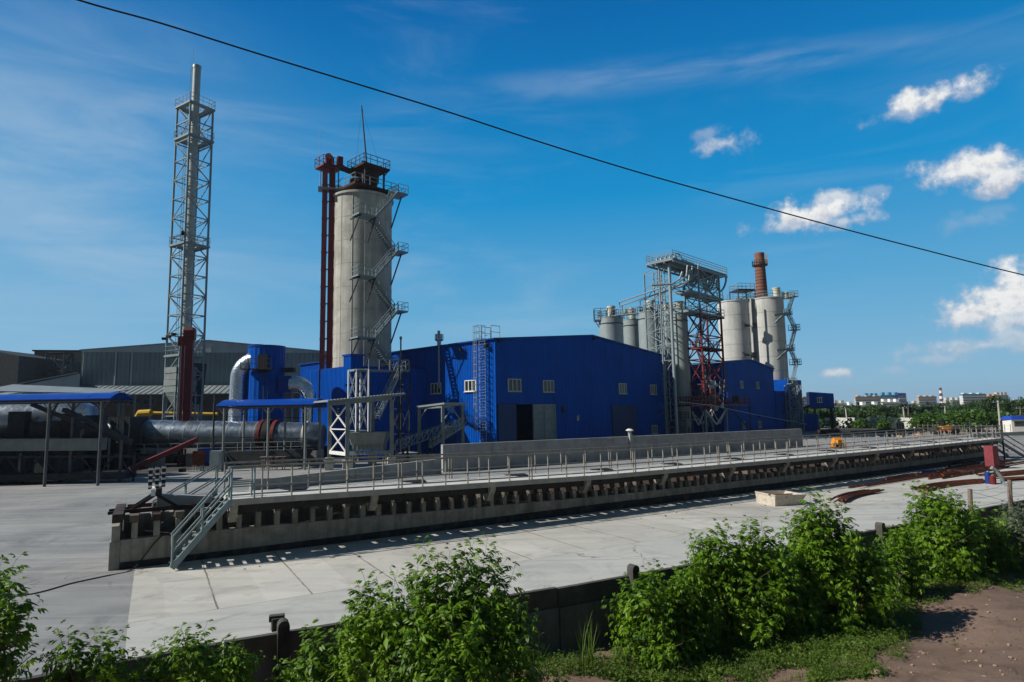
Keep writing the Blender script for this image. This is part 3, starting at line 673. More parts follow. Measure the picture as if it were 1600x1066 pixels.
dd_ = (flat(w2b)-flat(w2a)).normalized()
mb = MB(); pp = lerp(flat(w2a), flat(w2b), .425)+Vector((0, 0, 0)); pz = A(970, 680, pp.y).z
mb.box(flat(pp+Vector((dd_.y, -dd_.x, 0))*.1, pz-1.2), (.35, .25, 2.6), math.atan2(dd_.y, dd_.x)); mb.build('buttress', 'wallc', wl)
hd = thing('dish_cap', flat(pp, pz+.1), 'small pale dish-shaped cap standing on top of the tall grey wall', 'cap')
mb = MB(); cyl(mb, pp, .18, pz+.1, pz+.35, 10); mb.build('stem', 'galv', hd); mb = MB(); mb.tube([flat(pp, pz+.35), flat(pp, pz+.45), flat(pp, pz+.62)], [.15, .42, .2], 14); mb.build('cap', 'white', hd)
a = U(617, 729); b = U(641, 731); mb = MB(); dd = Vector((.2, 1, 0)); mb.prism([a, b, b+dd*3, a+dd*3], 0, A(617, 709, a.y).z); tag(mb.build('concrete_block', 'siloc'), 'sunlit pale concrete block left of the tall grey wall', 'concrete block')
a = U(641, 733); b = U(690, 733); mb = MB(); mb.prism([a, b, b+Vector((.1, .5, 0)), a+Vector((.1, .5, 0))], 0, A(660, 712, a.y).z); tag(mb.build('low_wall', 'wallc'), 'short low grey wall between the sunlit block and the tall wall', 'wall')

# ================================================================ MAIN BLUE HALL
C = flat(A(772, 530, 70.8)); zE = A(772, 530, 70.8).z; Rr = flat(U(1035, 556, zE))
gd = (Rr-C).normalized(); bd = Vector((-gd.y, gd.x, 0)); GW = (Rr-C).length; BL = 46.0
mid = (C+Rr)/2; zR = A(925, 525, mid.y).z
hall = thing('blue_hall', C, 'large blue corrugated hall with a low gable, half-open gate and wall ladder', 'industrial hall')
gp = Plane(C, Rr); lp_ = Plane(C+bd*BL, C)
def ztopg(u): return zE+(zR-zE)*(1-abs(u/GW*2-1))
u0g, _ = gp.hit(777, 640); u1g, _ = gp.hit(866, 640); um, _ = gp.hit(805, 640); um2, _ = gp.hit(831, 640); _, zdoor = gp.hit(806, 632)
u0s, _ = gp.hit(955, 640); u1s, _ = gp.hit(993, 640); _, zdoor2 = gp.hit(974, 633)
mb = corrugated(C, Rr, 0, ztopg, [(u0g, um2, -1, zdoor)]); mb.build('gable_wall', 'blue', hall)
mb = corrugated(C+bd*BL, C, 0, lambda u: zE, out=lp_.n); mb.build('side_wall', 'blue', hall)
mb = MB(); e = .35
for sgn, (pa, pb, za, zb) in enumerate(((C-gd*e, mid, zE-.05, zR), (mid, Rr+gd*e, zR, zE-.05))):
    f0, f1 = -bd*.3, bd*BL
    mb.hexa([flat(pa+f0, za), flat(pb+f0, zb), flat(pb+f1, zb), flat(pa+f1, za)], [flat(pa+f0, za+.16), flat(pb+f0, zb+.16), flat(pb+f1, zb+.16), flat(pa+f1, za+.16)])
mb.build('roof', 'bluetrim', hall)
mb = MB(); mb.prism([C+gd*GW, C+gd*GW+bd*BL, C+gd*(GW-.3)+bd*BL, C+gd*(GW-.3)], 0, zE-.1); mb.prism([C+bd*(BL-.3), C+bd*BL, Rr+bd*BL, Rr+bd*(BL-.3)], 0, zE-.1); mb.build('rear_wall', 'blue', hall)
mb = MB(); mb.box(gp.at(.06, (zE-.06)/2, .07), (.14, .14, zE-.1), gp.rz()); mb.build('corner_trim', 'blue', hall)
for px in (803, 856, 972, 1020):
    u, zz = gp.hit(px, 602+(px-803)*7/217); wd = {803: 2.0, 856: 1.85, 972: 1.75, 1020: 1.6}[px]*1.05; add_window(gp, u, zz, wd, 1.4, hall, 3, 'cream', 'palepane')
u, zz = gp.hit(1022, 671); add_window(gp, u, zz, 1.5, 1.2, hall, 3, 'cream', 'palepane')
for px, py in ((682, 607), (736, 603)):
    u, zz = lp_.hit(px, py); add_window(lp_, u, zz, 1.9, 1.25, hall, 3)
def leaf_door(name, pl, ua, ub, z1, m, brace=False, ang=0):
    mb = MB(); a = pl.at(ua, 0, .10); b = pl.at(ub, 0, .10); n = pl.n*.08
    mb.prism([a, b, b+n, a+n], .05, z1); dr = mb.build(name, m, hall)
    if brace:
        mb = MB(); k = pl.n*.12
        for t in (0.02, .98): mb.bar(pl.at(lerp(ua, ub, t), .1, .22), pl.at(lerp(ua, ub, t), z1-.05, .22), .12)
        for t in range(5): mb.bar(pl.at(ua, lerp(.12, z1-.08, t/4), .225), pl.at(ub, lerp(.12, z1-.08, t/4), .225), .1)
        mb.bar(pl.at(lerp(ua, ub, .5), .1, .228), pl.at(lerp(ua, ub, .5), z1-.05, .228), .09)
        for t in range(4): mb.bar(pl.at(ua, lerp(.12, z1-.08, t/4), .23), pl.at(ub, lerp(.12, z1-.08, (t+1)/4), .23), .06)
        mb.build('door_frame', 'galvgreen', dr)
    return dr
leaf_door('gate_leaf', gp, u0g, um, zdoor, 'bluedoor'); leaf_door('gate_leaf', gp, um2, u1g, zdoor, 'greyhopper', True)
leaf_door('side_gate', gp, u0s, u1s, zdoor2, 'bluedoor')
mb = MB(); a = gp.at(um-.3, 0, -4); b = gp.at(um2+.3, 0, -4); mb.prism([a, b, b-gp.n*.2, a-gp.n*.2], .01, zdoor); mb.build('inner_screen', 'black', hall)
for px, py in ((779, 533), (926, 530)):
    u, zz = gp.hit(px, py); mb = MB(); mb.box(gp.at(u, zz, .35), (.55, .3, .3), gp.rz()); mb.bar(gp.at(u, zz, .05), gp.at(u, zz, .3), .08); mb.build('flood_lamp', 'steeldark', hall)
for px, py in ((724, 547), (764, 541)):
    u, zz = lp_.hit(px, py); mb = MB(); mb.box(lp_.at(u, zz, .45), (.6, .35, .38), gp.rz()+1.2); mb.bar(lp_.at(u, zz-.1, .05), lp_.at(u, zz-.1, .4), .08); mb.bar(lp_.at(u, zz-.5, .1), lp_.at(u, zz, .35), .05); mb.build('flood_lamp', 'steeldark', hall)
for px, py, sz, mm in ((879, 641, .35, 'steeldark'), (901, 654, .3, 'galv')):
    u, zz = gp.hit(px, py); mb = MB(); mb.box(gp.at(u, zz, .16), (sz*1.2, .2, sz*2), gp.rz()); mb.box(gp.at(u, zz+sz*1.1, .2), (sz*1.5, .3, .06), gp.rz()); mb.build('wall_cabinet', mm, hall)
# stove pipes and roof ventilator
for px, ya, yb, lab in ((631, 526, 566, 0), (691, 517, 606, 1)):
    u, zz = lp_.hit(px, yb); _, zt = lp_.hit(px, ya); p = lp_.at(u, zz, .5); mb = MB(); pts = [lp_.at(u, zz, .05), p, flat(p, zz+.3), flat(p, zt)]; mb.tube([lp_.at(u, zz, .05), lp_.at(u, zz, .45), flat(p, zz+.35), flat(p, zt-.3)], .11, 10)
    mb.tube([flat(p, zt-.45), flat(p, zt-.15)], .17, 10); mb.tube([flat(p, zt-.15), flat(p, zt)], .24, 10, True, .05); mb.build('stove_pipe', 'galv', hall)
_u, _z = lp_.hit(671, 548); vb = flat(lp_.at(_u, 0, -1.6)); mb = MB(); zv = zE+.5
mb.tube([flat(vb, zv-.4), flat(vb, zv+.5)], .28, 14); mb.tube([flat(vb, zv+.45), flat(vb, zv+.6), flat(vb, zv+1.35), flat(vb, zv+1.4)], [.35, .6, .6, .35], 16); mb.build('roof_ventilator', 'alu', hall)
# wall ladder with cage
def cage_ladder(pl, u, z0, z1, parent, m='galvgreen', w=.6, zc=2.2, over=1.2, o=.25, dcage=.8):
    mb = MB(); zt = z1+over
    for s in (-w/2, w/2): mb.bar(pl.at(u+s, z0, o), pl.at(u+s, zt, o), .06)
    zz = z0+.3
    while zz < zt-.1: mb.bar(pl.at(u-w/2, zz, o), pl.at(u+w/2, zz, o), .035); zz += .33
    for k in range(int((z1-z0)/2.5)+1):
        for s in (-w/2, w/2): mb.bar(pl.at(u+s, z0+1+2.5*k, .02), pl.at(u+s, z0+1+2.5*k, o), .05)
    ld = mb.build('ladder', m, parent); mb = MB(); hs_ = []
    zz = z0+zc
    arc = [(-w/2-.05, 0), (-w/2-.08, dcage*.5), (-w*.25, dcage*.9), (w*.25, dcage*.9), (w/2+.08, dcage*.5), (w/2+.05, 0)]
    while zz < zt+.05:
        for (a1, b1), (a2, b2) in zip(arc[:-1], arc[1:]): mb.bar(pl.at(u+a1, zz, o+b1), pl.at(u+a2, zz, o+b2), .05)
        zz += .75
    for a1, b1 in arc[1:-1]: mb.bar(pl.at(u+a1, z0+zc, o+b1), pl.at(u+a1, zt, o+b1), .04)
    mb.build('safety_cage', m, ld); return ld
u, _ = lp_.hit(758, 600); cage_ladder(lp_, u, .3, zE, hall, 'galv', 1.0, 2.6, 1.6, .4, 1.3)
mb = MB(); uu = u
for s in (-.7, .9):
    pts = [lp_.at(uu+s, zE+.1, -.2), lp_.at(uu+s, zE+1.7, -.2), lp_.at(uu+s, zE+1.7, -1.6), lp_.at(uu+s, zE+.25, -1.6)]
    for a, b in zip(pts[:-1], pts[1:]): mb.bar(a, b, .06)
    mb.bar(lp_.at(uu+s, zE+.95, -.2), lp_.at(uu+s, zE+.95, -1.6), .05)
mb.build('roof_rail', 'galv', hall)

# ================================================================ KILN TOWER WITH ZIGZAG STAIR
sc_ = flat(A(566, 430, 78.5)); SR = 46.0/S(78.5); zT = A(566, 297, 78.5-SR).z-.25
silo = thing('kiln_tower', sc_, 'tall round concrete kiln tower with zigzag grey stairs and a rusty platform on top', 'tower')
mb = MB(); cyl(mb, sc_, SR, 0, zT, 64); shaft = mb.build('shaft', 'siloc', silo, True)
mb = MB(); cyl(mb, sc_, SR+.22, zT, zT+.28, 64); mb.build('rim', 'siloc', silo, True)
mb = MB()
for a in np.arange(-70, 75, 24): aa = R(a-8); x, y = sc_.x+math.sin(aa)*(SR+.012), sc_.y-math.cos(aa)*(SR+.012); mb.bar((x, y, 8), (x, y, zT-.05), .05, .05)
mb.build('vertical_seam', 'silor', silo)
for k in range(1, 11): mb = MB(); z_ = zT*k/11+rng.uniform(-.15, .15); cyl(mb, sc_, SR+.012, z_, z_+.05, 64); mb.build('pour_ring', 'deckedge', silo, True)
cs = lambda deg, r, z=0: Vector((sc_.x+math.sin(R(deg))*r, sc_.y-math.cos(R(deg))*r, z))
Lp, Rp = cs(19, 4.75), cs(66, 4.75); chd = (Rp-Lp).normalized(); chn = Vector((chd.y, -chd.x, 0))
zL = [A(568, y, Lp.y).z for y in (529, 435, 341)]; zRr = [A(630, y, Rp.y).z for y in (581, 487, 395, 305)]
def plat(name, c, d, n, l0, l1, w0, w1, z, parent, m='galvgreen', th=.18, rail=True, gaps=()):
    P = [c+d*l0+n*w0, c+d*l1+n*w0, c+d*l1+n*w1, c+d*l0+n*w1]; mb = MB(); mb.prism(P, z-th, z); pl = mb.build(name, m, parent)
    if rail:
        rb = MB()
        for i in range(4):
            if i in gaps: continue
            rr = railing([flat(P[i], z), flat(P[(i+1) % 4], z)], 1.05, .75, .022, 2); rb.add(rr.v, rr.f)
        rb.build('railing', m, pl)
    return pl
for z_ in zL:
    plat('landing', Lp, chd, chn, -1.9, .7, -.2, 1.6, z_, silo, gaps=(0, 1))
    mb = MB()
    for l in (-1.6, .45): mb.bar(flat(Lp+chd*l+chn*1.4, z_-.15), flat(Lp+chd*(l-.2)-chn*(.65 if l < 0 else .2), z_-3.0), .12); mb.bar(flat(Lp+chd*l+chn*1.5, z_-.22), flat(Lp+chd*l-chn*1.0, z_-.22), .14)
    mb.build('strut', 'steeldark', silo)
for z_ in zRr[1:]:
    plat('landing', Rp, chd, chn, -.3, 1.2, -.6, 1.6, z_, silo, gaps=(3,))
    mb = MB(); mb.bar(flat(Rp+chd*.9+chn*.5, z_-.1), cs(86, SR+.05, z_-3.8), .13); mb.bar(flat(Rp+chd*.3-chn*.4, z_-.2), cs(66, SR-.1, z_-.2), .14); mb.build('strut', 'steeldark', silo)
for i in range(3):
    flight(flat(Lp+chd*.5+chn*.75, zL[i]-.05), flat(Rp-chd*.2+chn*.75, zRr[i+1]-.05), chn*.8, silo, 'galvgreen', None, True, .1, .035)
    flight(flat(Rp-chd*.2-chn*.1, zRr[i]-.05), flat(Lp+chd*.4-chn*.1, zL[i]-.05), chn*.75, silo, 'greyhopper', None, True, .1, .035)
# hoisting platforms on top
zp1 = A(567, 287, 75.0).z; c1_ = sc_
pd, pn = gd, -bd*1.0
def rectp(name, cx, l, w, z, th, parent, m='rustdark', rails='galvgreen', hr=1.1):
    P = [cx+pd*a+pn*b for a, b in ((-l/2, -w/2), (l/2, -w/2), (l/2, w/2), (-l/2, w/2))]; mb = MB(); mb.prism(P, z-th, z); o = mb.build(name, m, parent)
    rb = railing([flat(p, z) for p in P+[P[0]]], hr, 1.1, .03, 2); rb.build('railing', rails, o); return o
rectp('lower_platform', sc_+Vector((.2, -.2, 0)), 6.4, 6.0, zp1, .3, silo)
mb = MB()
for a, b in ((-2.6, -2.4), (2.6, -2.4), (2.6, 2.4), (-2.6, 2.4), (0, 2.6), (2.7, 0)): mb.bar(flat(sc_+pd*a+pn*b, zT+.2), flat(sc_+pd*a+pn*b, zp1-.28), .22)
mb.build('stub_column', 'steeldark', silo)
zp2 = A(567, 253, 75.3).z; up_c = flat(A(576, 270, 77.8))
rectp('upper_platform', up_c, 3.9, 3.9, zp2, .28, silo, 'rustdark', 'steeldark')
mb = MB()
for a, b in ((-1.4, -1.4), (1.4, -1.4), (1.4, 1.4), (-1.4, 1.4)): mb.bar(flat(up_c+pd*a+pn*b, zp1), flat(up_c+pd*a+pn*b, zp2-.26), .2); mb.bar(flat(up_c+pd*a+pn*b, zp2-1.0), flat(up_c+pd*a*1.3+pn*b*1.3, zp2-.26), .1)
mb.build('platform_column', 'steeldark', silo)
mb = MB(); mb.tube([flat(up_c, zp1), flat(up_c, zp1+1.2), flat(up_c, zp2-.4)], [.6, 1.3, 1.35], 14); mb.box(flat(up_c-pd*2.0, zp1+.6), (1.2, 1.0, 1.1)); mb.build('feed_hopper', 'rustdark', silo)
mb = MB(); mb.box(flat(up_c, zp2+.3), (1.3, 1.1, .5), .7); mb.tube([flat(up_c+pd*.2, zp2+.5), flat(up_c+pd*1.1, zp2+.5)], .28, 10); mb.box(flat(up_c-pd*.8, zp2+.45), (.5, .6, .8), .3); mb.build('winch', 'steeldark', silo)
mtop = A(565, 165, up_c.y); mb = MB(); mb.tube([flat(up_c+Vector((-.2, 0, 0)), zp2), Vector((mtop.x, up_c.y, mtop.z))], .12, 8, True, .07); mb.build('mast', 'steeldark', silo)
mb = MB(); mb.tube([Vector((mtop.x, up_c.y, mtop.z-.2)), flat(up_c+pd*1.9, zp2+.3)], .012, 4); mb.tube([Vector((mtop.x, up_c.y, mtop.z-.2)), flat(up_c-pd*1.9, zp2+.3)], .012, 4); mb.build('guy_wire', 'steeldark', silo)

# red bucket elevator beside the kiln tower
EY = 76.6; e1, e2 = flat(A(506, 400, EY)), flat(A(517.5, 400, EY)); zH = A(514, 254, 75.2).z-.1
elev = thing('bucket_elevator', e1, 'tall dull-red twin-shaft bucket elevator running up the left side of the kiln tower', 'elevator')
for e_, wd in ((e1, .58), (e2, .72)):
    mb = MB(); mb.box(flat(e_, zH/2), (wd, .75, zH), .2); k = int(zH/2.2)
    for i in range(k): mb.box(flat(e_, 1.1+i*2.2), (wd+.1, .85, .09), .2)
    mb.build('shaft', 'redfaded' if e_ is e1 else 'red', elev)
mb = MB()
for i in range(int(zH/2.2)): mb.bar(flat(e1, 1.2+i*2.2), flat(e2, 1.2+i*2.2), .12)
mb.build('tie_bar', 'red', elev)
hc = flat(A(512, 262, EY)); zh = A(514, 254, 75.2).z
rectp('head_platform', hc+Vector((0, .3, 0)), 2.6, 2.2, zh, .25, elev, 'red', 'red', 1.1)
mb = MB(); mb.box(flat(A(515, 250, EY), zh+.55), (1.0, .8, 1.1), .5); mb.tube([flat(A(515, 245, EY), zh+1.2)-Vector((0, .5, 0)), flat(A(515, 245, EY), zh+1.2)+Vector((0, .5, 0))], .45, 14); mb.build('head_casing', 'red', elev)
mb = MB(); a = A(531, 254, EY); mb.box(flat(a, zh+.7), (.7, .7, 1.1), .5); mb.box(flat(a, zh-.1)+Vector((-.6, 0, 0)), (2.4, .9, .4), .2); mb.build('drive_box', 'red', elev)
mb = MB(); a = A(531, 260, EY); mb.bar(flat(a, zh-.1), flat(up_c, zp1+1.8), .5, .6); mb.bar(flat(a, zh-2.6), flat(sc_-pd*3, zp1), .25, .25); mb.build('discharge_chute', 'rustdark', elev)
mb = MB()
for ddx in (-.9, 1.4): mb.bar(flat(hc+Vector((ddx, 0, 0)), zh-.2), flat(hc+Vector((ddx, 0, 0)), zh-3.1), .12)
P = hc+Vector((.4, 0, 0)); mb.box(flat(P, zh-3.1), (3.0, 1.8, .14), .3); mb.build('service_platform', 'galvgreen', elev)
mb = MB(); a = A(499.5, 243, EY); mb.bar(flat(a, zh), flat(a, A(500, 205, EY).z), .035); mb.build('lightning_rod', 'galv', elev)

# blue annex wrapping the foot of the kiln tower
K = flat(A(549, 600, 71.4)); zA = A(549, 573, 71.4).z
an = thing('blue_annex', K, 'blue corrugated annex wrapped round the foot of the kiln tower', 'annex')
ap = Plane(K, K+gd*11.0); al = Plane(K+bd*9.5, K)
corrugated(K, K+gd*11.0, 0, lambda u: zA, out=ap.n).build('front_wall', 'blue', an)
corrugated(K+bd*9.5, K, 0, lambda u: zA, out=al.n).build('side_wall', 'blue', an)
mb = MB(); Q = [K, K+gd*11, K+gd*11+bd*9.5, K+bd*9.5]; mb.prism(Q, zA, zA+.12); mb.build('roof', 'bluetrim', an)
mb = MB(); mb.prism([K+gd*11+bd*.3, K+gd*11+bd*9.5, K+gd*10.8+bd*9.5, K+gd*10.8+bd*.3], .0, zA-.02); mb.prism([K+bd*9.4+gd*.2, K+bd*9.5+gd*.2, K+gd*10.7+bd*9.5, K+gd*10.7+bd*9.4], .0, zA-.02); mb.build('rear_wall', 'blue', an)
zB = A(549, 556, 71.4).z; o2 = K-gd*.25-bd*.25
mb = corrugated(o2, o2+gd*1.6, zA-2, lambda u: zB, out=ap.n); m2 = corrugated(o2+bd*1.6, o2, zA-2, lambda u: zB, out=al.n); mb.add(m2.v, m2.f)
mb.prism([o2+gd*1.6, o2+gd*1.6+bd*1.6, o2+bd*1.6, o2+bd*1.5, o2+gd*1.5+bd*1.5, o2+gd*1.5], zA-2, zB-.01); mb.build('corner_turret', 'blue', an)
mb = MB(); mb.prism([o2-gd*.12-bd*.12, o2+gd*1.75-bd*.12, o2+gd*1.75+bd*1.75, o2-gd*.12+bd*1.75], zB, zB+.2); mb.build('turret_cap', 'bluetrim', an)
u_, z_ = al.hit(530, 647); mb = MB(); a = al.at(u_, z_, .08)
mb.prism([al.at(u_-.35, 0, .05), al.at(u_+.35, 0, .05), al.at(u_+.35, 0, .12), al.at(u_-.35, 0, .12)], z_-.9, z_+.9); bn = mb.build('notice_board', 'bluedoor', an)
mb = MB()
for i in range(5): mb.bar(al.at(u_-.22, z_-.6+i*.3, .14), al.at(u_+.2, z_-.6+i*.3, .14), .03, .07)
mb.build('lettering_rows', 'white', bn)

# steel stair tower in front of the annex
sy = 66.5; g0 = flat(A(557, 600, sy)); g1 = flat(A(576, 600, sy)); g2 = flat(A(640, 600, sy+3)); zt = A(566, 577, sy).z
stt = thing('stair_tower', g0, 'grey scaffold-like stair tower with crossed bracing in front of the blue annex', 'stair tower')
bk = bd*1.6
l0 = [g0, g1, g1+bk, g0+bk]; la, lb = lattice([flat(p) for p in l0], [flat(p, zt) for p in l0], 3, .07, .045)
la.build('leg', 'white', stt); lb.build('bracing', 'galv', stt)
l0 = [g2-gd*1.4, g2, g2+bk, g2-gd*1.4+bk]; la, lb = lattice([flat(p) for p in l0], [flat(p, zt+1.2) for p in l0], 4, .06, .035)
la.build('leg', 'steeldark', stt); lb.build('bracing', 'steeldark', stt)
mb = MB(); mb.prism([g0-Vector((.2, .1, 0)), g2-Vector((0, .1, 0)), g2+bk, g0+bk], zt-.18, zt); mb.build('platform', 'galvgreen', stt)
sA, sB = A(592, 655, sy+.6), A(628, 582, sy+2.2); flight(Vector(sA), flat(sB, zt), bk*.5, stt, 'galv')
flight(flat(A(634, 575, sy+3.2), zt), Vector(flat(A(604, 540, 73.6), zRr[0])) if 0 else flat(Rp-chd*.2+chn*.7, zRr[0]), bk*.4, stt)
r_ = railing([flat(g1, zt), flat(g2, zt)], 1.1, 1.2, .03, 2); r_.build('railing', 'galv', stt)
# ================================================================ LATTICE CHIMNEY
f0 = flat(A(298, 160, 78.0)); rv = Vector((1.69, 2.6, 0)); lv = Vector((-2.68, 1.7, 0))
lc = [f0, f0+rv, f0+rv+lv, f0+lv]; cc_ = (lc[0]+lc[2])/2
zt1 = A(299, 157, 78).z; zt2 = A(295, 208, 78).z; zt3 = A(287, 377, 78).z; zt4 = A(277, 553, 78).z
ch = thing('chimney_tower', cc_, 'tall slender steel chimney pipe inside a grey square lattice tower', 'chimney')
la, lb = lattice([flat(p) for p in lc], [flat(p, zt1) for p in lc], 18, .11, .065, 'z'); la.build('leg', 'galvgreen', ch)
for k in range(18):
    za, zb = zt1*k/18, zt1*(k+1)/18
    for i in (0, 1, 2, 3):
        m_ = (lc[i]+lc[(i+1) % 4])/2; lb.bar(flat(m_, zb), flat((m_+cc_)/2*1.0, zb), .05)
lb.build('bracing', 'galvgreen', ch)
zc_ = A(307, 103, 80).z
mb = MB(); mb.tube([flat(cc_, 9), flat(cc_, zc_)], .50, 24); mb.build('flue', 'flue', ch, True)
mb = MB(); mb.tube([flat(cc_, zc_-.35), flat(cc_, zc_+.05)], .55, 24)
mb.build('flue_collar', 'galv', ch)
for k in range(12): mb = MB(); mb.tube([flat(cc_, 12+k*3.0), flat(cc_, 12.12+k*3.0)], .54, 20); mb.build('flue_collar', 'galv', ch)
for z_ in (zt1, zt2, zt3, zt4):
    P = [p+(p-cc_).normalized()*.25 for p in lc]; n = len(P); mb = MB()
    for i in range(4):
        a, b = P[i], P[(i+1) % 4]; ai, bi = cc_+(a-cc_)*.55, cc_+(b-cc_)*.55
        mb.hexa([flat(a, z_-.12), flat(b, z_-.12), flat(bi, z_-.12), flat(ai, z_-.12)], [flat(a, z_), flat(b, z_), flat(bi, z_), flat(ai, z_)]); mb.bar(flat(a, z_-.14), flat(b, z_-.14), .12, .26)
    pl = mb.build('platform', 'galvgreen', ch); railing([flat(p, z_) for p in P+[P[0]]], 1.1, .9, .022, 2).build('railing', 'galvgreen', pl)
pl_ = Plane(lc[3], lc[0])
mb = MB(); u = 1.2
for s_ in (-.25, .25): mb.bar(pl_.at(u+s_, .5, -.6), pl_.at(u+s_, zt1, -.6), .05)
z_ = .8
while z_ < zt1: mb.bar(pl_.at(u-.25, z_, -.6), pl_.at(u+.25, z_, -.6), .03); z_ += .35
for s_ in (-.2, .15): mb.bar(flat(cc_+Vector((-.66, -.2+s_, 0)), zt1), flat(cc_+Vector((-.66, -.2+s_, 0)), zc_), .03)
z_ = zt1
while z_ < zc_: mb.bar(flat(cc_+Vector((-.66, -.4, 0)), z_), flat(cc_+Vector((-.66, -.05, 0)), z_), .03); z_ += .35
mb.build('ladder', 'galvgreen', ch)
mb = MB(); mb.bar(flat(cc_+Vector((-.62, 0, 0)), zc_-1), flat(cc_+Vector((-.62, 0, 0)), zc_+2.6), .04); mb.build('lightning_rod', 'galv', ch)
for k in range(3): mb = MB(); p = lc[3]+(lc[0]-lc[3])*(k*.35); mb.box(flat(p, A(262, 530, 80).z+k*.2)+Vector((-.3, -.2, 0)), (.45, .5, .3), .4+k); mb.build('lamp_head', 'black', ch)
mb = MB(); p = lc[0]; mb.box(flat(p, A(296, 365, 78).z)+Vector((-.2, -.2, 0)), (.3, .4, .5), .3); mb.build('lamp_head', 'black', ch)
# exhaust filter standing in its foot
fb = cc_-rv*.15; zf0, zf1 = A(270, 613, 78).z, A(270, 573, 78).z; ft = thing('flue_gas_filter', flat(fb), 'grey boxy flue gas filter with stacked panels in the foot of the lattice chimney', 'filter')
mb = MB(); H = [fb+rv*a+lv*b for a, b in ((-.42, -.42), (.42, -.42), (.42, .42), (-.42, .42))]
for k in range(4): a = lerp(zf0, zf1, k/4); mb.prism([fb+(p-fb)*(1.05 if k % 2 else 1.0) for p in H], a+.05, a+(zf1-zf0)/4)
mb.build('casing', 'greyhopper', ft)
mb = MB(); mb.hexa([flat(fb+(p-fb)*.3, zf0-2.2) for p in H], [flat(p, zf0) for p in H]); mb.build('hopper', 'greyhopper', ft)
mb = MB()
for p in H: mb = MB(); mb.bar(flat(p), flat(p, zf0+.1), .16); mb.bar(flat(lerp(p, fb, .5), zf0-.1), flat(p, zf0-2), .09); mb.build('leg', 'galvgreen', ft)
mb = MB(); mb.hexa([flat(fb+rv*.75+(p-fb)*.35, zf0-1.5) for p in H], [flat(fb+rv*.6+(p-fb)*.75, zf1+.6) for p in H]); mb.build('dust_chute', 'steeldark', ft)

# ================================================================ RED BUCKET ELEVATOR (short)
ry = 66.0; ea, eb = flat(A(292, 620, ry)), flat(A(284, 620, ry)); zt = A(290, 517, ry).z
re = thing('bucket_elevator', ea, 'shorter dark red bucket elevator with side ladder in front of the lattice chimney', 'elevator')
mb = MB(); mb.box(flat(ea+Vector((.1, 0, 0)), zt/2-.3), (.72, .7, zt-.6), .25); mb.build('shaft', 'red', re)
mb = MB(); mb.box(flat(eb+Vector((-.05, 0, 0)), zt/2-.6), (.22, .3, zt-1.2), .25)
for k in range(24): z_ = 1.0+k*.36*1.1; mb.bar(flat(eb, z_)+Vector((-.1, -.2, 0)), flat(eb, z_)+Vector((.45, -.2, 0)), .05)
mb.bar(flat(eb, .5)+Vector((-.1, -.2, 0)), flat(eb, zt-1)+Vector((-.1, -.2, 0)), .06); mb.bar(flat(eb, .5)+Vector((.3, -.2, 0)), flat(eb, zt-1)+Vector((.3, -.2, 0)), .06)
mb.build('ladder', 'red', re)
mb = MB(); hc_ = flat(ea+Vector((.05, 0, 0)), zt-.5); mb.box(hc_, (1.1, .85, 1.0), .25); mb.hexa([hc_+Vector((x*.55, y*.42, .5)) for x, y in ((-1, -1), (1, -1), (1, 1), (-1, 1))], [hc_+Vector((x*.36, y*.36, .85)) for x, y in ((-1, -1), (1, -1), (1, 1), (-1, 1))])
mb.box(hc_+Vector((-.8, .1, -.6)), (.75, .6, 1.0), .25); mb.build('head_casing', 'red', re)
a, b = A(308, 687, 60), A(205, 733, 56); mb = MB(); mb.bar(a, b, .5, .42); ro = mb.build('inclined_screw', 'red')
tag(ro, 'long red screw conveyor tube sloping down left from the shorter red elevator', 'conveyor')

# ================================================================ ROTARY KILN DRUM
ky = 66.0; pa, pb = A(218, 678, ky), A(500, 682, ky); dr_ = 21.5/S(ky)
rk = thing('rotary_drum', flat((pa+pb)/2), 'long horizontal steel rotary dryer drum with red tyre rings behind the blue curved canopy', 'rotary drum')
mb = MB(); mb.tube([pa, lerp(pa, pb, .68)], dr_, 40); mb.build('shell', 'drum', rk, True)
mb = MB(); mb.tube([lerp(pa, pb, .755), lerp(pa, pb, .93)], dr_*.97, 40); mb.tube([lerp(pa, pb, .68), lerp(pa, pb, .755)], dr_*.9, 40); mb.build('outlet_shell', 'drum', rk, True)
for t in (.675, .75):
    mb = MB(); mb.tube([lerp(pa, pb, t), lerp(pa, pb, t+.018)], dr_*1.13, 40); mb.build('tyre_ring', 'red', rk, True)
mb = MB(); mb.tube([lerp(pa, pb, .705), lerp(pa, pb, .735)], dr_*1.2, 40); mb.build('drive_gear', 'black', rk, True)
mb = MB(); mb.tube([lerp(pa, pb, .92), lerp(pa, pb, .935)], dr_*1.08, 40); mb.build('seal_ring', 'white', rk, True)
mb = MB(); mb.tube([lerp(pa, pb, .935), lerp(pa, pb, 1.0), lerp(pa, pb, 1.02)], [dr_, dr_, dr_*.8], 40); mb.build('end_hood', 'drum', rk, True)
for t in (.08, .33, .69, .78, .97):
    mb = MB(); c = lerp(pa, pb, t); mb.prism([flat(c)+Vector(v) for v in ((-.6, -1.3, 0), (.6, -1.3, 0), (.6, 1.3, 0), (-.6, 1.3, 0))], 0, c.z-dr_*.95); mb.build('pier', 'wallc', rk)
mb = MB()
for t in np.linspace(.05, .66, 9): mb.tube([lerp(pa, pb, t), lerp(pa, pb, t+.004)], dr_*1.012, 40)
mb.build('weld_band', 'galv', rk, True)
mb = MB(); q0 = lerp(pa, pb, .02)-Vector((0, 2.0, 0)); q1 = lerp(pa, pb, .95)-Vector((0, 2.0, 0)); q0.z = q1.z = 1.35
railing([q0, q1], 1.0, 1.4, .03, 2).build('walkway_railing', 'galv', rk)
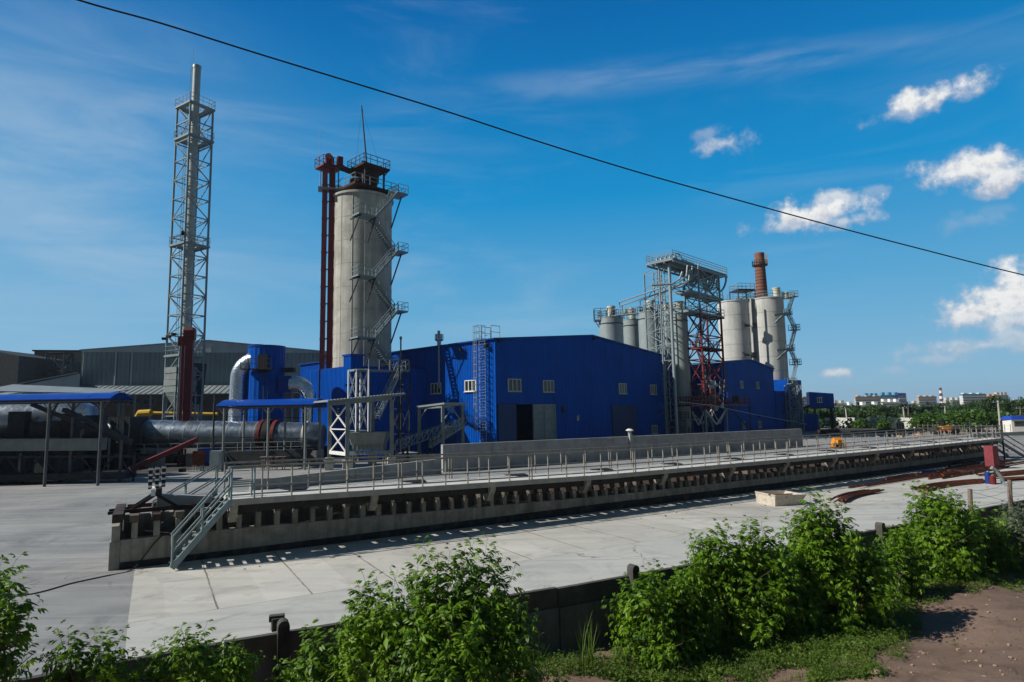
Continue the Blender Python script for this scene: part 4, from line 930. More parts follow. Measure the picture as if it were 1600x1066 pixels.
mb = MB(); mb.prism([flat(q0), flat(q1), flat(q1)+Vector((0, .9, 0)), flat(q0)+Vector((0, .9, 0))], 1.2, 1.33); mb.build('walkway', 'steeldark', rk)

# dark kiln on the far left
k2 = 54.0; pa, pb = A(-220, 660, k2), A(118, 656, k2); r2_ = 33/S(k2)
kn = thing('rotary_kiln', flat((pa+pb)/2), 'huge dark cylindrical kiln in shadow under the left blue canopy', 'kiln')
mb = MB(); mb.tube([pa, pb, pb+Vector((.9, 0, -.15)), pb+Vector((1.3, 0, -.6))], [r2_, r2_, r2_*.8, r2_*.3], 40); mb.build('shell', 'drum', kn, True)
for t in (.45, .62, .93):
    mb = MB(); mb.tube([lerp(pa, pb, t), lerp(pa, pb, t+.03)], r2_*1.06, 40); mb.build('tyre_ring', 'steeldark', kn, True)
for t in (.4, .63, .94):
    mb = MB(); c = lerp(pa, pb, t); mb.prism([flat(c)+Vector(v) for v in ((-.8, -1.8, 0), (.8, -1.8, 0), (.8, 1.8, 0), (-.8, 1.8, 0))], 0, c.z-r2_*.97); mb.build('pier', 'steeldark', kn)
mb = MB(); a = A(-250, 697, 50.5); b = A(160, 694, 50.5); mb.bar(a, b, 1.2, .95); mb.build('support_beam', 'greyhopper', kn)
mb = MB(); a = A(-250, 716, 50.3); b = A(210, 713, 50.3)
for k in range(9):
    c = flat(lerp(a, b, k/8)); mb.bar(c, flat(c, a.z), .16)
    if k < 8: c2 = flat(lerp(a, b, (k+1)/8)); mm_ = (c+c2)/2; mb.bar(flat(c, .4), flat(mm_, a.z), .1); mb.bar(flat(c2, .4), flat(mm_, a.z), .1)
mb.bar(a, b, .18); mb.build('trestle_frame', 'steeldark', kn)
mb = MB(); mb.bar(A(-240, 752, 49.8), A(205, 742, 50.5), 1.5, .5); mb.build('foundation', 'steeldark', kn)
for x0_, y0_, w_, h_, mm_ in ((30, 668, 1.2, 2.6, 'steeldark'), (75, 672, 2.2, 1.4, 'steeldark'), (110, 675, 1.0, 3.0, 'blackpaint'), (150, 668, 1.3, 2.0, 'steeldark')):
    p = A(x0_, y0_, 51.5); mb = MB(); mb.box(p, (w_, 1.0, h_), .2); mb.hexa([p+Vector((x*w_*.15, y*.2, -h_/2-.8)) for x, y in ((-1, -1), (1, -1), (1, 1), (-1, 1))], [p+Vector((x*w_*.48, y*.48, -h_/2)) for x, y in ((-1, -1), (1, -1), (1, 1), (-1, 1))]); mb.build('hopper', mm_, kn)
mb = MB(); mb.bar(A(100, 640, 50), A(205, 690, 50), .45, .3); mb.bar(A(50, 632, 50), A(205, 695, 51), .3, .3); tag(mb.build('inclined_conveyor', 'steeldark'), 'dark inclined conveyor chute running down to the right under the left blue canopy', 'conveyor')
mb = MB()
for i in range(26):
    px = rng.uniform(-20, 300); py = rng.uniform(735, 752) - (px/300)*12; p = U(px, py); r_ = rng.uniform(.15, .5); mb.box(flat(p, r_*.4), (r_*1.6, r_, r_*.8), rng.uniform(0, 3))
tag(mb.build('scrap_heap', 'rustdark'), 'dark scrap and rubble strewn along the foot of the kilns', 'scrap', kind='stuff')

# ================================================================ CURVED BLUE CANOPIES
def curved_canopy(x0, x1, ytop, yfront, Y, depth, posts, label, yb, sag=0.6):
    a, b = A(x0, yfront, Y), A(x1, yfront, Y); zf = (a.z+b.z)/2; ht = (yfront-ytop)/S(Y)*1.05
    root = thing('curved_canopy', flat((a+b)/2), label, 'canopy', 'curved blue canopies over the drums'); n = 12; vs = []; fs = []
    for k in range(n+1):
        t = k/n; y = Y+depth*t; zz = zf+ht*math.sin(math.pi*(.12+.76*t))/1.0-ht*math.sin(math.pi*.12)
        for x in (a.x, b.x): vs += [(x, y, zz), (x, y, zz+.06)]
    for k in range(n):
        i = k*4; fs += [(i, i+4, i+6, i+2), (i+1, i+3, i+7, i+5), (i, i+1, i+5, i+4), (i+2, i+6, i+7, i+3)]
    fs += [(0, 2, 3, 1), (n*4, n*4+1, n*4+3, n*4+2)]
    mb = MB(); mb.add(vs, fs); mb.build('roof', 'blueroof', root, True)
    mb = MB(); mb.bar((a.x, Y+.1, zf-.12), (b.x, Y+.1, zf-.12), .14, .2); mb.bar((a.x, Y+depth-.1, zf-.12), (b.x, Y+depth-.1, zf-.12), .14, .2)
    k = max(2, int(abs(b.x-a.x)/3))
    for i in range(k+1): x = lerp(a.x, b.x, i/k); mb.bar((x, Y+.1, zf-.1), (x, Y+depth-.1, zf-.1), .1, .16)
    mb.build('truss', 'steeldark', root)
    for px in posts:
        p = A(px, yfront, Y+.1)
        for dy in (0, depth-.2): q = MB(); q.tube([(p.x, Y+.1+dy, 0), (p.x, Y+.1+dy, zf-.2)], .11, 10); q.bar((p.x-.5, Y+.1+dy, zf-.2), (p.x, Y+.1+dy, zf-.8), .06); q.bar((p.x+.5, Y+.1+dy, zf-.2), (p.x, Y+.1+dy, zf-.8), .06); q.build('post', 'postgrey' if x0 < 0 else 'greyhopper', root)
    return root
curved_canopy(-230, 172, 612, 627, 47.5, 2.8, (-110, 78, 160), 'long curved blue canopy at the left edge, over the dark kiln', 0)
curved_canopy(337, 489, 619, 634, 58.0, 4.5, (351, 420, 478), 'curved blue canopy on thin grey posts over the bright drum', 0)
for px in (416, 397):
    pass
# cross-marked strips hung behind posts
mb = MB(); y0 = 60.5
for px in (334, 475): p = A(px, 660, y0); mb.bar(flat(p), flat(p, A(px, 630, y0).z), .14); mb.bar(flat(p, 2)+Vector((-.4, 0, 0)), flat(p, 2.8)+Vector((.4, 0, 0)), .05)
mb.bar(A(334, 683, y0), A(475, 685, y0), .07); mb.bar(A(334, 651, y0), A(475, 653, y0), .05); tag(mb.build('hanging_rack', 'steeldark'), 'thin dark steel rack standing between the bright drum and the blue canopy posts', 'rack')

# ================================================================ BLUE FILTER TOWER AND DUCTS
by = 71.0; bc = flat(A(415.5, 600, by)); br = 27.5/S(by); zb = A(415, 544, by).z
bt = thing('blue_filter_tower', bc, 'round blue corrugated filter tower between two shiny duct bends', 'filter tower')
n = 44; vs = []; fs = []
for i in range(n): a = 2*math.pi*i/n; rr = br*(1.0 if i % 2 else .975); vs += [(bc.x+rr*math.cos(a), bc.y+rr*math.sin(a), 1.2), (bc.x+rr*math.cos(a), bc.y+rr*math.sin(a), zb)]
for i in range(n): j = (i+1) % n; fs.append((2*i, 2*j, 2*j+1, 2*i+1))
fs.append(tuple(2*i+1 for i in range(n))); mb = MB(); mb.add(vs, fs); mb.build('casing', 'blue', bt)
mb = MB(); cyl(mb, bc, br*1.02, zb, zb+.18, 40); mb.tube([flat(bc+Vector((-.9, -.4, 0)), zb), flat(bc+Vector((-.9, -.4, 0)), zb+.35)], .8, 16); mb.build('cap', 'bluetrim', bt)
mb = MB(); p = A(411, 560, by-br); mb.box(p+Vector((0, -.02, -.6)), (1.1, .22, 2.0)); mb.build('hatch', 'black', bt)
z_ = A(411, 577, by-br).z; mb = MB(); mb.box(flat(bc+Vector((0, -br-.35, 0)), z_), (3.4, 1.1, .12)); mb.box(flat(bc+Vector((br+.5, 0, 0)), z_), (1.4, .9, .5)); pl = mb.build('platform', 'steeldark', bt)
c0 = bc+Vector((-1.7, -br-.9, 0)); railing([flat(c0, z_), flat(c0+Vector((3.4, 0, 0)), z_)], 1.1, .85, .03).build('railing', 'steeldark', bt)
plb = Plane(flat(bc)+Vector((.2, -br, 0)), flat(bc)+Vector((1.2, -br, 0))); mb = MB()
for s_ in (0, .45): mb.bar(plb.at(.5+s_, 1.5, .3), plb.at(.5+s_, z_, .3), .05)
for k in range(28): mb.bar(plb.at(.5, 1.6+k*.34, .3), plb.at(.95, 1.6+k*.34, .3), .03)
mb.build('ladder', 'steeldark', bt)
mb = MB()
for a in range(6): mb = MB(); x, y = bc.x+br*.85*math.cos(a*1.05), bc.y+br*.85*math.sin(a*1.05); mb.bar((x, y, 0), (x, y, 1.3), .25); mb.build('leg', 'bluemach', bt)
# left duct: vertical pipe and bend
dy_ = 70.2; b0, b1 = A(369, 668, dy_), A(373, 592, dy_); e_ = A(392, 564, dy_+.5); r_ = 12.5/S(dy_); pts = [flat(b0, b0.z-1.3), b1]
R_ = 29/S(dy_)
for k in range(1, 10): a = math.pi/2*k/9; pts.append(Vector((b1.x+R_*(1-math.cos(a)), dy_, b1.z+R_*math.sin(a))))
pts.append(Vector((bc.x-br+.4, dy_+.2, b1.z+R_)))
mb = MB(); mb.tube(pts, r_, 20); dl = mb.build('shiny_duct', 'alu', None, True); tag(dl, 'shiny foil-clad duct rising from the drum and bending right into the blue filter tower', 'duct')
dl2 = thing('shiny_duct', flat(A(480, 650, dy_)), 'shiny foil-clad duct bending down from the right side of the blue filter tower', 'duct')
b1 = A(480, 628, dy_); top = A(470, 592, dy_); pts = []; 
x0 = bc.x+br-.1; zc0 = A(450, 601, dy_).z
mb = MB(); mb.bar(Vector((x0, dy_+.2, zc0)), Vector((x0+1.4, dy_+.2, zc0)), 1.5, 1.9); mb.build('blue_stub', 'bluetrim', dl2)
prof_ = []; cx_ = x0+1.3; Rm = 1.55
for k in range(0, 11):
    a = math.pi/2*k/10; prof_.append((Vector((cx_+.5+Rm*math.sin(a)*.95, dy_+.2, zc0-Rm+Rm*math.cos(a))), .98-.25*k/10))
prof_.insert(0, (Vector((cx_-.1, dy_+.2, zc0)), .98)); q = prof_[-1][0]; prof_ += [(q-Vector((.15, 0, 1.0)), .62), (Vector((b1.x+.0, dy_+.2, A(480, 672, dy_).z)), .55)]
mb = MB(); mb.tube([p for p, _ in prof_], [r for _, r in prof_], 16); mb.build('bend', 'alu', dl2, True)

# ================================================================ GREY HALL AND ITS LEAN-TO
hy = 118.0; hl, hr_ = flat(A(125, 600, 112)), flat(A(520, 600, 122)); gh = thing('grey_hall', hl, 'huge grey sheet-clad hall with a pale low gable and lean-to roof behind the chimney', 'warehouse')
hp = Plane(hl, hr_); uL = 0; uR, _ = hp.hit(620, 600); um_, _ = hp.hit(326, 535)
_, ze0 = hp.hit(125, 548); _, ze1 = hp.hit(500, 551); _, zr_ = hp.hit(326, 533); _, zs0 = hp.hit(126, 549); _, zs1 = hp.hit(500, 552); _, zlo = hp.hit(300, 602)
def zsep(u): return hp and lerp(ze0-.2, ze0+.3, min(1, u/um_)) if u < um_ else lerp(ze0+.3, ze0-.2, (u-um_)/(uR-um_))
_, zsep_ = hp.hit(326, 551)
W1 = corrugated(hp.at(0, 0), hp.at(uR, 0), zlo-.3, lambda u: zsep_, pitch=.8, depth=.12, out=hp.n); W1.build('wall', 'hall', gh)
def zt_(u): return ze0+(zr_-ze0)*(u/um_) if u < um_ else zr_+(ze1-zr_)*((u-um_)/(um_*1.05))
zmn = zsep_
P = MB(); k = 60
for i in range(k):
    a, b = uR*i/k, uR*(i+1)/k; P.add([hp.at(a, min(zsep_, zt_(a)), .12), hp.at(b, min(zsep_, zt_(b)), .12), hp.at(b, max(zsep_+.01, zt_(b)), .12), hp.at(a, max(zsep_+.01, zt_(a)), .12)], [(0, 1, 2, 3)])
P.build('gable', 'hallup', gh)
mb = MB()
for (a, b) in ((-.3, um_), (um_, uR)):
    f = [hp.at(a, zt_(a), .4), hp.at(b, zt_(b), .4), hp.at(b, zt_(b), -40), hp.at(a, zt_(a), -40)]; mb.hexa(f, [v+Vector((0, 0, .2)) for v in f])
mb.build('roof', 'hallroof', gh)
mb = MB(); mb.prism([hp.at(0, 0, 0), hp.at(0, 0, -40), hp.at(.3, 0, -40), hp.at(.3, 0, -.1)], 0, ze0-.1); mb.build('rear_wall', 'hall', gh)
for px in (181, 206):
    u, _ = hp.hit(px, 575); mb = MB(); mb.bar(hp.at(u, zlo, .25), hp.at(u, zsep_, .25), .35, .2); mb.build('downpipe', 'hallup', gh)
for px, py in ((324, 540), (333, 540), (359, 541)):
    u, zz = hp.hit(px, py); add_window(hp, u, zz, .9 if 0 else 1.0, .8, gh, 2, 'hallup')
mb = MB(); u, zz = hp.hit(327, 548); mb.box(hp.at(u, zz, .6), (1.0, .5, .8), hp.rz()); mb.build('flood_lamp', 'white', gh)
mb = MB(); f = [hp.at(-1 if 0 else -2, zlo-.1, .15), hp.at(uR, zlo-.1, .15), hp.at(uR, zlo-2.0, 8), hp.at(-12, zlo-2.0, 8)]; mb.hexa(f, [v+Vector((0, 0, .15)) for v in f])
for i in range(70): u = -8+i*(uR+8)/70; mb.bar(hp.at(max(u, -2), zlo+.08, .2), hp.at(u, zlo-1.8, 8), .07, .1)
mb.build('lean_to_roof', 'hallroof', gh)
mb = MB(); mb.prism([hp.at(-4, 0, 1.0), hp.at(uR, 0, 1.0), hp.at(uR, 0, .5), hp.at(-4, 0, .5)], 0, zlo-.4); mb.build('ground_floor_wall', 'brickwall', gh)
for px in range(142, 500, 23):
    u, zz = hp.hit(px, 627); mb = MB(); mb.bar(hp.at(u, 0, 7.6), hp.at(u, zlo-1.9, 7.6), .28); mb.build('lean_to_post', 'galvgreen', gh)
for px in (190, 213, 236):
    u, zz = hp.hit(px, 628); add_window(Plane(hp.at(0, 0, 1.05), hp.at(10, 0, 1.05)), u, zz, 2.0, 1.0, gh, 2, 'hallup')
# pale lower annex left of it
q0, q1 = A(35, 600, 100), A(124, 580, 112); an2 = thing('low_shed', flat(q0), 'low pale-roofed shed between the grey hall and the sooty block building', 'shed')
mb = MB(); zq = A(124, 585, 110).z; zq0 = A(35, 602, 104).z
Pn = [flat(A(35, 604, 104)), flat(A(124, 604, 108)), flat(A(124, 604, 125)), flat(A(35, 604, 121))]; mb.hexa([flat(Pn[0], 0), flat(Pn[1], 0), flat(Pn[2], 0), flat(Pn[3], 0)], [flat(Pn[0], zq0), flat(Pn[1], zq), flat(Pn[2], zq), flat(Pn[3], zq0)]); mb.build('wall', 'hallup', an2)
mb = MB(); f = [flat(p, (zq0 if i in (0, 3) else zq)+.02) for i, p in enumerate(Pn)]; f[0] += Vector((-1, -.6, 0)); f[1] += Vector((0, -.6, 0)); mb.hexa(f, [v+Vector((0, 0, .2)) for v in f]); mb.build('roof', 'hallroof', an2)
mb = MB(); a, b = A(-5, 607, 96), A(184, 612, 100); f = [a+Vector((0, -3, -.6)), b+Vector((0, -3, -.5)), b+Vector((0, 3, .3)), a+Vector((0, 3, .6))]; mb.hexa(f, [v+Vector((0, 0, .15)) for v in f]); mb.build('porch_roof', 'hallroof', an2)
# sooty block factory far left
fy = 135.0; fl, fr = flat(A(-120, 600, 128)), flat(A(125, 600, fy)); fb_ = thing('block_factory', fr, 'sooty brown block factory with a dark window band at the far left', 'factory')
fpn = Plane(fl, fr); _, zf_ = fpn.hit(100, 556); _, zp_ = fpn.hit(100, 549.5)
mb = MB(); mb.prism([fl, fr, fr+Vector((0, 30, 0)), fl+Vector((0, 30, 0))], 0, zf_); mb.build('wall', 'brickwall', fb_)
u0, _ = fpn.hit(54, 553); mb = MB(); mb.prism([fpn.at(u0, 0, .15), fpn.at(fpn.L, 0, .15), fpn.at(fpn.L, 0, -18), fpn.at(u0, 0, -18)], zf_-.1, zp_); mb.build('penthouse', 'brickwall', fb_)
mb = MB(); mb.prism([fpn.at(u0-.3, 0, .5), fpn.at(fpn.L+.3, 0, .5), fpn.at(fpn.L+.3, 0, -18.3), fpn.at(u0-.3, 0, -18.3)], zp_, zp_+.3); mb.build('roof_edge', 'steeldark', fb_)
_, z1_ = fpn.hit(60, 587); _, z2_ = fpn.hit(60, 578); mb = MB(); mb.prism([fpn.at(0, 0, .06), fpn.at(fpn.L-1, 0, .06), fpn.at(fpn.L-1, 0, .03), fpn.at(0, 0, .03)], z1_, z2_); mb.build('window_band', 'glass', fb_)
for k in range(28): u = 1+k*fpn.L/28; mb = MB(); mb.bar(fpn.at(u, z1_, .1), fpn.at(u, z2_, .1), .16, .1); mb.build('mullion', 'steeldark', fb_)
mb = MB()
for k in range(3): zz = zf_-1.6-k*1.7; mb.bar(fpn.at(0, zz, .02), fpn.at(fpn.L, zz, .02), .06, .07)
for k in range(9): mb.bar(fpn.at(3+k*5.5, z2_+.1, .02), fpn.at(3+k*5.5, zf_, .02), .06, .07)
mb.build('panel_joint', 'steeldark', fb_)
mb = MB(); a, b = A(-60, 540, 118), A(30, 556, 118); f = [flat(a, a.z), flat(b, b.z), flat(b+Vector((0, 20, 0)), b.z), flat(a+Vector((0, 20, 0)), a.z)]; mb.hexa([flat(v, 0) for v in f], f); tag(mb.build('dark_shed', 'steeldark'), 'dark shed roof cut by the left picture edge in front of the block factory', 'shed')
mb = MB(); p0, p1 = flat(A(70, 600, 124)), flat(A(98, 600, 124)); zt = A(84, 551, 124).z
fe = thing('fire_escape', p0, 'dark steel fire escape framework on the face of the sooty block factory', 'fire escape')
P4 = [p0, p1, p1+Vector((0, 2.5, 0)), p0+Vector((0, 2.5, 0))]; la, lb = lattice(P4, [flat(p, zt) for p in P4], 5, .14, .1, 'z'); la.build('leg', 'steeldark', fe); lb.build('bracing', 'steeldark', fe)
mb = MB()
for k in range(5): mb.prism(P4, zt*(k+1)/5-.15, zt*(k+1)/5)
mb.build('landing', 'steeldark', fe)
mb = MB(); pts = [A(312, 646, 90), A(236, 645, 90), A(222, 645, 90)]; mb.tube([A(340, 647, 90), A(222, 645, 90)], .22, 10); mb.tube([A(236, 645, 90), A(218, 646, 90), A(214, 652, 90)], [.5, .5, .35], 12); mb.bar(A(218, 645, 89.9), A(218, 665, 89.9), .2)
mb.bar(A(280, 647, 89.9), flat(A(280, 647, 89.9)), .16); tag(mb.build('gas_pipe', 'yellow'), 'bright yellow gas pipe with an elbow behind the foot of the lattice chimney', 'pipe')
# small frames, stools and cabinets in the yard on the left
def trestle_table(px, py, sc, label):
    p = U(px, py); root = thing('work_trestle', p, label, 'trestle', 'small wooden trestles in the yard')
    for sx in (-1, 1):
        for sy_ in (-1, 1): mb = MB(); mb.bar(p+Vector((sx*.3*sc, sy_*.22*sc, 0)), p+Vector((sx*.26*sc, sy_*.18*sc, .95*sc)), .07); mb.build('leg', 'wood', root)
    mb = MB(); mb.box(p+Vector((0, 0, .98*sc)), (.9*sc, .6*sc, .07)); mb.build('top', 'wood', root)
    mb = MB(); mb.bar(p+Vector((-.3*sc, -.2*sc, .4)), p+Vector((.3*sc, -.2*sc, .4)), .05); mb.bar(p+Vector((-.3*sc, .2*sc, .4)), p+Vector((.3*sc, .2*sc, .4)), .05); mb.build('rung', 'wood', root)
trestle_table(417, 735, 1.25, 'left of two small pale wooden trestles behind the trestle deck'); trestle_table(437, 734, 1.2, 'right of two small pale wooden trestles behind the trestle deck')
for px, py, w_, h_, mm_, lab in ((326, 733, 1.6, 1.8, 'bluemach', 'blue machine cabinet under the drum beside the red elevator foot'), (310, 735, .9, 1.6, 'rust', 'orange-brown casing at the foot of the shorter red elevator'), (338, 737, 1.0, 1.7, 'galv', 'grey metal cabinet between the blue cabinet and the canopy post')):
    p = U(px, py); root = thing('cabinet', p, lab, 'cabinet'); mb = MB(); mb.box(p+Vector((0, 0, h_/2+.35)), (w_, .8, h_-.3), .15); mb.build('body', mm_, root); mb = MB()
    for sx in (-1, 1): mb.bar(p+Vector((sx*w_*.38, -.25, 0)), p+Vector((sx*w_*.38, -.25, .55)), .08); mb.bar(p+Vector((sx*w_*.38, .25, 0)), p+Vector((sx*w_*.38, .25, .55)), .08)
    mb.build('leg', 'galv', root); mb = MB(); mb.box(p+Vector((0, -.42, h_/2+.4)), (w_*.8, .06, h_*.6), .15); mb.build('door', mm_, root)
p = U(390, 738); mb = MB(); tr = thing('collecting_trough', p, 'dark steel collecting trough with sloping sides under the bright drum', 'trough')
a, b = A(352, 706, 61.5), A(478, 703, 61.5); mb.hexa([flat(lerp(a, b, .22), a.z-1.6), flat(lerp(a, b, .9), a.z-1.6), flat(lerp(a, b, .9), a.z-1.6)+Vector((0, 1.5, 0)), flat(lerp(a, b, .22), a.z-1.6)+Vector((0, 1.5, 0))], [a, b, b+Vector((0, 2.6, 0)), a+Vector((0, 2.6, 0))]); mb.build('bin', 'steeldark', tr)
for q1_, q2_ in ((a, flat(a)+Vector((.2, 0, 0))), (b, flat(b)), (a, flat(lerp(a, b, .16)))): mb = MB(); mb.bar(q1_, q2_, .14); mb.build('leg', 'galvgreen', tr)

# ================================================================ GREY OPEN CANOPIES
def open_canopy(label, cols, roofpts, th, extra=None):
    p = U(*cols[0][:2]); root = thing('open_canopy', p, label, 'canopy', 'open grey canopies beside the blue hall')
    f = roofpts; mb = MB(); mb.hexa(f, [v+Vector((0, 0, th)) for v in f])
    for i in range(24): a = lerp(f[0], f[1], (i+.5)/24); b = lerp(f[3], f[2], (i+.5)/24); mb.bar(a+Vector((0, 0, th+.02)), b+Vector((0, 0, th+.02)), .1, .06)
    mb.build('roof', 'hallroof', root)
    return root
zc_ = A(543, 628, 55).z
f = [A(512, 633, 53.5), A(634, 621, 56), A(625, 617, 61), A(487, 630, 59)]; f = [Vector((f[0].x, f[0].y, zc_)), Vector((f[1].x, f[1].y, zc_+.6)), Vector((f[2].x, f[2].y, zc_+.6)), Vector((f[3].x, f[3].y, zc_))]
oc = open_canopy('larger open grey canopy with white crossed bracing in front of the kiln tower foot', [(543, 735)], f, .12)
cols = {}
for nme, px, Y in (('a', 515, 57.5), ('b', 543, 54.2), ('c', 612, 56.5), ('d', 582, 61), ):
    p = flat(A(px, 680, Y)); cols[nme] = p; mb = MB(); z0_ = 1.0 if nme in 'ab' else .9; mb.box(flat(p, z0_+(zc_+.1-z0_)/2), (.34, .34, zc_-z0_+.1), .3); mb.build('column', 'greyhopper', oc)
    mb = MB(); mb.box(flat(p, .55), (.75, .75, 1.1), .3); mb.build('plinth', 'siloc', oc)
mb = MB(); a, b = cols['a'], cols['b']
for z0_, z1_ in ((1.6, 3.7), (3.7, zc_-.2)): mb.bar(flat(a, z0_), flat(b, z1_), .1); mb.bar(flat(b, z0_), flat(a, z1_), .1)
mb.bar(flat(a, 3.7), flat(b, 3.7), .1); mb.bar(flat(a, 1.6), flat(b, 1.6), .16, .3); mb.build('cross_brace', 'white', oc)
mb = MB(); mb.bar(flat(a, zc_-.1), flat(b, zc_-.1), .2, .3); mb.bar(flat(b, zc_), flat(cols['c'], zc_+.3), .2, .35); mb.bar(flat(a, zc_-.1), flat(cols['d'], zc_+.2), .2, .3); mb.build('roof_beam', 'greyhopper', oc)
hp0 = A(578, 688, 57.5); ho = thing('feed_hopper', flat(hp0), 'grey steel feed hopper with a ribbed box under the larger grey canopy', 'hopper')
mb = MB(); Wd = 1.75
mb.hexa([hp0+Vector((x*Wd*.8, y*.8, -.35)) for x, y in ((-1, -1), (1, -1), (1, 1), (-1, 1))], [hp0+Vector((x*Wd, y*1.3, .75)) for x, y in ((-1, -1), (1, -1), (1, 1), (-1, 1))]); mb.box(hp0+Vector((0, 0, -.6)), (Wd*1.6, 1.5, .5)); mb.build('bin', 'greyhopper', ho)
mb = MB()
for k in range(8): mb.box(hp0+Vector((-Wd*.75+k*.37, -.8, -.6)), (.08, .1, .55))
mb.bar(hp0+Vector((-2.4, -.6, -1.15)), hp0+Vector((2.2, -.6, -1.05)), .3, .32); mb.build('rib', 'galvgreen', ho)
mb = MB()
for x in (-1.6, 1.6): mb.bar(flat(hp0+Vector((x, -.6, 0))), hp0+Vector((x, -.6, -1)), .2); mb.bar(flat(hp0+Vector((x, .6, 0))), hp0+Vector((x, .6, -1)), .2)
mb.build('leg', 'greyhopper', ho)
p = U(580, 722); bm_ = thing('blue_pump', p, 'small blue motor unit on the ground below the grey feed hopper', 'machine'); mb = MB(); mb.tube([p+Vector((-1.0, 0, .75)), p+Vector((.9, 0, .75))], .5, 16); mb.box(p+Vector((.2, 0, .3)), (2.4, 1.0, .4)); mb.build('motor', 'bluemach', bm_, True)
mb = MB(); mb.tube([p+Vector((-1.25, 0, .75)), p+Vector((-1.0, 0, .75))], .62, 16); mb.box(p+Vector((1.2, -.1, .8)), (.6, .8, 1.0)); mb.build('flywheel', 'bluemach', bm_)
y4 = 60.0; zq = A(690, 634, y4).z; f = [A(651, 640, y4), A(694, 634, y4-2), A(732, 630, y4+1.5), A(690, 632, y4+5)]; f = [Vector((v.x, v.y, zq+(.1 if i in (1, 2) else -.15))) for i, v in enumerate(f)]
oc2 = open_canopy('smaller open grey canopy over the blue belt conveyor by the wall ladder', [(692, 712)], f, .12)
for px, Y in ((655, y4+.2), (692, y4-1.7), (723, y4+1.2)):
    p = flat(A(px, 670, Y)); mb = MB(); mb.box(flat(p, zq/2), (.26, .26, zq-.1), .4); mb.build('column', 'greyhopper', oc2)
mb = MB(); a, b, c = (flat(A(px, 670, Y)) for px, Y in ((655, y4+.2), (692, y4-1.7), (723, y4+1.2)))
mb.bar(flat(b, zq-.2), flat(lerp(b, c, .55), zq-.2), .1); mb.bar(flat(b, zq-1.5), flat(lerp(b, c, .45), zq-.2), .1); mb.bar(flat(c, zq-1.8), flat(lerp(b, c, .45), zq-.2), .1); mb.bar(flat(b, zq-2.0), flat(c, zq-2.0), .1); mb.bar(flat(a, zq-.2), flat(b, zq-.15), .16); mb.bar(flat(a, zq-1.2), flat(lerp(a, b, .35), zq-.2), .1); mb.build('roof_beam', 'greyhopper', oc2)
cb = thing('belt_conveyor', flat(A(640, 700, 57)), 'inclined blue belt conveyor climbing to the right under the smaller grey canopy', 'conveyor')
a, b = A(622, 701, 58.5), A(728, 664, 62); mb = MB(); mb.bar(a, b, 1.0, .14); mb.build('belt', 'blueroof', cb)
sd = (b-a).cross(Vector((0, 0, 1))).normalized()*.6
for sg in (-1, 1):
    mb = MB(); k = 13; o_ = sd*sg
    mb.bar(a+o_, b+o_, .07); mb.bar(a+o_+Vector((0, 0, .75)), b+o_+Vector((0, 0, .75)), .07)
    for i in range(k): p, q = lerp(a, b, i/k)+o_, lerp(a, b, (i+1)/k)+o_; mb.bar(p, p+Vector((0, 0, .75)), .05); mb.bar(p, q+Vector((0, 0, .75)), .05)
    mb.build('truss', 'galvgreen', cb)
mb = MB()
for t in (.1, .45, .8): mb = MB(); p = lerp(a, b, t); mb.bar(flat(p+sd), p+sd, .14); mb.bar(flat(p-sd), p-sd, .14); mb.bar(p+sd, p-sd, .1); mb.build('leg', 'steeldark', cb)
c2 = thing('belt_conveyor', flat(A(700, 690, 60)), 'second, steeper grey truss conveyor crossing behind the canopy post', 'conveyor'); a, b = A(672, 700, 59.5), A(722, 668, 61); mb = MB()
for sg in (-.35, .35):
    mb.bar(a+sd*sg, b+sd*sg, .06); mb.bar(a+sd*sg+Vector((0, 0, .7)), b+sd*sg+Vector((0, 0, .95)), .06)
    for i in range(8): p, q = lerp(a, b, i/8)+sd*sg, lerp(a, b, (i+1)/8)+sd*sg; mb.bar(p, q+Vector((0, 0, .8)), .045); mb.bar(p, p+Vector((0, 0, .8)), .045)
mb.build('truss', 'galv', c2)
mb = MB(); p = A(497, 665, 95); mb.box(flat(p, 3), (4, 3, 6)); tag(mb.build('white_cabin', 'white'), 'white cabin glimpsed between the shiny duct and the kiln tower', 'cabin')

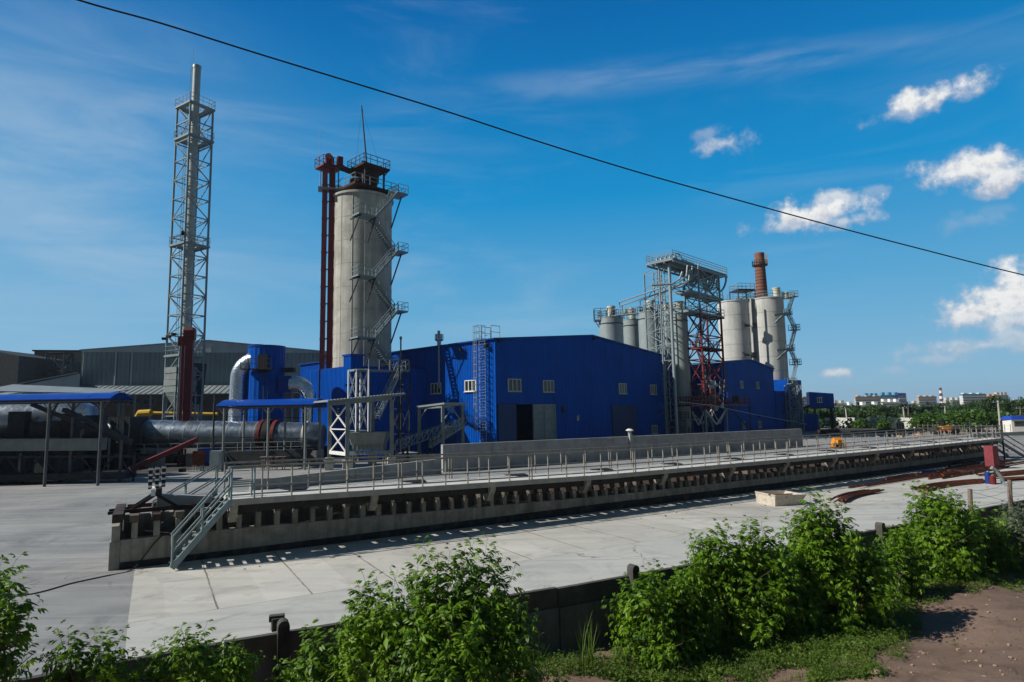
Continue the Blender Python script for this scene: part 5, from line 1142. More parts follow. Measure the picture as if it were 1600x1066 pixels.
# near-black ground sheet and dark plant under the canopies
mb = MB(); mb.add([(p.x, p.y, .005) for p in [U(-420, 775), U(60, 758), U(170, 746), U(325, 733), U(500, 721), U(520, 700), U(300, 683), U(-300, 690)]], [tuple(range(8))]); tag(mb.build('dark_ground', mat('dark_ground', (0.045, 0.042, 0.04), 0.95, 0, 0.5, 0.5, 0.5, 10, stain=(0.14, 0.13, 0.12), stainamt=0.4, stainscale=0.8)), kind='structure')
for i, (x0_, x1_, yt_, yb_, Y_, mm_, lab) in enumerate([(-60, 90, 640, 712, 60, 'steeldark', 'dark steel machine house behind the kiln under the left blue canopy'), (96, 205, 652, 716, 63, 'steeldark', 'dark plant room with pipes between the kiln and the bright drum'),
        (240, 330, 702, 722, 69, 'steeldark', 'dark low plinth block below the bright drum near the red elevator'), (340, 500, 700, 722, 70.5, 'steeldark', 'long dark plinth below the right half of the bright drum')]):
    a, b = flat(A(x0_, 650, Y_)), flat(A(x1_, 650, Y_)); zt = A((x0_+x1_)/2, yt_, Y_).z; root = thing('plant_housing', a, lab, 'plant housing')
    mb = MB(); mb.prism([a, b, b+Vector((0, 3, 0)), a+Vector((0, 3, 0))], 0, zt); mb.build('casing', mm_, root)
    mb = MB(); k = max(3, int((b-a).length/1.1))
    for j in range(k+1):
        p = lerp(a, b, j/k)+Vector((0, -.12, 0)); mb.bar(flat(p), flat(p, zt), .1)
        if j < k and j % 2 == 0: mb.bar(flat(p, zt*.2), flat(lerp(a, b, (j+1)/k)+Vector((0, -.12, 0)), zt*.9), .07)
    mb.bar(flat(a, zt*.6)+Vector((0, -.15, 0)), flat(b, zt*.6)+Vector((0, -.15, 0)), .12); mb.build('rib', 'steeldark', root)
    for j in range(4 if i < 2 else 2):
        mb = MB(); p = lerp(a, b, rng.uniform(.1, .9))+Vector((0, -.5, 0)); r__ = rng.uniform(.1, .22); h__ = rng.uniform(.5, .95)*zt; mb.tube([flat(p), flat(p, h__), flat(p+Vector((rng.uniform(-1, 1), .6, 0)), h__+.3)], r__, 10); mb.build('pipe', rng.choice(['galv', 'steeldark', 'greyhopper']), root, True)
# ================================================================ SECOND BLUE HALL, STEEL SILOS, GANTRY
h2y = 104.0; P2 = flat(A(1128, 600, h2y)); z2e = A(1128, 566, h2y).z; _g = gd; _d = ray(1209, 600); _k = _d.x/_d.y; Q2 = P2+_g*((P2.x-_k*P2.y)/(_k*_g.y-_g.x)); z2m = (P2+Q2)/2; 
h2 = thing('blue_hall', P2, 'second, smaller blue hall with a low gable in front of the pale concrete silos', 'industrial hall')
g2d = (Q2-P2).normalized(); b2d = Vector((-g2d.y, g2d.x, 0)); L2 = (Q2-P2).length; p2 = Plane(P2, Q2); um2_, z2r = p2.hit(1171, 562.5); _, z2q = p2.hit(1209, 577)
z2t = lambda u: z2e+(z2r-z2e)*u/um2_ if u < um2_ else z2q+(z2r-z2q)*(L2-u)/(L2-um2_)
corrugated(P2, Q2, 0, z2t, out=p2.n).build('gable_wall', 'blue', h2)
mb = MB(); mb.prism([P2, P2+b2d*8, P2+b2d*8+g2d*.2, P2+g2d*.2+b2d*.1], 0, z2e-.05); mb.build('side_wall', 'blue', h2); mb = MB(); mb.prism([Q2+b2d*.1-g2d*.2, Q2-g2d*.2+b2d*5, Q2+b2d*5, Q2+b2d*.05], 0, z2e-.05); mb.build('side_wall', 'blue', h2)
mb = MB()
for a, b in ((0-.3, um2_), (um2_, L2+.3)):
    f = [p2.at(a, z2t(max(a, 0)), .3), p2.at(b, z2t(min(b, L2)), .3), p2.at(b, z2t(min(b, L2)), -5), p2.at(a, z2t(max(a, 0)), -5)]; mb.hexa(f, [v+Vector((0, 0, .15)) for v in f])
mb.build('roof', 'bluetrim', h2)
for px, py in ((1158, 601), (1183, 602), (1161, 664), (1186.5, 663)):
    u, zz = p2.hit(px, py); add_window(p2, u, zz, 1.0, 1.15, h2, 2, 'cream', 'palepane')
u, zz = p2.hit(1185, 651); mb = MB(); mb.box(p2.at(u, zz, .2), (.4, .3, .4), p2.rz()); mb.build('wall_lamp', 'steeldark', h2)
def blue_block(label, x0, x1, yt, Y, dep=10, x0lit=True, name='blue_annex'):
    a = flat(A(x0, 600, Y)); zt = A(x0, yt, Y).z; b = flat(U(x1, yt, zt)) if False else a+g2d*0
    d_ = ray(x1, 600); # intersection of the pixel column with the wall direction
    k = d_.x/d_.y; t = (a.x-k*a.y)/(k*g2d.y-g2d.x); b = a+g2d*t
    root = thing(name, a, label, 'annex'); pl = Plane(a, b); corrugated(a, b, 0, lambda u: zt, out=pl.n).build('front_wall', 'blue', root)
    c = a+b2d*dep; corrugated(c, a, 0, lambda u: zt, out=Vector((-g2d.x, -g2d.y, 0))).build('side_wall', 'blue', root)
    mb = MB(); mb.prism([a, b, b+b2d*dep, a+b2d*dep], zt, zt+.15); mb.build('roof', 'bluetrim', root)
    mb = MB(); mb.prism([b+b2d*.05-g2d*.2, b+b2d*.05, b+b2d*dep, b+b2d*dep-g2d*.2], 0, zt-.02); mb.build('rear_wall', 'blue', root); return root, pl, zt
blue_block('dark blue link building under the red lattice tower', 1058, 1128, 571, 104, 14)
blue_block('tall narrow blue annex at the foot of the zigzag silo stair', 1230, 1252, 594, 123, 8)
r_, pl_, zt_b = blue_block('lower blue lean-to in front of the annex beside the pale silos', 1211, 1242, 612, 119.8, 2.5)

def steel_silo(px, ytop, Y, w, label, ybot=None, cap=True):
    c = flat(A(px, 550, Y)); r_ = w/2/S(Y); zt = A(px, ytop, Y-r_).z; root = thing('steel_silo', c, label, 'silo', 'grey steel silos beside the large blue hall')
    mb = MB(); cyl(mb, c, r_, 2.2, zt, 40); mb.build('shell', 'silosteel', root, True)
    mb = MB(); cyl(mb, c, r_+.07, zt-1.1, zt-.98, 40); mb.build('band', 'steeldark', root, True)
    mb = MB(); cyl(mb, c, r_+.05, zt, zt+.12, 40); mb.build('rim', 'silosteel', root, True)
    mb = MB(); mb.tube([flat(c, .8), flat(c, 2.2)], .4, 20, True, r_); mb.build('cone', 'silosteel', root)
    mb = MB()
    for k in range(4): a = k*math.pi/2+.5; mb.bar((c.x+r_*.85*math.cos(a), c.y+r_*.85*math.sin(a), 0), (c.x+r_*.85*math.cos(a), c.y+r_*.85*math.sin(a), 2.5), .3)
    mb.build('leg', 'greyhopper', root)
    arc_rail(c, r_+.1, zt+.12, 0, 2*math.pi, 1.1, .9, .03).build('railing', 'galvgreen', root)
    if cap:
        mb = MB(); cc = c+Vector((.1, -.3, 0)); mb.tube([flat(cc, zt+.1), flat(cc, zt+1.9)], .62, 18); mb.tube([flat(cc, zt+1.75), flat(cc, zt+2.1)], .74, 18); mb.tube([flat(cc+Vector((-.7, 0, 0)), zt+1.4), flat(cc+Vector((-.7, 0, 0)), zt+1.9)], .2, 10); mb.bar(flat(cc+Vector((-.7, 0, 0)), zt+.8), flat(cc, zt+.8), .35); mb.build('top_filter', 'cream', root, True)
    return c, r_, zt
s1 = steel_silo(956, 495, 107, 38, 'leftmost grey steel silo with a railed side platform beside a white filter')
s2 = steel_silo(989, 499, 113, 27, 'darker grey steel silo standing back between its two neighbours')
s3 = steel_silo(1018, 487, 103.5, 37, 'grey steel silo rising behind the right slope of the blue hall roof')
s4 = steel_silo(1063, 490, 99, 27, 'grey steel silo seen full height between the grey column tower and the red tower')
s5 = steel_silo(1046, 492, 109, 22, 'grey steel silo mostly hidden behind the thick grey column')
# side platform and catwalk over the silo tops
zc1 = s1[2]+.1; cw = thing('catwalk', s1[0], 'grey railed catwalk with dust pipes running across the steel silo tops', 'catwalk')
a = flat(A(929, 500, 106)); mb = MB(); mb.prism([a, a+Vector((2.2, -.2, 0)), a+Vector((2.4, 2.2, 0)), a+Vector((.2, 2.4, 0))], zc1-.5, zc1-.35)
mb.bar(flat(a, zc1-.5), flat(a+Vector((1.1, 1, 0)), zc1-2), .1); mb.build('side_platform', 'galvgreen', cw)
mb = railing([flat(v, zc1-.35) for v in (a+Vector((2.2, -.2, 0)), a, a+Vector((.2, 2.4, 0)), a+Vector((2.4, 2.2, 0)))], 1.9, 1.1, .035, 3); mb.build('side_railing', 'steeldark', cw)
c0, c1 = flat(s1[0]+Vector((0, -.5, 0)), zc1+.2), flat(s4[0]+Vector((0, 1, 0)), zc1+.2); dd = (c1-c0).normalized(); nn = Vector((-dd.y, dd.x, 0))
mb = MB(); mb.bar(c0, c1, 1.1, .12); mb.build('deck', 'galvgreen', cw)
for sg in (-.55, .55): railing([c0+nn*sg, c1+nn*sg], 1.1, 1.2, .03, 2).build('railing', 'galvgreen', cw)
for k in range(7):
    mb = MB(); p = lerp(c0, c1, .08+k*.13); mb.box(p+Vector((rng.uniform(-.3, .3), rng.uniform(-.4, .4), .6)), (rng.uniform(.4, .9), .5, rng.uniform(.6, 1.4)), rng.uniform(0, 2)); mb.build('valve_box', rng.choice(['steeldark', 'cream', 'galvgreen']), cw)

# gantry with pipe bends
zG = A(1051, 402, 91).z; G0 = flat(A(1051, 402, 91)); G1 = flat(U(1010, 411, zG)); G2 = flat(U(1136, 429, zG))
gL = G1-G0; gR = G2-G0; gdir = gR.normalized(); gnr = gL.normalized()
ga = thing('pipe_gantry', G0, 'high grey gantry platform crowded with curved dust pipes on tall column legs', 'gantry')
mb = MB(); mb.prism([G0, G2, G2+gL, G1], zG-.15, zG)
for i in range(12): p = lerp(G0, G2, i/11); mb.bar(flat(p, zG-.3), flat(p+gL, zG-.3), .14, .22)
for i in range(4): q = gL*i/3; mb.bar(flat(G0+q, zG-.5), flat(G2+q, zG-.5), .16, .3)
mb.build('deck', 'galvgreen', ga)
Pg = [flat(p, zG) for p in (G0, G2, G2+gL, G1, G0)]
for a, b in zip(Pg[:-1], Pg[1:]): railing([a, b], 1.15, .8, .028, 3).build('railing', 'galvgreen', ga)
pc = flat(A(1049, 500, 92.5)); w0 = gR.normalized()*.1
cg = [pc-gdir*2.2+gnr*.2, pc-gdir*.9+gnr*.2, pc, pc+gnr*2.4, pc-gdir*2.0+gnr*2.6]
lx = [(1024, 99.5), (1036, 98.6), (1049.5, 92.5)]
lg = [flat(A(px, 500, Y)) for px, Y in lx]
for i, p in enumerate(lg):
    mb = MB(); mb.tube([flat(p), flat(p, zG-.5)], (.14 if i < 2 else .24), 12); mb.build('column', 'galv', ga, True)
bk_ = [p+gnr*1.8 for p in (lg[0], lg[2])]
for p in bk_: mb = MB(); mb.tube([flat(p), flat(p, zG-.5)], .14, 10); mb.build('column', 'galvgreen', ga, True)
mb = MB(); n = 11
for k in range(n):
    z0_, z1_ = zG*k/n, zG*(k+1)/n-.3
    for a, b in ((lg[0], lg[1]), (lg[1], lg[2]), (lg[2], bk_[1]), (bk_[0], lg[0]), (bk_[0], bk_[1])):
        mb.bar(flat(a, z1_), flat(b, z1_), .09); mb.bar(flat(a, z0_) if k % 2 else flat(b, z0_), flat(b, z1_) if k % 2 else flat(a, z1_), .08)
mb.build('bracing', 'galvgreen', ga)
mb = MB()
for px, Y in ((1030, 99.2), (1041, 97.5)): p = flat(A(px, 500, Y)); mb.tube([flat(p, 3), flat(p, zG+.1)], .09, 8)
mb.build('riser_pipe', 'galv', ga, True)
for i in range(5):                       # hoops over the deck
    p = G0+gR*.10+gL*(.16+.17*i); mb = MB(); pts = [flat(p, zG+.1)]
    for k in range(9): a = math.pi*k/8; pts.append(flat(p+gdir*(1.1-1.1*math.cos(a)), zG+.45+.75*math.sin(a)))
    pts.append(flat(p+gdir*6, zG+.35)); mb.tube(pts, .13, 10); mb.build('pipe_hoop', 'galv', ga, True)
for i in range(9):                       # big bends under the right part
    p = G0+gR*(.36+.072*i)+gL*(.1+.1*(i % 4)); mb = MB(); R1 = 1.5+.25*(i % 3); pts = []
    for k in range(10): a = math.pi*.95*k/9; pts.append(flat(p+gdir*(R1*.9*math.cos(a)*.9)+gnr*(.5*math.sin(a)), zG-.9-R1*math.sin(a)))
    mb.tube([flat(pts[0], zG-.3)]+pts, .17, 12); mb.build('pipe_bend', 'galv', ga, True)
# long dust lines from silos to the gantry
for i, (pa, pb) in enumerate([((968, 472, 107), (1062, 440, 90)), ((972, 477, 107), (1066, 447, 91)), ((1000, 470, 105), (1070, 441, 92)), ((1020, 466, 104), (1080, 436, 94))]):
    a, b = A(*pa), A(*pb); mb = MB(); mb.tube([a+Vector((0, 0, -1.0)), a, b, b+Vector((1.2, .6, .9)), b+Vector((1.5, .8, 2.6))], .12, 10); mb.build('dust_line', 'galv', ga, True)
mb = MB(); c_ = A(1052, 420, 92); pts = []
for k in range(9): a = math.pi/2*k/8; pts.append(c_+gdir*(1.6*math.sin(a)+.2)+Vector((0, 0, -2.6+2.6*math.cos(a)))*1.0)
mb.tube([A(1018, 446, 87)]+[A(1050, 444, 87)]+[A(1062, 436, 87), A(1066, 425, 87)], .14, 10); mb.build('dust_line', 'galv', ga, True)

# red and grey lattice tower
tw0 = flat(A(1097.5, 560, 96.5)); zr1, zr2 = A(1097, 484, 96.5).z, A(1097, 430, 96.5).z
d_ = ray(1130, 560); k_ = d_.x/d_.y; t_ = (tw0.x-k_*tw0.y)/(k_*gdir.y-gdir.x); tw1 = tw0+gdir*t_
d_ = ray(1075, 560); k_ = d_.x/d_.y; t_ = (tw0.x-k_*tw0.y)/(k_*gnr.y-gnr.x); tw3 = tw0+gnr*t_
tw2 = tw1+(tw3-tw0); TW = [tw0, tw1, tw2, tw3]
rt_ = thing('lattice_tower', tw0, 'red lattice stair tower with grey upper storeys under the pipe gantry', 'lattice tower')
zlv = [A(1097, y, 96.5).z for y in (690, 628, 590, 541, 484)]
mb = MB()
zw = A(1097, 640, 96.5).z
for p in TW: mb.bar(flat(p), flat(p, zw), .26)
mb.build('base_leg', 'galvgreen', rt_)
la, lb = lattice([flat(p, zw) for p in TW], [flat(p, zr1) for p in TW], 4, .13, .085, 'x'); la.build('leg', 'red', rt_); lb.build('bracing', 'red', rt_)
la, lb = lattice([flat(p, zr1) for p in TW], [flat(p, zG-.3) for p in TW], 3, .12, .08, 'x'); la.build('upper_leg', 'galvgreen', rt_); lb.build('upper_bracing', 'galvgreen', rt_)
mb = MB()
for i in range(4):
    a, b = TW[i], TW[(i+1) % 4]; mb.bar(flat(a, zw), flat(lerp(a, b, .5), zw-2.4), .14); mb.bar(flat(b, zw), flat(lerp(a, b, .5), zw-2.4), .14)
mb.build('unpainted_brace', 'white', rt_)
def tplat(z_, m_, ov=.0, nm='platform', ext=(0, 0)):
    cx = (tw0+tw2)/2; P = [p+(p-cx).normalized()*ov for p in TW]; P[1] += gdir*ext[0]; P[2] += gdir*ext[0]; P[0] -= gdir*ext[1]; P[3] -= gdir*ext[1]
    mb = MB(); mb.prism(P, z_-.2, z_)
    for i in range(6): a = lerp(P[0], P[1], i/5); b = lerp(P[3], P[2], i/5); mb.bar(flat(a, z_-.3), flat(b, z_-.3), .12, .2)
    o = mb.build(nm, m_, rt_); railing([flat(p, z_) for p in P+[P[0]]], 1.1, 1.0, .03, 2).build('railing', m_, o)
tplat(A(1097, 541, 96.5).z, 'red'); tplat(A(1097, 487, 96.5).z, 'galvgreen', .3, 'platform', (.8, 3.5)); tplat(A(1097, 457, 96.5).z, 'galvgreen', .3, 'platform', (.6, 3.2))
zz_ = [A(1105, y, 99).z for y in (668, 628, 585, 541, 487)]
ctr = (tw0+tw2)/2
for i in range(4):
    sg = 1 if i % 2 else -1; a = ctr-gdir*1.6*sg+gnr*.2; b = ctr+gdir*1.6*sg+gnr*.2; flight(flat(a, zz_[i]), flat(b, zz_[i+1]), gnr*.75, rt_, 'red' if i > 1 else 'galvgreen')
# low red platform with railing reaching right
zq = A(1120, 631, 96).z; ra = flat(A(1080, 630, 92)); 
d_ = ray(1171, 630); k_ = d_.x/d_.y; t_ = (ra.x-k_*ra.y)/(k_*gdir.y-gdir.x); rb_ = ra+gdir*t_
mb = MB(); P = [ra, rb_, rb_+gnr*2.6, ra+gnr*2.6]; mb.prism(P, zq-.35, zq-.1); o = mb.build('low_platform', 'red', rt_); railing([flat(p, zq-.1) for p in P+[P[0]]], 1.15, .8, .04, 2).build('railing', 'red', o)
mb = MB()
for p in P: mb.bar(flat(p), flat(p, zq-.2), .16)
mb.bar(flat(P[1], 1), flat(lerp(P[0], P[1], .6), zq-.3), .12); mb.build('platform_leg', 'steeldark', rt_)
zq2 = A(1110, 655, 97).z; a = flat(A(1072, 655, 97)); P = [a, a+gdir*5.2, a+gdir*5.2+gnr*3, a+gnr*3]; mb = MB(); mb.prism(P, zq2-.2, zq2)
for p in P: mb.bar(flat(p), flat(p, zq2-.1), .18)
o = mb.build('ground_platform', 'galvgreen', rt_); railing([flat(p, zq2) for p in P+[P[0]]], 1.1, .9, .03, 3).build('railing', 'steeldark', o)
mc = thing('loading_head', ctr, 'cluttered grey loading spout with a red motor hanging inside the red lattice tower', 'loading spout')
mb = MB(); c = flat(A(1113, 610, 99)); z_ = A(1113, 600, 99).z
mb.tube([flat(c, z_+.5), flat(c, z_-2.5), flat(c+gdir*.8, z_-4.2)], [.55, .5, .35], 14)
for k in range(14): a = rng.uniform(-1, 1, 3); p = c+Vector((a[0]*1.4, a[1]*1.0, 0)); mb.box(flat(p, z_-1.8+a[2]*2.2), (rng.uniform(.2, .6), .3, rng.uniform(.2, .9)), rng.uniform(0, 3))
for k in range(5): p = c+Vector((-1.5+k*.7, -.6, 0)); mb.bar(flat(p, z_-4), flat(p+Vector((.5, 0, 0)), z_+.6), .07)
mb.build('spout', 'galv', mc); p = A(1112, 612, 96.5); mb = MB(); mb.box(p, (.7, .5, .9), .4); mb.build('motor', 'red', mc); p = A(1137, 618, 97.5); mb = MB(); mb.box(p, (1.1, .8, 1.2), .6); mb.build('blower', 'bluemach', mc)

# two workers on the low red platform? only dark shapes in the photograph: drums and hoses
mb = MB()
for px in (1147, 1152): p = A(px, 624, 100); mb.tube([p+Vector((0, 0, -.6)), p+Vector((0, 0, .5))], .28, 10)
tag(mb.build('barrel', 'rustdark') if 0 else mb.build('valve_pair', 'steeldark'), 'pair of dark upright valves on the low red platform', 'valve')

# ================================================================ PALE CONCRETE SILOS
def conc_silo(px, ytop, Y, w, label):
    c = flat(A(px, 560, Y)); r_ = w/2/S(Y); zt = A(px-4, ytop, Y-r_).z; root = thing('concrete_silo', c, label, 'silo', 'pale concrete silos')
    mb = MB(); cyl(mb, c, r_, 0, zt, 56); mb.build('shell', 'silor', root, True)
    for k in range(1, 9): mb = MB(); z_ = zt*k/9+rng.uniform(-.1, .1); cyl(mb, c, r_+.02, z_, z_+.06, 56); mb.build('pour_ring', 'deckedge', root, True)
    mb = MB(); cyl(mb, c, r_+.12, zt, zt+.22, 56); mb.build('rim', 'silor', root, True)
    arc_rail(c, r_+.05, zt+.22, 0, 2*math.pi, 1.2, 1.0, .035).build('railing', 'galvgreen', root); return c, r_, zt, root
A1 = conc_silo(1150, 470, 131, 47, 'left front pale concrete silo beside the red lattice tower')
B1 = conc_silo(1204, 465, 130, 48.5, 'right front pale concrete silo with zigzag stairs on its right side')
C1 = conc_silo(1178, 470, 143, 40, 'rear pale concrete silo glimpsed in the gap between the two front ones')
cp = thing('pipe_clamp_run', A(1175, 520, 124), 'dark pipe brackets bridging the gap between the two front concrete silos', 'bracket')
for y in (509, 555): mb = MB(); p = A(1163, y, 126.6); mb.box(A(1166, y, 126.6), (1.1, .9, .4)); mb.box(A(1178, y, 126.6), (.8, .9, 1.1)); mb.bar(A(1160, y-4, 126.6), A(1180, y+3, 126.6), .14); mb.build('clamp', 'steeldark', cp)
mb = MB(); mb.tube([flat(A(1175, 520, 126.6)), flat(A(1173, 470, 126.6), A(1173, 466, 126.6).z)], .16, 10); mb.build('pipe', 'silor', cp)
zP = A1[2]+1.2; tp = thing('roof_platform', A1[0], 'raised grey railed platform on top of the concrete silos', 'platform')
a = flat(A(1153, 450, 130)); mb = MB(); zt = A(1165, 451, 130).z; P = [a, a+Vector((3.8, .6, 0)), a+Vector((3.2, 4, 0)), a+Vector((-.6, 3.4, 0))]; mb.prism(P, zt-.3, zt)
for p in P: mb.bar(flat(p, A1[2]), flat(p, zt), .2)
mb.bar(flat(P[0], A1[2]+.4), flat(P[1], zt-.2), .14); mb.build('deck', 'steeldark', tp); railing([flat(p, zt) for p in P+[P[0]]], 1.2, .9, .035, 2).build('railing', 'galvgreen', tp)
mb = MB(); b0 = flat(A(1150, 466, 129), A1[2]+.3); b1 = flat(A(1238, 462, 130), B1[2]+.3); mb.bar(b0, b1, 1.2, .15); mb.build('bridge', 'galvgreen', tp); railing([b0+Vector((0, -.6, 0)), b1+Vector((0, -.6, 0))], 1.2, 1.1, .035, 2).build('railing', 'galvgreen', tp)
for px, w, lab in ((1214, .75, 'taller'), (1228, .62, 'shorter')):
    p = flat(A(px, 470, 129)); mb = MB(); zt = A(px, 452 if px == 1214 else 459, 129).z; root = thing('silo_filter', flat(p, B1[2]), lab+' cream round filter on the right concrete silo', 'filter')
    cyl(mb, p, w, B1[2]+.1, zt, 20); mb.build('body', 'cream', root, True); mb = MB(); cyl(mb, p, w*1.12, zt, zt+.25, 20); mb.build('lid', 'cream', root, True)
# zigzag stair on the right concrete silo
zs = thing('zigzag_stair', B1[0]+Vector((B1[1], 0, 0)), 'grey-green zigzag stair climbing the right side of the pale concrete silos', 'stairs')
xL, xR = 1226, 1243
lv_ = [(1238, 668), (1246, 634), (1236, 600), (1243, 570), (1233, 548), (1241, 516), (1229, 492), (1238, 464)]
prev = None
for i, (px, py) in enumerate(lv_):
    c = A(px, py, (123.3 if i % 2 == 0 else 124.2) if i < 3 else (127.6 if i % 2 == 0 else 128.5)); mb = MB(); mb.box(c, (1.9, 1.5, .16), .5); o = mb.build('landing', 'galvgreen', zs)
    q = [c+Vector(v) for v in ((-.9, -.7, 0), (.9, -.7, 0), (.9, .7, 0), (-.9, .7, 0))]; railing([q[0], q[1], q[2], q[3]], 1.15, .9, .04, 2).build('railing', 'galvgreen', o)
    if prev is not None: flight(prev, c, Vector((.1, -.8, 0)), zs, 'galvgreen', None, True, .07, .028)
    prev = c
for (x0, y0, x1, y1) in ((1209, 493, 1236, 489), (1211, 505, 1222, 494), (1213, 548, 1240, 545), (1214, 562, 1230, 548)):
    mb = MB(); mb.bar(A(x0, y0, 126), A(x1, y1, 127), .35); mb.build('outrigger', 'galvgreen', zs)
z0_ = flat(A(1243, 664, 121.5)); mb = MB()
P = [z0_+Vector(v) for v in ((-1.2, -.8, 0), (1.2, -.8, 0), (1.2, .9, 0), (-1.2, .9, 0))]; la, lb = lattice(P, [flat(p, A(1243, 602, 121.5).z) for p in P], 4, .09, .06, 'x'); la.build('leg', 'galvgreen', zs); lb.build('bracing', 'galvgreen', zs)
# brick chimney
by_ = 175.0; c = flat(A(1189, 440, by_)); zt = A(1188, 397, by_).z; bch = thing('brick_chimney', c, 'old red brick chimney with iron bands and a railed balcony behind the concrete silos', 'chimney')
mb = MB(); r0_, r1_ = 9.3/S(by_)*1.25, 7.2/S(by_); mb.tube([flat(c), flat(c, zt)], r0_*1.2, 32, True, r1_); mb.build('stack', 'brick', bch, True)
for k in range(9): mb = MB(); z_ = A(1188, 424+k*5, by_).z; rr = (r1_+(r0_*1.2-r1_)*(1-z_/zt))*1.03; mb.tube([flat(c, z_), flat(c, z_+.18)], rr, 28); mb.build('band', 'steeldark', bch, True)
mb = MB(); cyl(mb, c, r1_*1.05, zt-.6, zt+.2, 28); mb.build('crown', 'brick', bch, True)
z_ = A(1188, 414.5, by_).z; mb = MB(); cyl(mb, c, r1_+.8, z_-.2, z_, 20); o = mb.build('balcony', 'steeldark', bch); arc_rail(c, r1_+.75, z_, 0, 2*math.pi, 1.2, .8, .05).build('railing', 'steeldark', o)
mb = MB(); p = c+Vector((r1_+.3, -1.0, 0)); mb.box(flat(p, z_+1.6), (.6, .4, 2.6)); mb.build('antenna', 'white', bch)

# ================================================================ ELEVATED CABIN
cy_ = 128.0; a, b = flat(A(1266, 640, cy_)), flat(A(1304, 640, cy_+1)); zb, zt, zt2 = A(1266, 637, cy_).z, A(1266, 613.5, cy_).z, A(1304, 616, cy_+1).z
cab = thing('elevated_cabin', a, 'blue corrugated cabin raised on steel legs right of the halls', 'cabin')
pl = Plane(a, b); mb = MB(); dp = Vector((2.2, 6, 0)); c_, d_ = b+dp, a+dp
mb = corrugated(a, b, zb, lambda u: lerp(zt, zt2, u/pl.L), out=pl.n, pitch=.35); m2 = corrugated(b, c_, zb, lambda u: zt2, out=Vector((.94, -.34, 0)), pitch=.35); mb.add(m2.v, m2.f); mb.prism([a+dp*.02, b+dp*.02, c_, d_], zb, [zt-.02, zt2-.02, zt2-.02, zt-.02]); mb.build('wall', 'blue', cab)
mb = MB(); mb.prism([a, b, c_, d_], [zt, zt2, zt2, zt], [zt+.15, zt2+.15, zt2+.15, zt+.15]); mb.build('roof', 'bluetrim', cab)
mb = MB(); mb.prism([a, b, c_, d_], zb-.25, zb); mb.build('floor_frame', 'steeldark', cab)
u, zz = pl.hit(1280, 625); add_window(pl, u, zz, 1.0, .95, cab, 2)
for p in (a+Vector((1.1, .4, 0)), b-Vector((.4, -.3, 0)), c_, d_): mb = MB(); mb.bar(flat(p), flat(p, zb-.2), .35); mb.build('leg', 'steeldark', cab)
mb = MB(); mb.bar(flat(b, zb-3.0), flat(c_, zb-.3), .15); mb.bar(flat(c_, zb-3), flat(b, zb-.3), .15); mb.bar(A(1250, 640, cy_+1), A(1266, 634, cy_), .5); mb.build('bracing', 'steeldark', cab)
a = flat(A(1254, 650, 126)); mb = corrugated(a, flat(A(1278, 650, 126.5)), 0, lambda u: A(1260, 647, 126).z, pitch=.35); mb.prism([a+Vector((0, .1, 0)), flat(A(1278, 650, 126.6)), flat(A(1279, 650, 130)), flat(A(1254, 650, 130))], 0, A(1260, 647, 126).z-.03); tag(mb.build('blue_store', 'blue'), 'low blue store wall under the left leg of the elevated cabin', 'store')
mb = MB(); mb.tube([A(1060, 628, 88), A(1110, 633, 92), A(1180, 648, 104), A(1260, 663, 120)], .05, 6); tag(mb.build('slack_hose', 'galv'), 'thin pale hose drooping from the red platform toward the right', 'hose')
def pole(px, yt, yb, Y=None, lean=0, label='', m='siloc', r_=.16):
    p = U(px, yb) if Y is None else flat(A(px, yb, Y)); zt = A(px+lean, yt, p.y); root = thing('utility_pole', p, label, 'utility pole', 'concrete utility poles')
    mb = MB(); mb.tube([p, Vector((zt.x, p.y, zt.z))], r_*1.3, 8, True, r_*.8); mb.build('pole', m, root); mb = MB(); t = Vector((zt.x, p.y, zt.z)); mb.bar(t+Vector((-.9, 0, -.3)), t+Vector((.9, 0, -.3)), .12)
    for x in (-.8, 0, .8): mb.tube([t+Vector((x, 0, -.28)), t+Vector((x, 0, .0))], .06, 6)
    mb.build('crossarm', 'galv', root); return t
T = [pole(1325, 637, 668, None, -4, 'leaning pale pole just right of the elevated cabin'), pole(1415, 636, 667, None, -4, 'pole in front of the concrete fence at the middle of the far yard'), pole(1419, 634, 660, 150, 0, 'thin darker pole just behind the concrete fence', 'wood', .12),
     pole(1479, 634, 663, None, -3, 'pole standing behind the orange road roller'), pole(1564, 626, 674, None, -5, 'tallest pole, left of the small white kiosk'), pole(1594, 636, 655, 130, 0, 'short dark pole at the right edge behind the kiosk', 'wood', .12)]
for i in range(2):
    mb = MB(); o_ = Vector((.6*(1-2*i), 0, 0))
    for a, b in zip([T[0], T[1], T[3]], [T[1], T[3], T[4]]): mb.tube([a+o_, lerp(a, b, .5)+o_-Vector((0, 0, .5)), b+o_], .02, 4)
    tag(mb.build('overhead_wire', 'steeldark'), ['left', 'right'][i]+'-hand thin wire strung between the far concrete poles', 'wire')

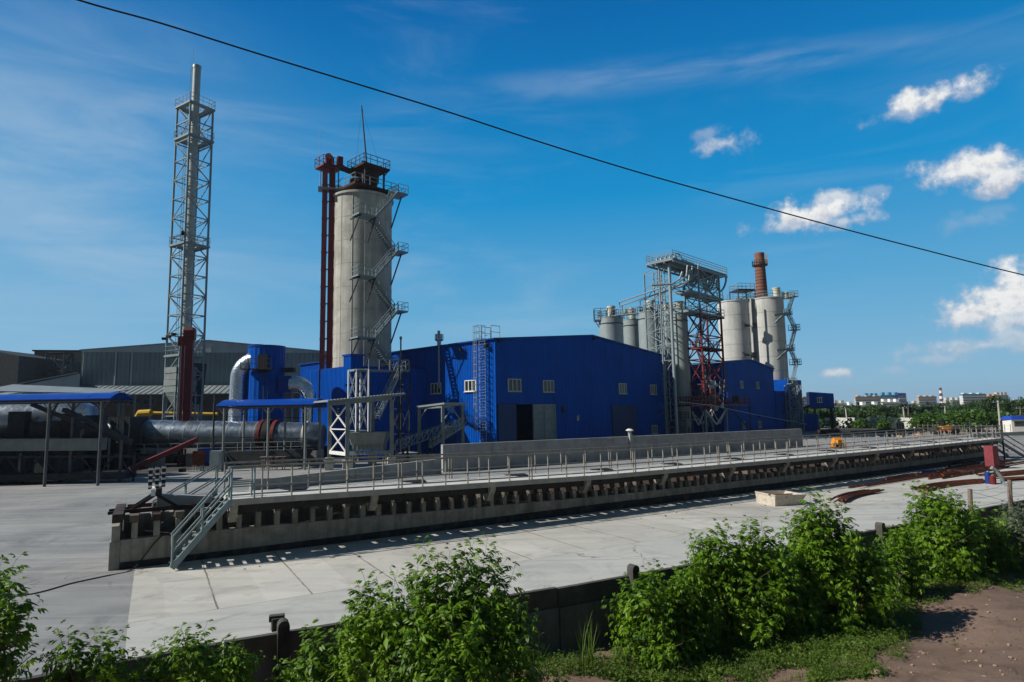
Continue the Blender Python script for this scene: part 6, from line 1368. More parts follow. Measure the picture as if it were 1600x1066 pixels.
# ================================================================ FAR YARD
def rzv(v): return math.atan2(v.y, v.x)
a, b = U(1290, 668), U(1532, 671.5); fen = thing('panel_fence', a, 'weathered pale concrete panel fence in front of the far trees', 'fence'); n = 34
for i in range(n):
    p, q = lerp(a, b, i/n), lerp(a, b, (i+.97)/n); zt = 2.25+rng.uniform(-.06, .06); dyy = Vector((0, .15, 0))
    if i in (15, 26): continue
    mb = MB(); mb.prism([p, q, q+dyy, p+dyy], 0, zt); mb.build('panel', 'deckc' if i % 3 == 0 else 'silor', fen)
p = U(1500, 674); a, b = U(1435, 676), U(1580, 678); n = 18; tf = thing('post_fence', a, 'row of thin short posts with wire before the right-hand trees', 'fence')
for i in range(n): q = lerp(a, b, i/(n-1)); mb = MB(); mb.bar(q, flat(q, 1.5), .09); mb.build('post', 'wood', tf)
mb = MB(); mb.bar(flat(a, 1.3), flat(b, 1.3), .025); mb.bar(flat(a, .7), flat(b, .7), .025); mb.build('wire', 'galv', tf)
# kiosk
p = U(1594, 676); ks = thing('kiosk', p, 'small white kiosk with a blue roof at the far right edge', 'kiosk')
mb = MB(); mb.box(p+Vector((0, 1, 1.1)), (2.3, 2.2, 2.1), -.1); mb.build('wall', 'white', ks); mb = MB(); mb.hexa([p+Vector((x*1.35, 1+y*1.3, 2.15)) for x, y in ((-1, -1), (1, -1), (1, 1), (-1, 1))], [p+Vector((x*1.1, 1+y*.8, 2.75)) for x, y in ((-1, -1), (1, -1), (1, 1), (-1, 1))]); mb.build('roof', 'tarp', ks)
mb = MB(); mb.box(p+Vector((0, -.11, 1.45)), (1.7, .06, .8), -.1); mb.build('window', 'palepane', ks)
# road roller
p = U(1478, 679); rr_ = thing('road_roller', p, 'orange road roller with a black canopy parked on the far yard', 'road roller'); mb = MB()
mb.hexa([p+Vector(v) for v in ((0, -.7, .45), (2.0, -.7, .4), (2.0, .7, .4), (0, .7, .45))], [p+Vector(v) for v in ((.1, -.6, 1.55), (1.7, -.5, 1.15), (1.7, .5, 1.15), (.1, .6, 1.55))]); mb.hexa([p+Vector(v) for v in ((-.75, -.6, .8), (.1, -.6, .6), (.1, .6, .6), (-.75, .6, .8))], [p+Vector(v) for v in ((-.7, -.55, 1.3), (.1, -.55, 1.5), (.1, .55, 1.5), (-.7, .55, 1.3))]); mb.build('body', 'orange', rr_)
for sy_ in (-.75, .75): mb = MB(); mb.tube([p+Vector((1.05, sy_-.2, .6)), p+Vector((1.05, sy_+.2, .6))], .6, 20); mb.build('wheel', 'black', rr_, True)
mb = MB(); mb.tube([p+Vector((-1.5, -.8, .6)), p+Vector((-1.5, .8, .6))], .6, 24); mb.build('drum', 'steeldark', rr_, True); mb = MB(); mb.bar(p+Vector((-2.0, -.9, .6)), p+Vector((-.6, -.9, .8)), .15); mb.bar(p+Vector((-2.0, .9, .6)), p+Vector((-.6, .9, .8)), .15); mb.build('drum_frame', 'orange', rr_)
mb = MB()
for x, y in ((-.6, -.55), (-.6, .55), (.3, -.55), (.3, .55)): mb.bar(p+Vector((x, y, 1.3)), p+Vector((x, y, 2.25)), .07)
mb.box(p+Vector((-.15, 0, 2.3)), (1.3, 1.4, .12)); mb.box(p+Vector((-.3, 0, 1.6)), (.5, .5, .5)); mb.build('canopy', 'blackpaint', rr_)
p = U(1312, 701); tr_ = thing('trench_roller', p, 'small orange machine with two round wheels behind the trestle railing', 'machine'); mb = MB(); mb.box(p+Vector((0, .3, .75)), (1.0, .9, .5), .4); mb.hexa([p+Vector((x*.45, .3+y*.4, 1.0)) for x, y in ((-1, -1), (1, -1), (1, 1), (-1, 1))], [p+Vector((x*.35, .3+y*.3, 1.25)) for x, y in ((-1, -1), (1, -1), (1, 1), (-1, 1))]); mb.build('body', 'orange', tr_)
for x in (-.38, .42):
    mb = MB(); c = p+Vector((x, -.1, .42)); mb.tube([c, c+Vector((.08, .9, 0))], .4, 18); wv = mb.build('wheel', 'orange', tr_, True); mb = MB(); mb.tube([c+Vector((0, -.03, 0)), c+Vector((0, .02, 0))], .26, 14); mb.build('hub', 'black', wv)
# stacks of pipe and timber beyond the trestle
def rod_pile(pts, n, r_, m_, label, cat, spread=.5, zh=.35, L=None, name='pipe_stack'):
    root = thing(name, pts[0], label, cat); a, b = pts; d = (b-a).normalized(); nn = Vector((-d.y, d.x, 0))
    for i in range(n):
        o = nn*rng.uniform(-spread, spread)+d*rng.uniform(-.6, .6); z_ = r_+rng.uniform(0, zh); tw_ = nn*rng.uniform(-.25, .25)*spread; mb = MB(); mb.tube([flat(a+o, z_), flat(lerp(a, b, .5)+o+nn*.05, z_+rng.uniform(-.03, .05)), flat(b+o+tw_, z_)], r_, 6); mb.build('pipe' if name == 'pipe_stack' else 'bar', m_, root)
rod_pile([U(1300, 676), U(1395, 677)], 10, .13, 'steeldark', 'long dark pipes stacked on the ground below the elevated cabin', 'pipe stack', 1.2, .6)
rod_pile([U(1330, 679), U(1440, 676)], 8, .11, 'rustdark', 'long rusty pipes lying right of the dark pipe stack', 'pipe stack', 1.0, .4)
p = U(1296, 682); 
for px, py, w, h, m_, lab in ((1293, 680, 3.0, .9, 'rustdark', 'rusty scrap bin left of the dark pipe stack'), (1310, 682, 3.2, .6, 'wood', 'low brown timber pile in front of the dark pipe stack'), (1404, 675, 1.5, 1.7, 'steeldark', 'dark compressor box standing on the far yard'), (1371, 668, 1.9, 1.3, 'siloc', 'pale concrete block before the panel fence'), (1405, 681, 2.4, .6, 'wood', 'brown crate below the dark compressor box'), (1335, 671, 2.0, .8, 'orange', 'faded orange machine part beside the leaning pole')):
    p = U(px, py); root = thing('yard_box', p, lab, 'box'); mb = MB(); mb.hexa([p+Vector((x*w/2, y*.7, 0)) for x, y in ((-1, -1), (1, -1), (1, 1), (-1, 1))], [p+Vector((x*w*.46, y*.6, h)) for x, y in ((-1, -1), (1, -1), (1, 1), (-1, 1))]); mb.build('body', m_, root)
    for k in range(4): mb = MB(); x = -w/2+w*k/3; mb.bar(p+Vector((x*.96, -.72, .02)), p+Vector((x*.92, -.64, h)), .07); mb.build('rib', 'steeldark', root)
mb = MB()
for i in range(60): q = U(rng.uniform(1262, 1440), rng.uniform(673, 684)); r_ = rng.uniform(.1, .5); mb.box(flat(q, r_*.3), (r_*2, r_*1.2, r_*.6), rng.uniform(0, 3))
tag(mb.build('rubble', 'rock'), 'scattered rubble and off-cuts round the pipe stacks on the far yard', 'rubble', kind='stuff')
a, b = U(1440, 676), U(1500, 674)
mb = MB(); a, b = U(1436, 671), U(1472, 671); mb.prism([a, b, b+Vector((0, .4, 0)), a+Vector((0, .4, 0))], 0, .7); tag(mb.build('kerb_block', 'siloc'), 'low pale concrete beam lying left of the road roller', 'beam')
mb = MB(); a, b = U(1518, 684), U(1600, 680); mb.bar(flat(a, .3), flat(b, .3), .5, .5); tag(mb.build('pipeline', 'galv'), 'grey pipe lying on the ground in front of the kiosk', 'pipe')

# right end of the trestle
er = rp(RL); et = rt(RL); en = Vector((-et.y, et.x, 0))
es = thing('steel_stair', er, 'steel stair descending to the right from the far end of the trestle', 'stairs')
a = rp(RL+.2, -.4, Zd(RL)); b = a+et*4.6-en*.8; flight(flat(b, .05), a, en*1.2, es, 'railsteel', 9, True, .08, .035)
mb = MB(); pe = rp(RL+.35, 1.3, 0); mb.bar(flat(pe), flat(pe, Zd(RL)+1.6), .12); mb.bar(flat(rp(RL+.3, DN)), flat(rp(RL+.3, DN), Zd(RL)+1.5), .12); mb.build('end_post', 'steeldark', es)
p = flat(A(1556, 731, 50)); p = U(1556, 733); rb2 = thing('red_cabinet', p, 'upright faded red cabinet below the far end of the trestle', 'cabinet')
zt = A(1556, 697, p.y).z; w_r = 11/S(p.y); mb = MB(); mb.box(p+Vector((0, .3, zt/2)), (w_r, .7, zt), .3); mb.build('body', 'redfaded', rb2); mb = MB(); mb.box(p+Vector((-.03, -.09, zt*.52)), (w_r*.8, .05, zt*.85), .3); mb.build('door', 'redfaded', rb2)
p = U(1538, 716); mb = MB(); mb.box(p+Vector((0, 1.0, .8)), (2.6, 1.5, 1.6), .5); tag(mb.build('concrete_block', 'wallc'), 'grey concrete block at the far end of the trestle behind the red cabinet', 'concrete block')
p = U(1519, 727); 
for i, (px, py, m_, lab) in enumerate(((1545, 752, 'bluemach', 'dark blue cylinder standing left of the red one at the yard edge'), (1552, 753, 'red', 'short red cylinder standing beside the dark blue cylinder'))):
    p = U(px, py+4); r_ = 4.4/S(p.y); zt = A(px, 736 if i == 0 else 742, p.y).z; root = thing('gas_cylinder', p, lab, 'gas cylinder', 'gas cylinders by the wire fence'); mb = MB(); mb.tube([p, flat(p, zt*.8), flat(p, zt*.92)], [r_, r_, r_*.5], 16); mb.build('body', m_, root, True); mb = MB(); mb.tube([flat(p, zt*.9), flat(p, zt)], r_*.28, 10); mb.tube([flat(p, zt*.93), flat(p, zt*.96)], r_*.45, 10); mb.build('valve', 'galv', root)
mb = MB(); pts = [A(1549, 731, U(1552, 757).y), A(1556, 735, U(1552, 757).y), A(1564, 745, U(1552, 757).y), A(1568, 756, U(1552, 757).y), U(1573, 760, .05)]; mb.tube(pts, .11, 8); tag(mb.build('hose_bundle', 'galv'), 'pale hose draped over the two gas cylinders', 'hose')
# rusty bars on the yard
def bars(px0, py0, px1, py1, n, label, bow=.0, spread=.4, r_=.045):
    a, b = U(px0, py0), U(px1, py1); d = (b-a).normalized(); nn = Vector((-d.y, d.x, 0)); root = thing('rusty_bars', a, label, 'steel bars', 'bundles of rusty bars on the yard')
    for i in range(n):
        o = nn*rng.uniform(-spread, spread); s0, s1 = rng.uniform(-.04, .2), rng.uniform(.8, 1.04); z_ = r_+rng.uniform(0, .12); pts = []
        for k in range(7): t = s0+(s1-s0)*k/6; pts.append(flat(lerp(a, b, t)+o+nn*bow*math.sin(math.pi*t)*(1+.1*i/n), z_))
        mb = MB(); mb.tube(pts, r_*rng.uniform(.8, 1.4), 5); mb.build('bar', 'rust', root)
bars(1310, 786, 1372, 769, 14, 'short curved bundle of rusty bars right of the white steel tub', .35, .35)
bars(1437, 768, 1542, 753, 22, 'thick bundle of rusty bars before the wire fence posts', .5, .55)
bars(1338, 763, 1475, 741, 9, 'long thin rusty bars parallel to the trestle', .0, .35)
bars(1442, 748, 1560, 729, 20, 'wide heap of rusty bars near the far end of the trestle', .0, 1.0)
bars(1540, 745, 1640, 736, 14, 'rusty bars running out of the picture on the right', .0, .5)
bars(1395, 752, 1440, 744, 7, 'thin scatter of rusty bars left of the wide heap', .1, .5)
bars(1560, 752, 1640, 748, 9, 'rusty bars lying right of the gas cylinders', .1, .4)
bars(1500, 738, 1590, 722, 16, 'rusty bars piled at the foot of the red cabinet', .1, .9)
bars(1470, 741, 1545, 725, 12, 'rusty bars lying close to the trestle wall at its far end', .2, .8)
mb = MB(); a, b = U(1440, 738), U(1488, 733); mb.bar(flat(a, .04), flat(b, .04), .5, .06); tag(mb.build('tarpaulin', 'tarp'), 'strip of blue tarpaulin along the foot of the trestle', 'tarpaulin')
mb = MB()
for i in range(46): q = U(rng.uniform(1480, 1560), rng.uniform(722, 742)); r_ = rng.uniform(.04, .22); mb.box(flat(q, r_*.5+.05), (r_*2.4, r_*1.3, r_*.9), rng.uniform(0, 3))
tag(mb.build('scrap', 'rustdark'), 'loose scrap and planks heaped at the far end of the trestle', 'scrap', kind='stuff')
# whitewashed tub
p = U(1237, 790); tb_ = thing('mortar_tub', p, 'whitewashed open steel mortar tub with a sloping end on the yard', 'tub')
dx = Vector((math.cos(.25), math.sin(.25), 0)); dyv = Vector((-dx.y, dx.x, 0)); s_ = S(p.y); L_ = 47/s_; hgt = 15/s_*1.05
def tubv(x, y, z_): return p+dx*x+dyv*y+Vector((0, 0, z_))
wd = 1.5; bot = [tubv(-.62*L_, 0, 0), tubv(.28*L_, 0, 0), tubv(.28*L_, wd, 0), tubv(-.62*L_, wd, 0)]; top = [tubv(-.62*L_, -.05, hgt), tubv(.55*L_, -.05, hgt*.9), tubv(.55*L_, wd+.05, hgt*.9), tubv(-.62*L_, wd+.05, hgt)]
mb = MB(); ib = [v+Vector((0, 0, .06))+((sum(bot, Vector())/4)-v)*.06 for v in bot]; it = [v+((sum(top, Vector())/4)-v)*.07 for v in top]
mb.add(bot+top+ib+it, [(3, 2, 1, 0)]+[(i, (i+1) % 4, 4+(i+1) % 4, 4+i) for i in range(4)]+[(4+i, 4+(i+1) % 4, 12+(i+1) % 4, 12+i) for i in range(4)]+[(12+i, 12+(i+1) % 4, 8+(i+1) % 4, 8+i) for i in range(4)]+[(8, 9, 10, 11)]); mb.build('shell', 'tub', tb_)
mb = MB(); mb.tube([tubv(-.7*L_, .3, hgt+.03), tubv(.1*L_, .1, hgt+.03)], .035, 6); mb.build('loose_bar', 'rust', tb_)
mb = MB()
for i in range(4): mb.bar(top[i]+Vector((0, 0, .02)), top[(i+1) % 4]+Vector((0, 0, .02)), .06)
mb.build('rim', 'tub', tb_)

# ================================================================ THE NEAR CONCRETE FENCE
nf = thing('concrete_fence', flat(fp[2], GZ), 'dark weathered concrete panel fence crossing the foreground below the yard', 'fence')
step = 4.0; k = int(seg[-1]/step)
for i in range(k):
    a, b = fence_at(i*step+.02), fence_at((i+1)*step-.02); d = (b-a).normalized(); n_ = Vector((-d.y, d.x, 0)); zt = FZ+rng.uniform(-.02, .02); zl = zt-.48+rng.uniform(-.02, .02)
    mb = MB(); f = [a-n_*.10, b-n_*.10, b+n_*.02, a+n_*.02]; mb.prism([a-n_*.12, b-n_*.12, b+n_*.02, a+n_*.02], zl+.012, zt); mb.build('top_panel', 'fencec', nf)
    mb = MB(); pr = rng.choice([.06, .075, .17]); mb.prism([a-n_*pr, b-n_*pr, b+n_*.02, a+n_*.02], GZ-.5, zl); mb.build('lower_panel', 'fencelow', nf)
def fpost(px, top, round_=True, w=.24, zt=None):
    best = min(range(4000), key=lambda i: abs((lambda v: 800+F*v.dot(RX)/v.dot(fwd))(fence_at(seg[-1]*i/4000)+Vector((0, 0, FZ-CH)))-px)); p = fence_at(seg[-1]*best/4000); d = (fence_at(seg[-1]*best/4000+.3)-p).normalized(); z_ = zt if zt is not None else FZ+.18
    mb = MB(); c = p-Vector((-d.y, d.x, 0))*.18; mb.box(flat(c, (z_+GZ-.3)/2), (w, .26, z_-GZ+.3), rzv(d)); mb.tube([flat(c, z_)-Vector((-d.y, d.x, 0))*.13, flat(c, z_)+Vector((-d.y, d.x, 0))*.13], w/2, 12); mb.build('fence_post', 'fencec', nf); return p
for px in (441, 983, 1368): fpost(px, 0)
p = fpost(441, 0, zt=FZ+.0)
mb = MB(); q = flat(p, FZ+.12)+Vector((-.18, .12, 0)); mb.box(q, (.2, .2, .26), .5); mb.box(q+Vector((.0, .03, .12)), (.32, .16, .12), .3); mb.build('broken_cap', 'fencec', nf)
# wire fence posts
wf = thing('wire_fence', U(1517, 797, FZ), 'three rough wooden posts with sagging barbed wire at the right yard edge', 'fence'); tops = []
for px, yt, yb in ((1443.5, 769, 800), (1516.5, 764, 800), (1578.5, 750, 795)):
    b = U(px, yb, FZ); t_ = A(px-1, yt, b.y); mb = MB(); mb.tube([flat(b, GZ), flat(lerp(b, t_, .5), (FZ+t_.z)/2), Vector((t_.x, b.y, t_.z))], .095, 8, True, .085); mb.build('post', 'wood', wf); tops.append(Vector((t_.x, b.y, t_.z)))
tops.append(tops[2]+(tops[2]-tops[1])); mb = MB()
for zo in (.08, .4, .72, 1.0):
    for a, b in zip(tops[:-1], tops[1:]): mb.tube([a-Vector((0, 0, zo)), lerp(a, b, .33)-Vector((0, 0, zo+.1)), lerp(a, b, .66)-Vector((0, 0, zo+.12)), b-Vector((0, 0, zo))], .007, 4)
mb.tube([tops[0]-Vector((0, 0, .2)), tops[1]-Vector((0, 0, .9))], .007, 4); mb.tube([tops[1]-Vector((0, 0, .1)), tops[2]-Vector((0, 0, 1.0))], .007, 4); mb.build('barbed_wire', 'railsteel', wf)

# ================================================================ THE DISTANT TOWN
def block(name, x0, x1, yt, yb, Y, m_, label, rows, band='paneld', roof=None, extra=()):
    a, b = flat(A(x0, 630, Y)), flat(A(x1, 630, Y+20)); zt, = (A((x0+x1)/2, yt, Y).z,); root = thing(name, a, label, 'apartment block', 'apartment blocks on the horizon'); dp = Vector((6, 14, 0))
    zb = -6; mb = MB(); mb.prism([a, b, b+dp, a+dp], zb, zt); mb.build('wall', m_, root)
    for r_ in range(rows):
        z0 = zt-2.0-r_*3.0
        if z0 < 0: break
        mb = MB(); o = Vector((0, -.15, 0)); p, q = lerp(a, b, .02), lerp(a, b, .98); mb.prism([p+o, q+o, q, p], z0-1.4, z0)
        mb.build('window_row', band, root)
        mb = MB(); mb.bar(flat(a, z0-2.0)+Vector((0, -.4, 0)), flat(b, z0-2.0)+Vector((0, -.4, 0)), .8, .9); mb.build('balcony_row', m_ if r_ % 2 else 'white', root)
    if roof: mb = MB(); mb.prism([a+Vector((0, -.5, 0)), b+Vector((0, -.5, 0)), b+dp, a+dp], zt, zt+2.2); mb.build('roof_storey', roof, root)
    mb = MB()
    for t in (.15, .5, .82): p = lerp(a, b, t)+Vector((1, 5, 0)); mb = MB(); mb.prism([p, p+Vector((4, .5, 0)), p+Vector((4, 5, 0)), p+Vector((0, 5, 0))], zt+.01, zt+3.4); mb.build('lift_house', m_, root)
    return root
block('apartment_block', 1337, 1377, 622, 640, 760, 'panelw', 'pale apartment block with an ochre top storey left of the blue glazed one', 7, 'paneld', 'panelo')
block('apartment_block', 1377, 1407, 617, 640, 780, 'cyan', 'turquoise glazed apartment block at the left of the skyline', 7, 'cyan', None)
block('apartment_block', 1405, 1417, 618, 640, 790, 'bluemach', 'narrow dark blue tower block beside the turquoise one', 6)
block('apartment_block', 1379, 1408, 628, 642, 700, 'white', 'low white block in front of the turquoise one', 4)
block('apartment_block', 1436, 1464, 622, 640, 800, 'panelw', 'isolated pale block with ochre upper floors left of the striped chimney', 5, 'paneld', 'panelo')
block('apartment_block', 1320, 1379, 633, 645, 640, 'white', 'long low white block above the trees beside the cabin', 4)
block('apartment_block', 1418, 1503, 630, 640, 820, 'panelw', 'very long low pale block below the striped chimney', 4)
block('apartment_block', 1505, 1541, 618, 640, 760, 'white', 'white apartment block with blue-grey roof at the right of the skyline', 7, 'paneld', 'cyan')
block('apartment_block', 1538, 1562, 620, 640, 780, 'panelo', 'ochre apartment block right of the white one', 6)
block('apartment_block', 1560, 1577, 617, 640, 800, 'panelw', 'grey stepped apartment block before the right-hand trees', 6)
block('apartment_block', 1246, 1268, 624, 640, 700, 'panelw', 'pale block with red roof left of the elevated cabin', 4, 'paneld', 'brick')
block('apartment_block', 1478, 1504, 625, 640, 840, 'panelw', 'pale slab block immediately right of the striped chimney', 4)
block('apartment_block', 1290, 1322, 630, 642, 760, 'panelw', 'pale low block just right of the elevated cabin, above the trees', 3)
block('apartment_block', 1352, 1374, 618, 640, 880, 'cyan', 'small pale blue tower rising behind the ochre-topped block', 5)
block('apartment_block', 1582, 1625, 628, 640, 820, 'panelw', 'low pale block at the right picture edge', 3)
sy_ = 900.0; c = flat(A(1470.5, 620, sy_)); zt = A(1470, 606, sy_).z; sc2 = thing('striped_chimney', c, 'red and white striped chimney on the horizon', 'chimney'); n = 7
for k in range(n): mb = MB(); mb.tube([flat(c, zt*k/n), flat(c, zt*(k+1)/n)], 2.8-1.2*k/n, 16, True, 2.8-1.2*(k+1)/n); mb.build('red_ring' if k % 2 == 0 else 'white_ring', 'red' if k % 2 == 0 else 'white', sc2, True)

# ================================================================ OVERHEAD CABLE
pts = [A(px, py, 7.0+5.5*(px-60)/1540) for px, py in ((-260, -120), (115, -2), (250, 36), (400, 83), (560, 132), (700, 175), (850, 224), (1000, 270), (1150, 312), (1300, 353), (1450, 392), (1600, 430), (1900, 500))]
fine = []
for i in range(len(pts)-1):
    for j in range(6):
        t = j/6; a = pts[max(i-1, 0)]; b = pts[i]; c = pts[i+1]; d = pts[min(i+2, len(pts)-1)]
        fine.append(0.5*((2*b)+(c-a)*t+(2*a-5*b+4*c-d)*t*t+(3*b-a-3*c+d)*t**3))
mb = MB(); mb.tube(fine, .0115, 6); tag(mb.build('overhead_cable', 'black'), 'thick black cable sagging across the whole sky from upper left', 'cable')

# thin air: a closed box of pale haze round everything
hz = MB(); hz.box((0, 1300, 29), (7400, 3400, 66)); hm = bpy.data.materials.new('haze'); hm.use_nodes = True; hn = hm.node_tree; hn.nodes.clear()
ho_ = hn.nodes.new('ShaderNodeOutputMaterial'); hv = hn.nodes.new('ShaderNodeVolumePrincipled'); hv.inputs['Color'].default_value = (0.72, 0.85, 1.0, 1); hv.inputs['Density'].default_value = 0.00014; hv.inputs['Anisotropy'].default_value = 0.2
hn.links.new(hv.outputs[0], ho_.inputs['Volume']); hob = hz.build('haze', hm); tag(hob, 'thin pale summer haze over the plant and the distant town', 'haze', kind='stuff')
# ================================================================ FOLIAGE
def npmesh(name, V, Fq, m, parent=None, offset=None):
    V = np.asarray(V, dtype=np.float64).reshape(-1, 3)
    if offset is not None: V = V-np.array(offset)[None, :]
    Fq = np.asarray(Fq, dtype=np.int32); me = bpy.data.meshes.new(name); n = len(Fq)
    me.vertices.add(len(V)); me.vertices.foreach_set('co', V.astype(np.float32).ravel()); me.loops.add(n*4); me.loops.foreach_set('vertex_index', Fq.ravel())
    me.polygons.add(n); me.polygons.foreach_set('loop_start', np.arange(0, n*4, 4, dtype=np.int32)); me.polygons.foreach_set('loop_total', np.full(n, 4, dtype=np.int32)); me.update(calc_edges=True); me.validate()
    o = bpy.data.objects.new(name, me); COL.objects.link(o); me.materials.append(M[m])
    if parent is not None: o.parent = parent
    return o
def rotm(axis, a):
    axis = np.asarray(axis, float); axis /= np.linalg.norm(axis)+1e-9; K_ = np.array([[0, -axis[2], axis[1]], [axis[2], 0, -axis[0]], [-axis[1], axis[0], 0]]); return np.eye(3)+math.sin(a)*K_+(1-math.cos(a))*K_@K_
def leaflet(p, d, n, L, W):
    """one pointed leaflet folded along its midrib: two quads"""
    d = d/np.linalg.norm(d); s = np.cross(d, n); s /= np.linalg.norm(s)+1e-9; n = np.cross(s, d)
    a = p; b = p+d*L*.45-n*W*.05; c = p+d*L-n*L*.16; l = p+d*L*.42+s*W*.5+n*W*.14; r = p+d*L*.42-s*W*.5+n*W*.14
    l2 = p+d*L*.72+s*W*.3+n*(W*.05-L*.05); r2 = p+d*L*.72-s*W*.3+n*(W*.05-L*.05)
    return [a, l, l2, b, c, r, r2], [(0, 1, 2, 3), (3, 2, 4, 4), (0, 3, 6, 5), (3, 4, 4, 6)]
def compound_leaf(nleaf, L):
    """rachis along +Y that droops, leaflets in pairs and one at the tip"""
    V = []; Fc = []
    def addl(p, d, n, l, w_):
        v, f = leaflet(np.array(p, float), np.array(d, float), np.array(n, float), l, w_); b = len(V); V.extend(v)
        for q in ((0, 1, 2, 3), (0, 3, 6, 5), (3, 2, 4, 6)): Fc.append(tuple(b+i for i in q))
    addl((0, L*.55, -.12*L), (0, 1, -1.0), (0, .5, 1), L*.6, L*.215)
    for k in range(nleaf):
        y = L*(.5-.2*k); zz = -.10*L*(y/L)*2
        for s in (-1, 1): addl((0, y, zz), (s*.8, .5, -.85), (s*.3, .1, 1), L*(.52-.03*k), L*.185)
    V = np.array(V); b = len(V); w_ = L*.012
    V = np.vstack([V, [[-w_, 0, 0], [w_, 0, 0], [w_, L*.56, -.12*L], [-w_, L*.56, -.12*L]]]); Fc.append((b, b+1, b+2, b+3)); return V, np.array(Fc)
def shoot_template(L=.68, leaf=.39, nodes=5, seed=0):
    g = np.random.default_rng(seed); V = []; Fc = []; n0 = 0
    for k in range(nodes):
        t = (k+.6)/nodes; p = np.array([0, 0, L*t]); ll = leaf*(1.15-.65*t)
        for s in range(2):
            az = k*math.pi/2+s*math.pi+g.uniform(-.3, .3); v, f = compound_leaf(2 if k < nodes-1 else 1, ll*g.uniform(.85, 1.15)); tilt = R(18+42*t)+g.uniform(-.2, .2)
            Rm = rotm((0, 0, 1), az)@rotm((1, 0, 0), tilt)@rotm((0, 1, 0), g.uniform(-.4, .4)); V.append(v@Rm.T+p); Fc.append(f+n0); n0 += len(v)
    w_ = .006; st = np.array([[-w_, 0, 0], [w_, 0, 0], [w_*.4, 0, L], [-w_*.4, 0, L], [0, -w_, 0], [0, w_, 0], [0, w_*.4, L], [0, -w_*.4, L]]); V.append(st); Fc.append(np.array([[0, 1, 2, 3], [4, 5, 6, 7]])+n0)
    return np.vstack(V), np.vstack(Fc)
SHOOTS = [shoot_template(seed=i) for i in range(4)]
LOWS = [shoot_template(L=.5, leaf=.30, nodes=3, seed=10+i) for i in range(3)]
def scatter(templates, locs, dirs, scales, g):
    VV = []; FF = []; n0 = 0
    for p, d, s in zip(locs, dirs, scales):
        v, f = templates[g.integers(len(templates))]; d = d/np.linalg.norm(d); ax = np.cross([0, 0, 1], d); an = math.acos(max(-1, min(1, d[2])))
        Rm = rotm(ax, an) if np.linalg.norm(ax) > 1e-4 else np.eye(3); Rm = Rm@rotm((0, 0, 1), g.uniform(0, 6.28)); VV.append((v*s)@Rm.T+p); FF.append(f+n0); n0 += len(v)
    return np.vstack(VV), np.vstack(FF)
def shrub(name, px0, py0, Y, lobes, dens, label, cat='shrub', mt='leaf', group='young maple shrubs along the fence', size=1.0, seed=0, low=False):
    g = np.random.default_rng(seed+100); base = flat(A(px0, py0, Y), gz(A(px0, py0, Y).x, Y)); root = thing(name, base, label, cat, group)
    locs = []; dirs = []; scs = []; sm = MB()
    for (px, py, rpx, dy) in lobes:
        c = np.array(A(px, py, Y+dy)); r = rpx/S(Y+dy); n = max(10, int(dens*(r/.5)**2*(14.0 if name != 'x' else 0)))
        for _ in range(n):
            v = g.normal(size=3); v /= np.linalg.norm(v); rr = r*(g.uniform(.55, 1.0) if g.random() < .85 else g.uniform(.1, .6)); sp = v*rr*np.array([1, 1, 1.05]); p = c+sp
            d = v*np.array([1, 1, .6])+np.array([0, 0, .75])+g.normal(size=3)*.25; hh = gz(p[0], p[1])
            if p[2] < hh+.15: continue
            locs.append(p-d/np.linalg.norm(d)*.3*size); dirs.append(d); scs.append(size*g.uniform(.7, 1.15))
        # leaders that break the outline
        for _ in range(max(2, int(r*5))):
            a = g.uniform(-.8, .8); v = np.array([math.sin(a), g.uniform(-.4, .4), math.cos(a)]); p = c+v*r*.95; locs.append(p-v*.15); dirs.append(v+np.array([0, 0, .8])); scs.append(size*g.uniform(.9, 1.25))
        k = 4; b = Vector(base)+Vector((g.uniform(-.3, .3), g.uniform(-.3, .3), 0)); mid_ = lerp(b, Vector(c), .55)+Vector((g.uniform(-.2, .2), g.uniform(-.2, .2), .2)); sm.tube([b, mid_, Vector(c)], .035, 6, False, .012)
        for _ in range(k): e = Vector(c+g.normal(size=3)*r*.5+np.array([0, 0, r*.4])); sm.tube([lerp(mid_, Vector(c), g.uniform(0, .8)), e], .014, 4, False, .005)
    V, Fq = scatter(SHOOTS if not low else LOWS, locs, dirs, scs, g); npmesh('foliage', V, Fq, mt, root, base); sm.build('stem', 'bark', root); return root
shrub('maple_shrub', 15, 1060, 10.5, [(5, 980, 34, 0), (-25, 945, 30, .3), (-5, 1045, 45, .2), (-45, 1000, 40, 0)], 1.0, 'dark green shrub cut by the left edge of the picture', seed=1, size=.9)
shrub('maple_shrub', 140, 1090, 10.5, [(110, 1035, 26, 0), (165, 1040, 30, .1), (130, 1065, 40, .2), (185, 1075, 30, .2)], .6, 'low dark shrub in the lower left, in front of the fence top', seed=2, size=.62)
shrub('maple_shrub', 310, 1100, 10.8, [(300, 1030, 26, 0), (262, 1055, 24, .1), (345, 1062, 30, .1), (378, 1050, 22, .2), (310, 1075, 40, .3), (235, 1075, 22, .2)], .65, 'thin-leaved shrub with a tall sprout left of the fence post with broken cap', seed=3, size=.62)
shrub('maple_shrub', 690, 1120, 11.5, [(695, 925, 52, 0), (745, 925, 42, .3), (775, 955, 36, .2), (650, 965, 50, .1), (600, 965, 40, .0), (565, 975, 28, -.1), (560, 1025, 48, -.2), (640, 1035, 62, -.3), (720, 1010, 70, -.3), (785, 1015, 48, 0), (690, 1075, 90, -.6), (790, 1075, 55, -.3), (510, 1050, 36, -.1), (540, 1085, 50, -.2)], 1.15, 'largest bright green maple shrub in the middle foreground', seed=4, size=.74)
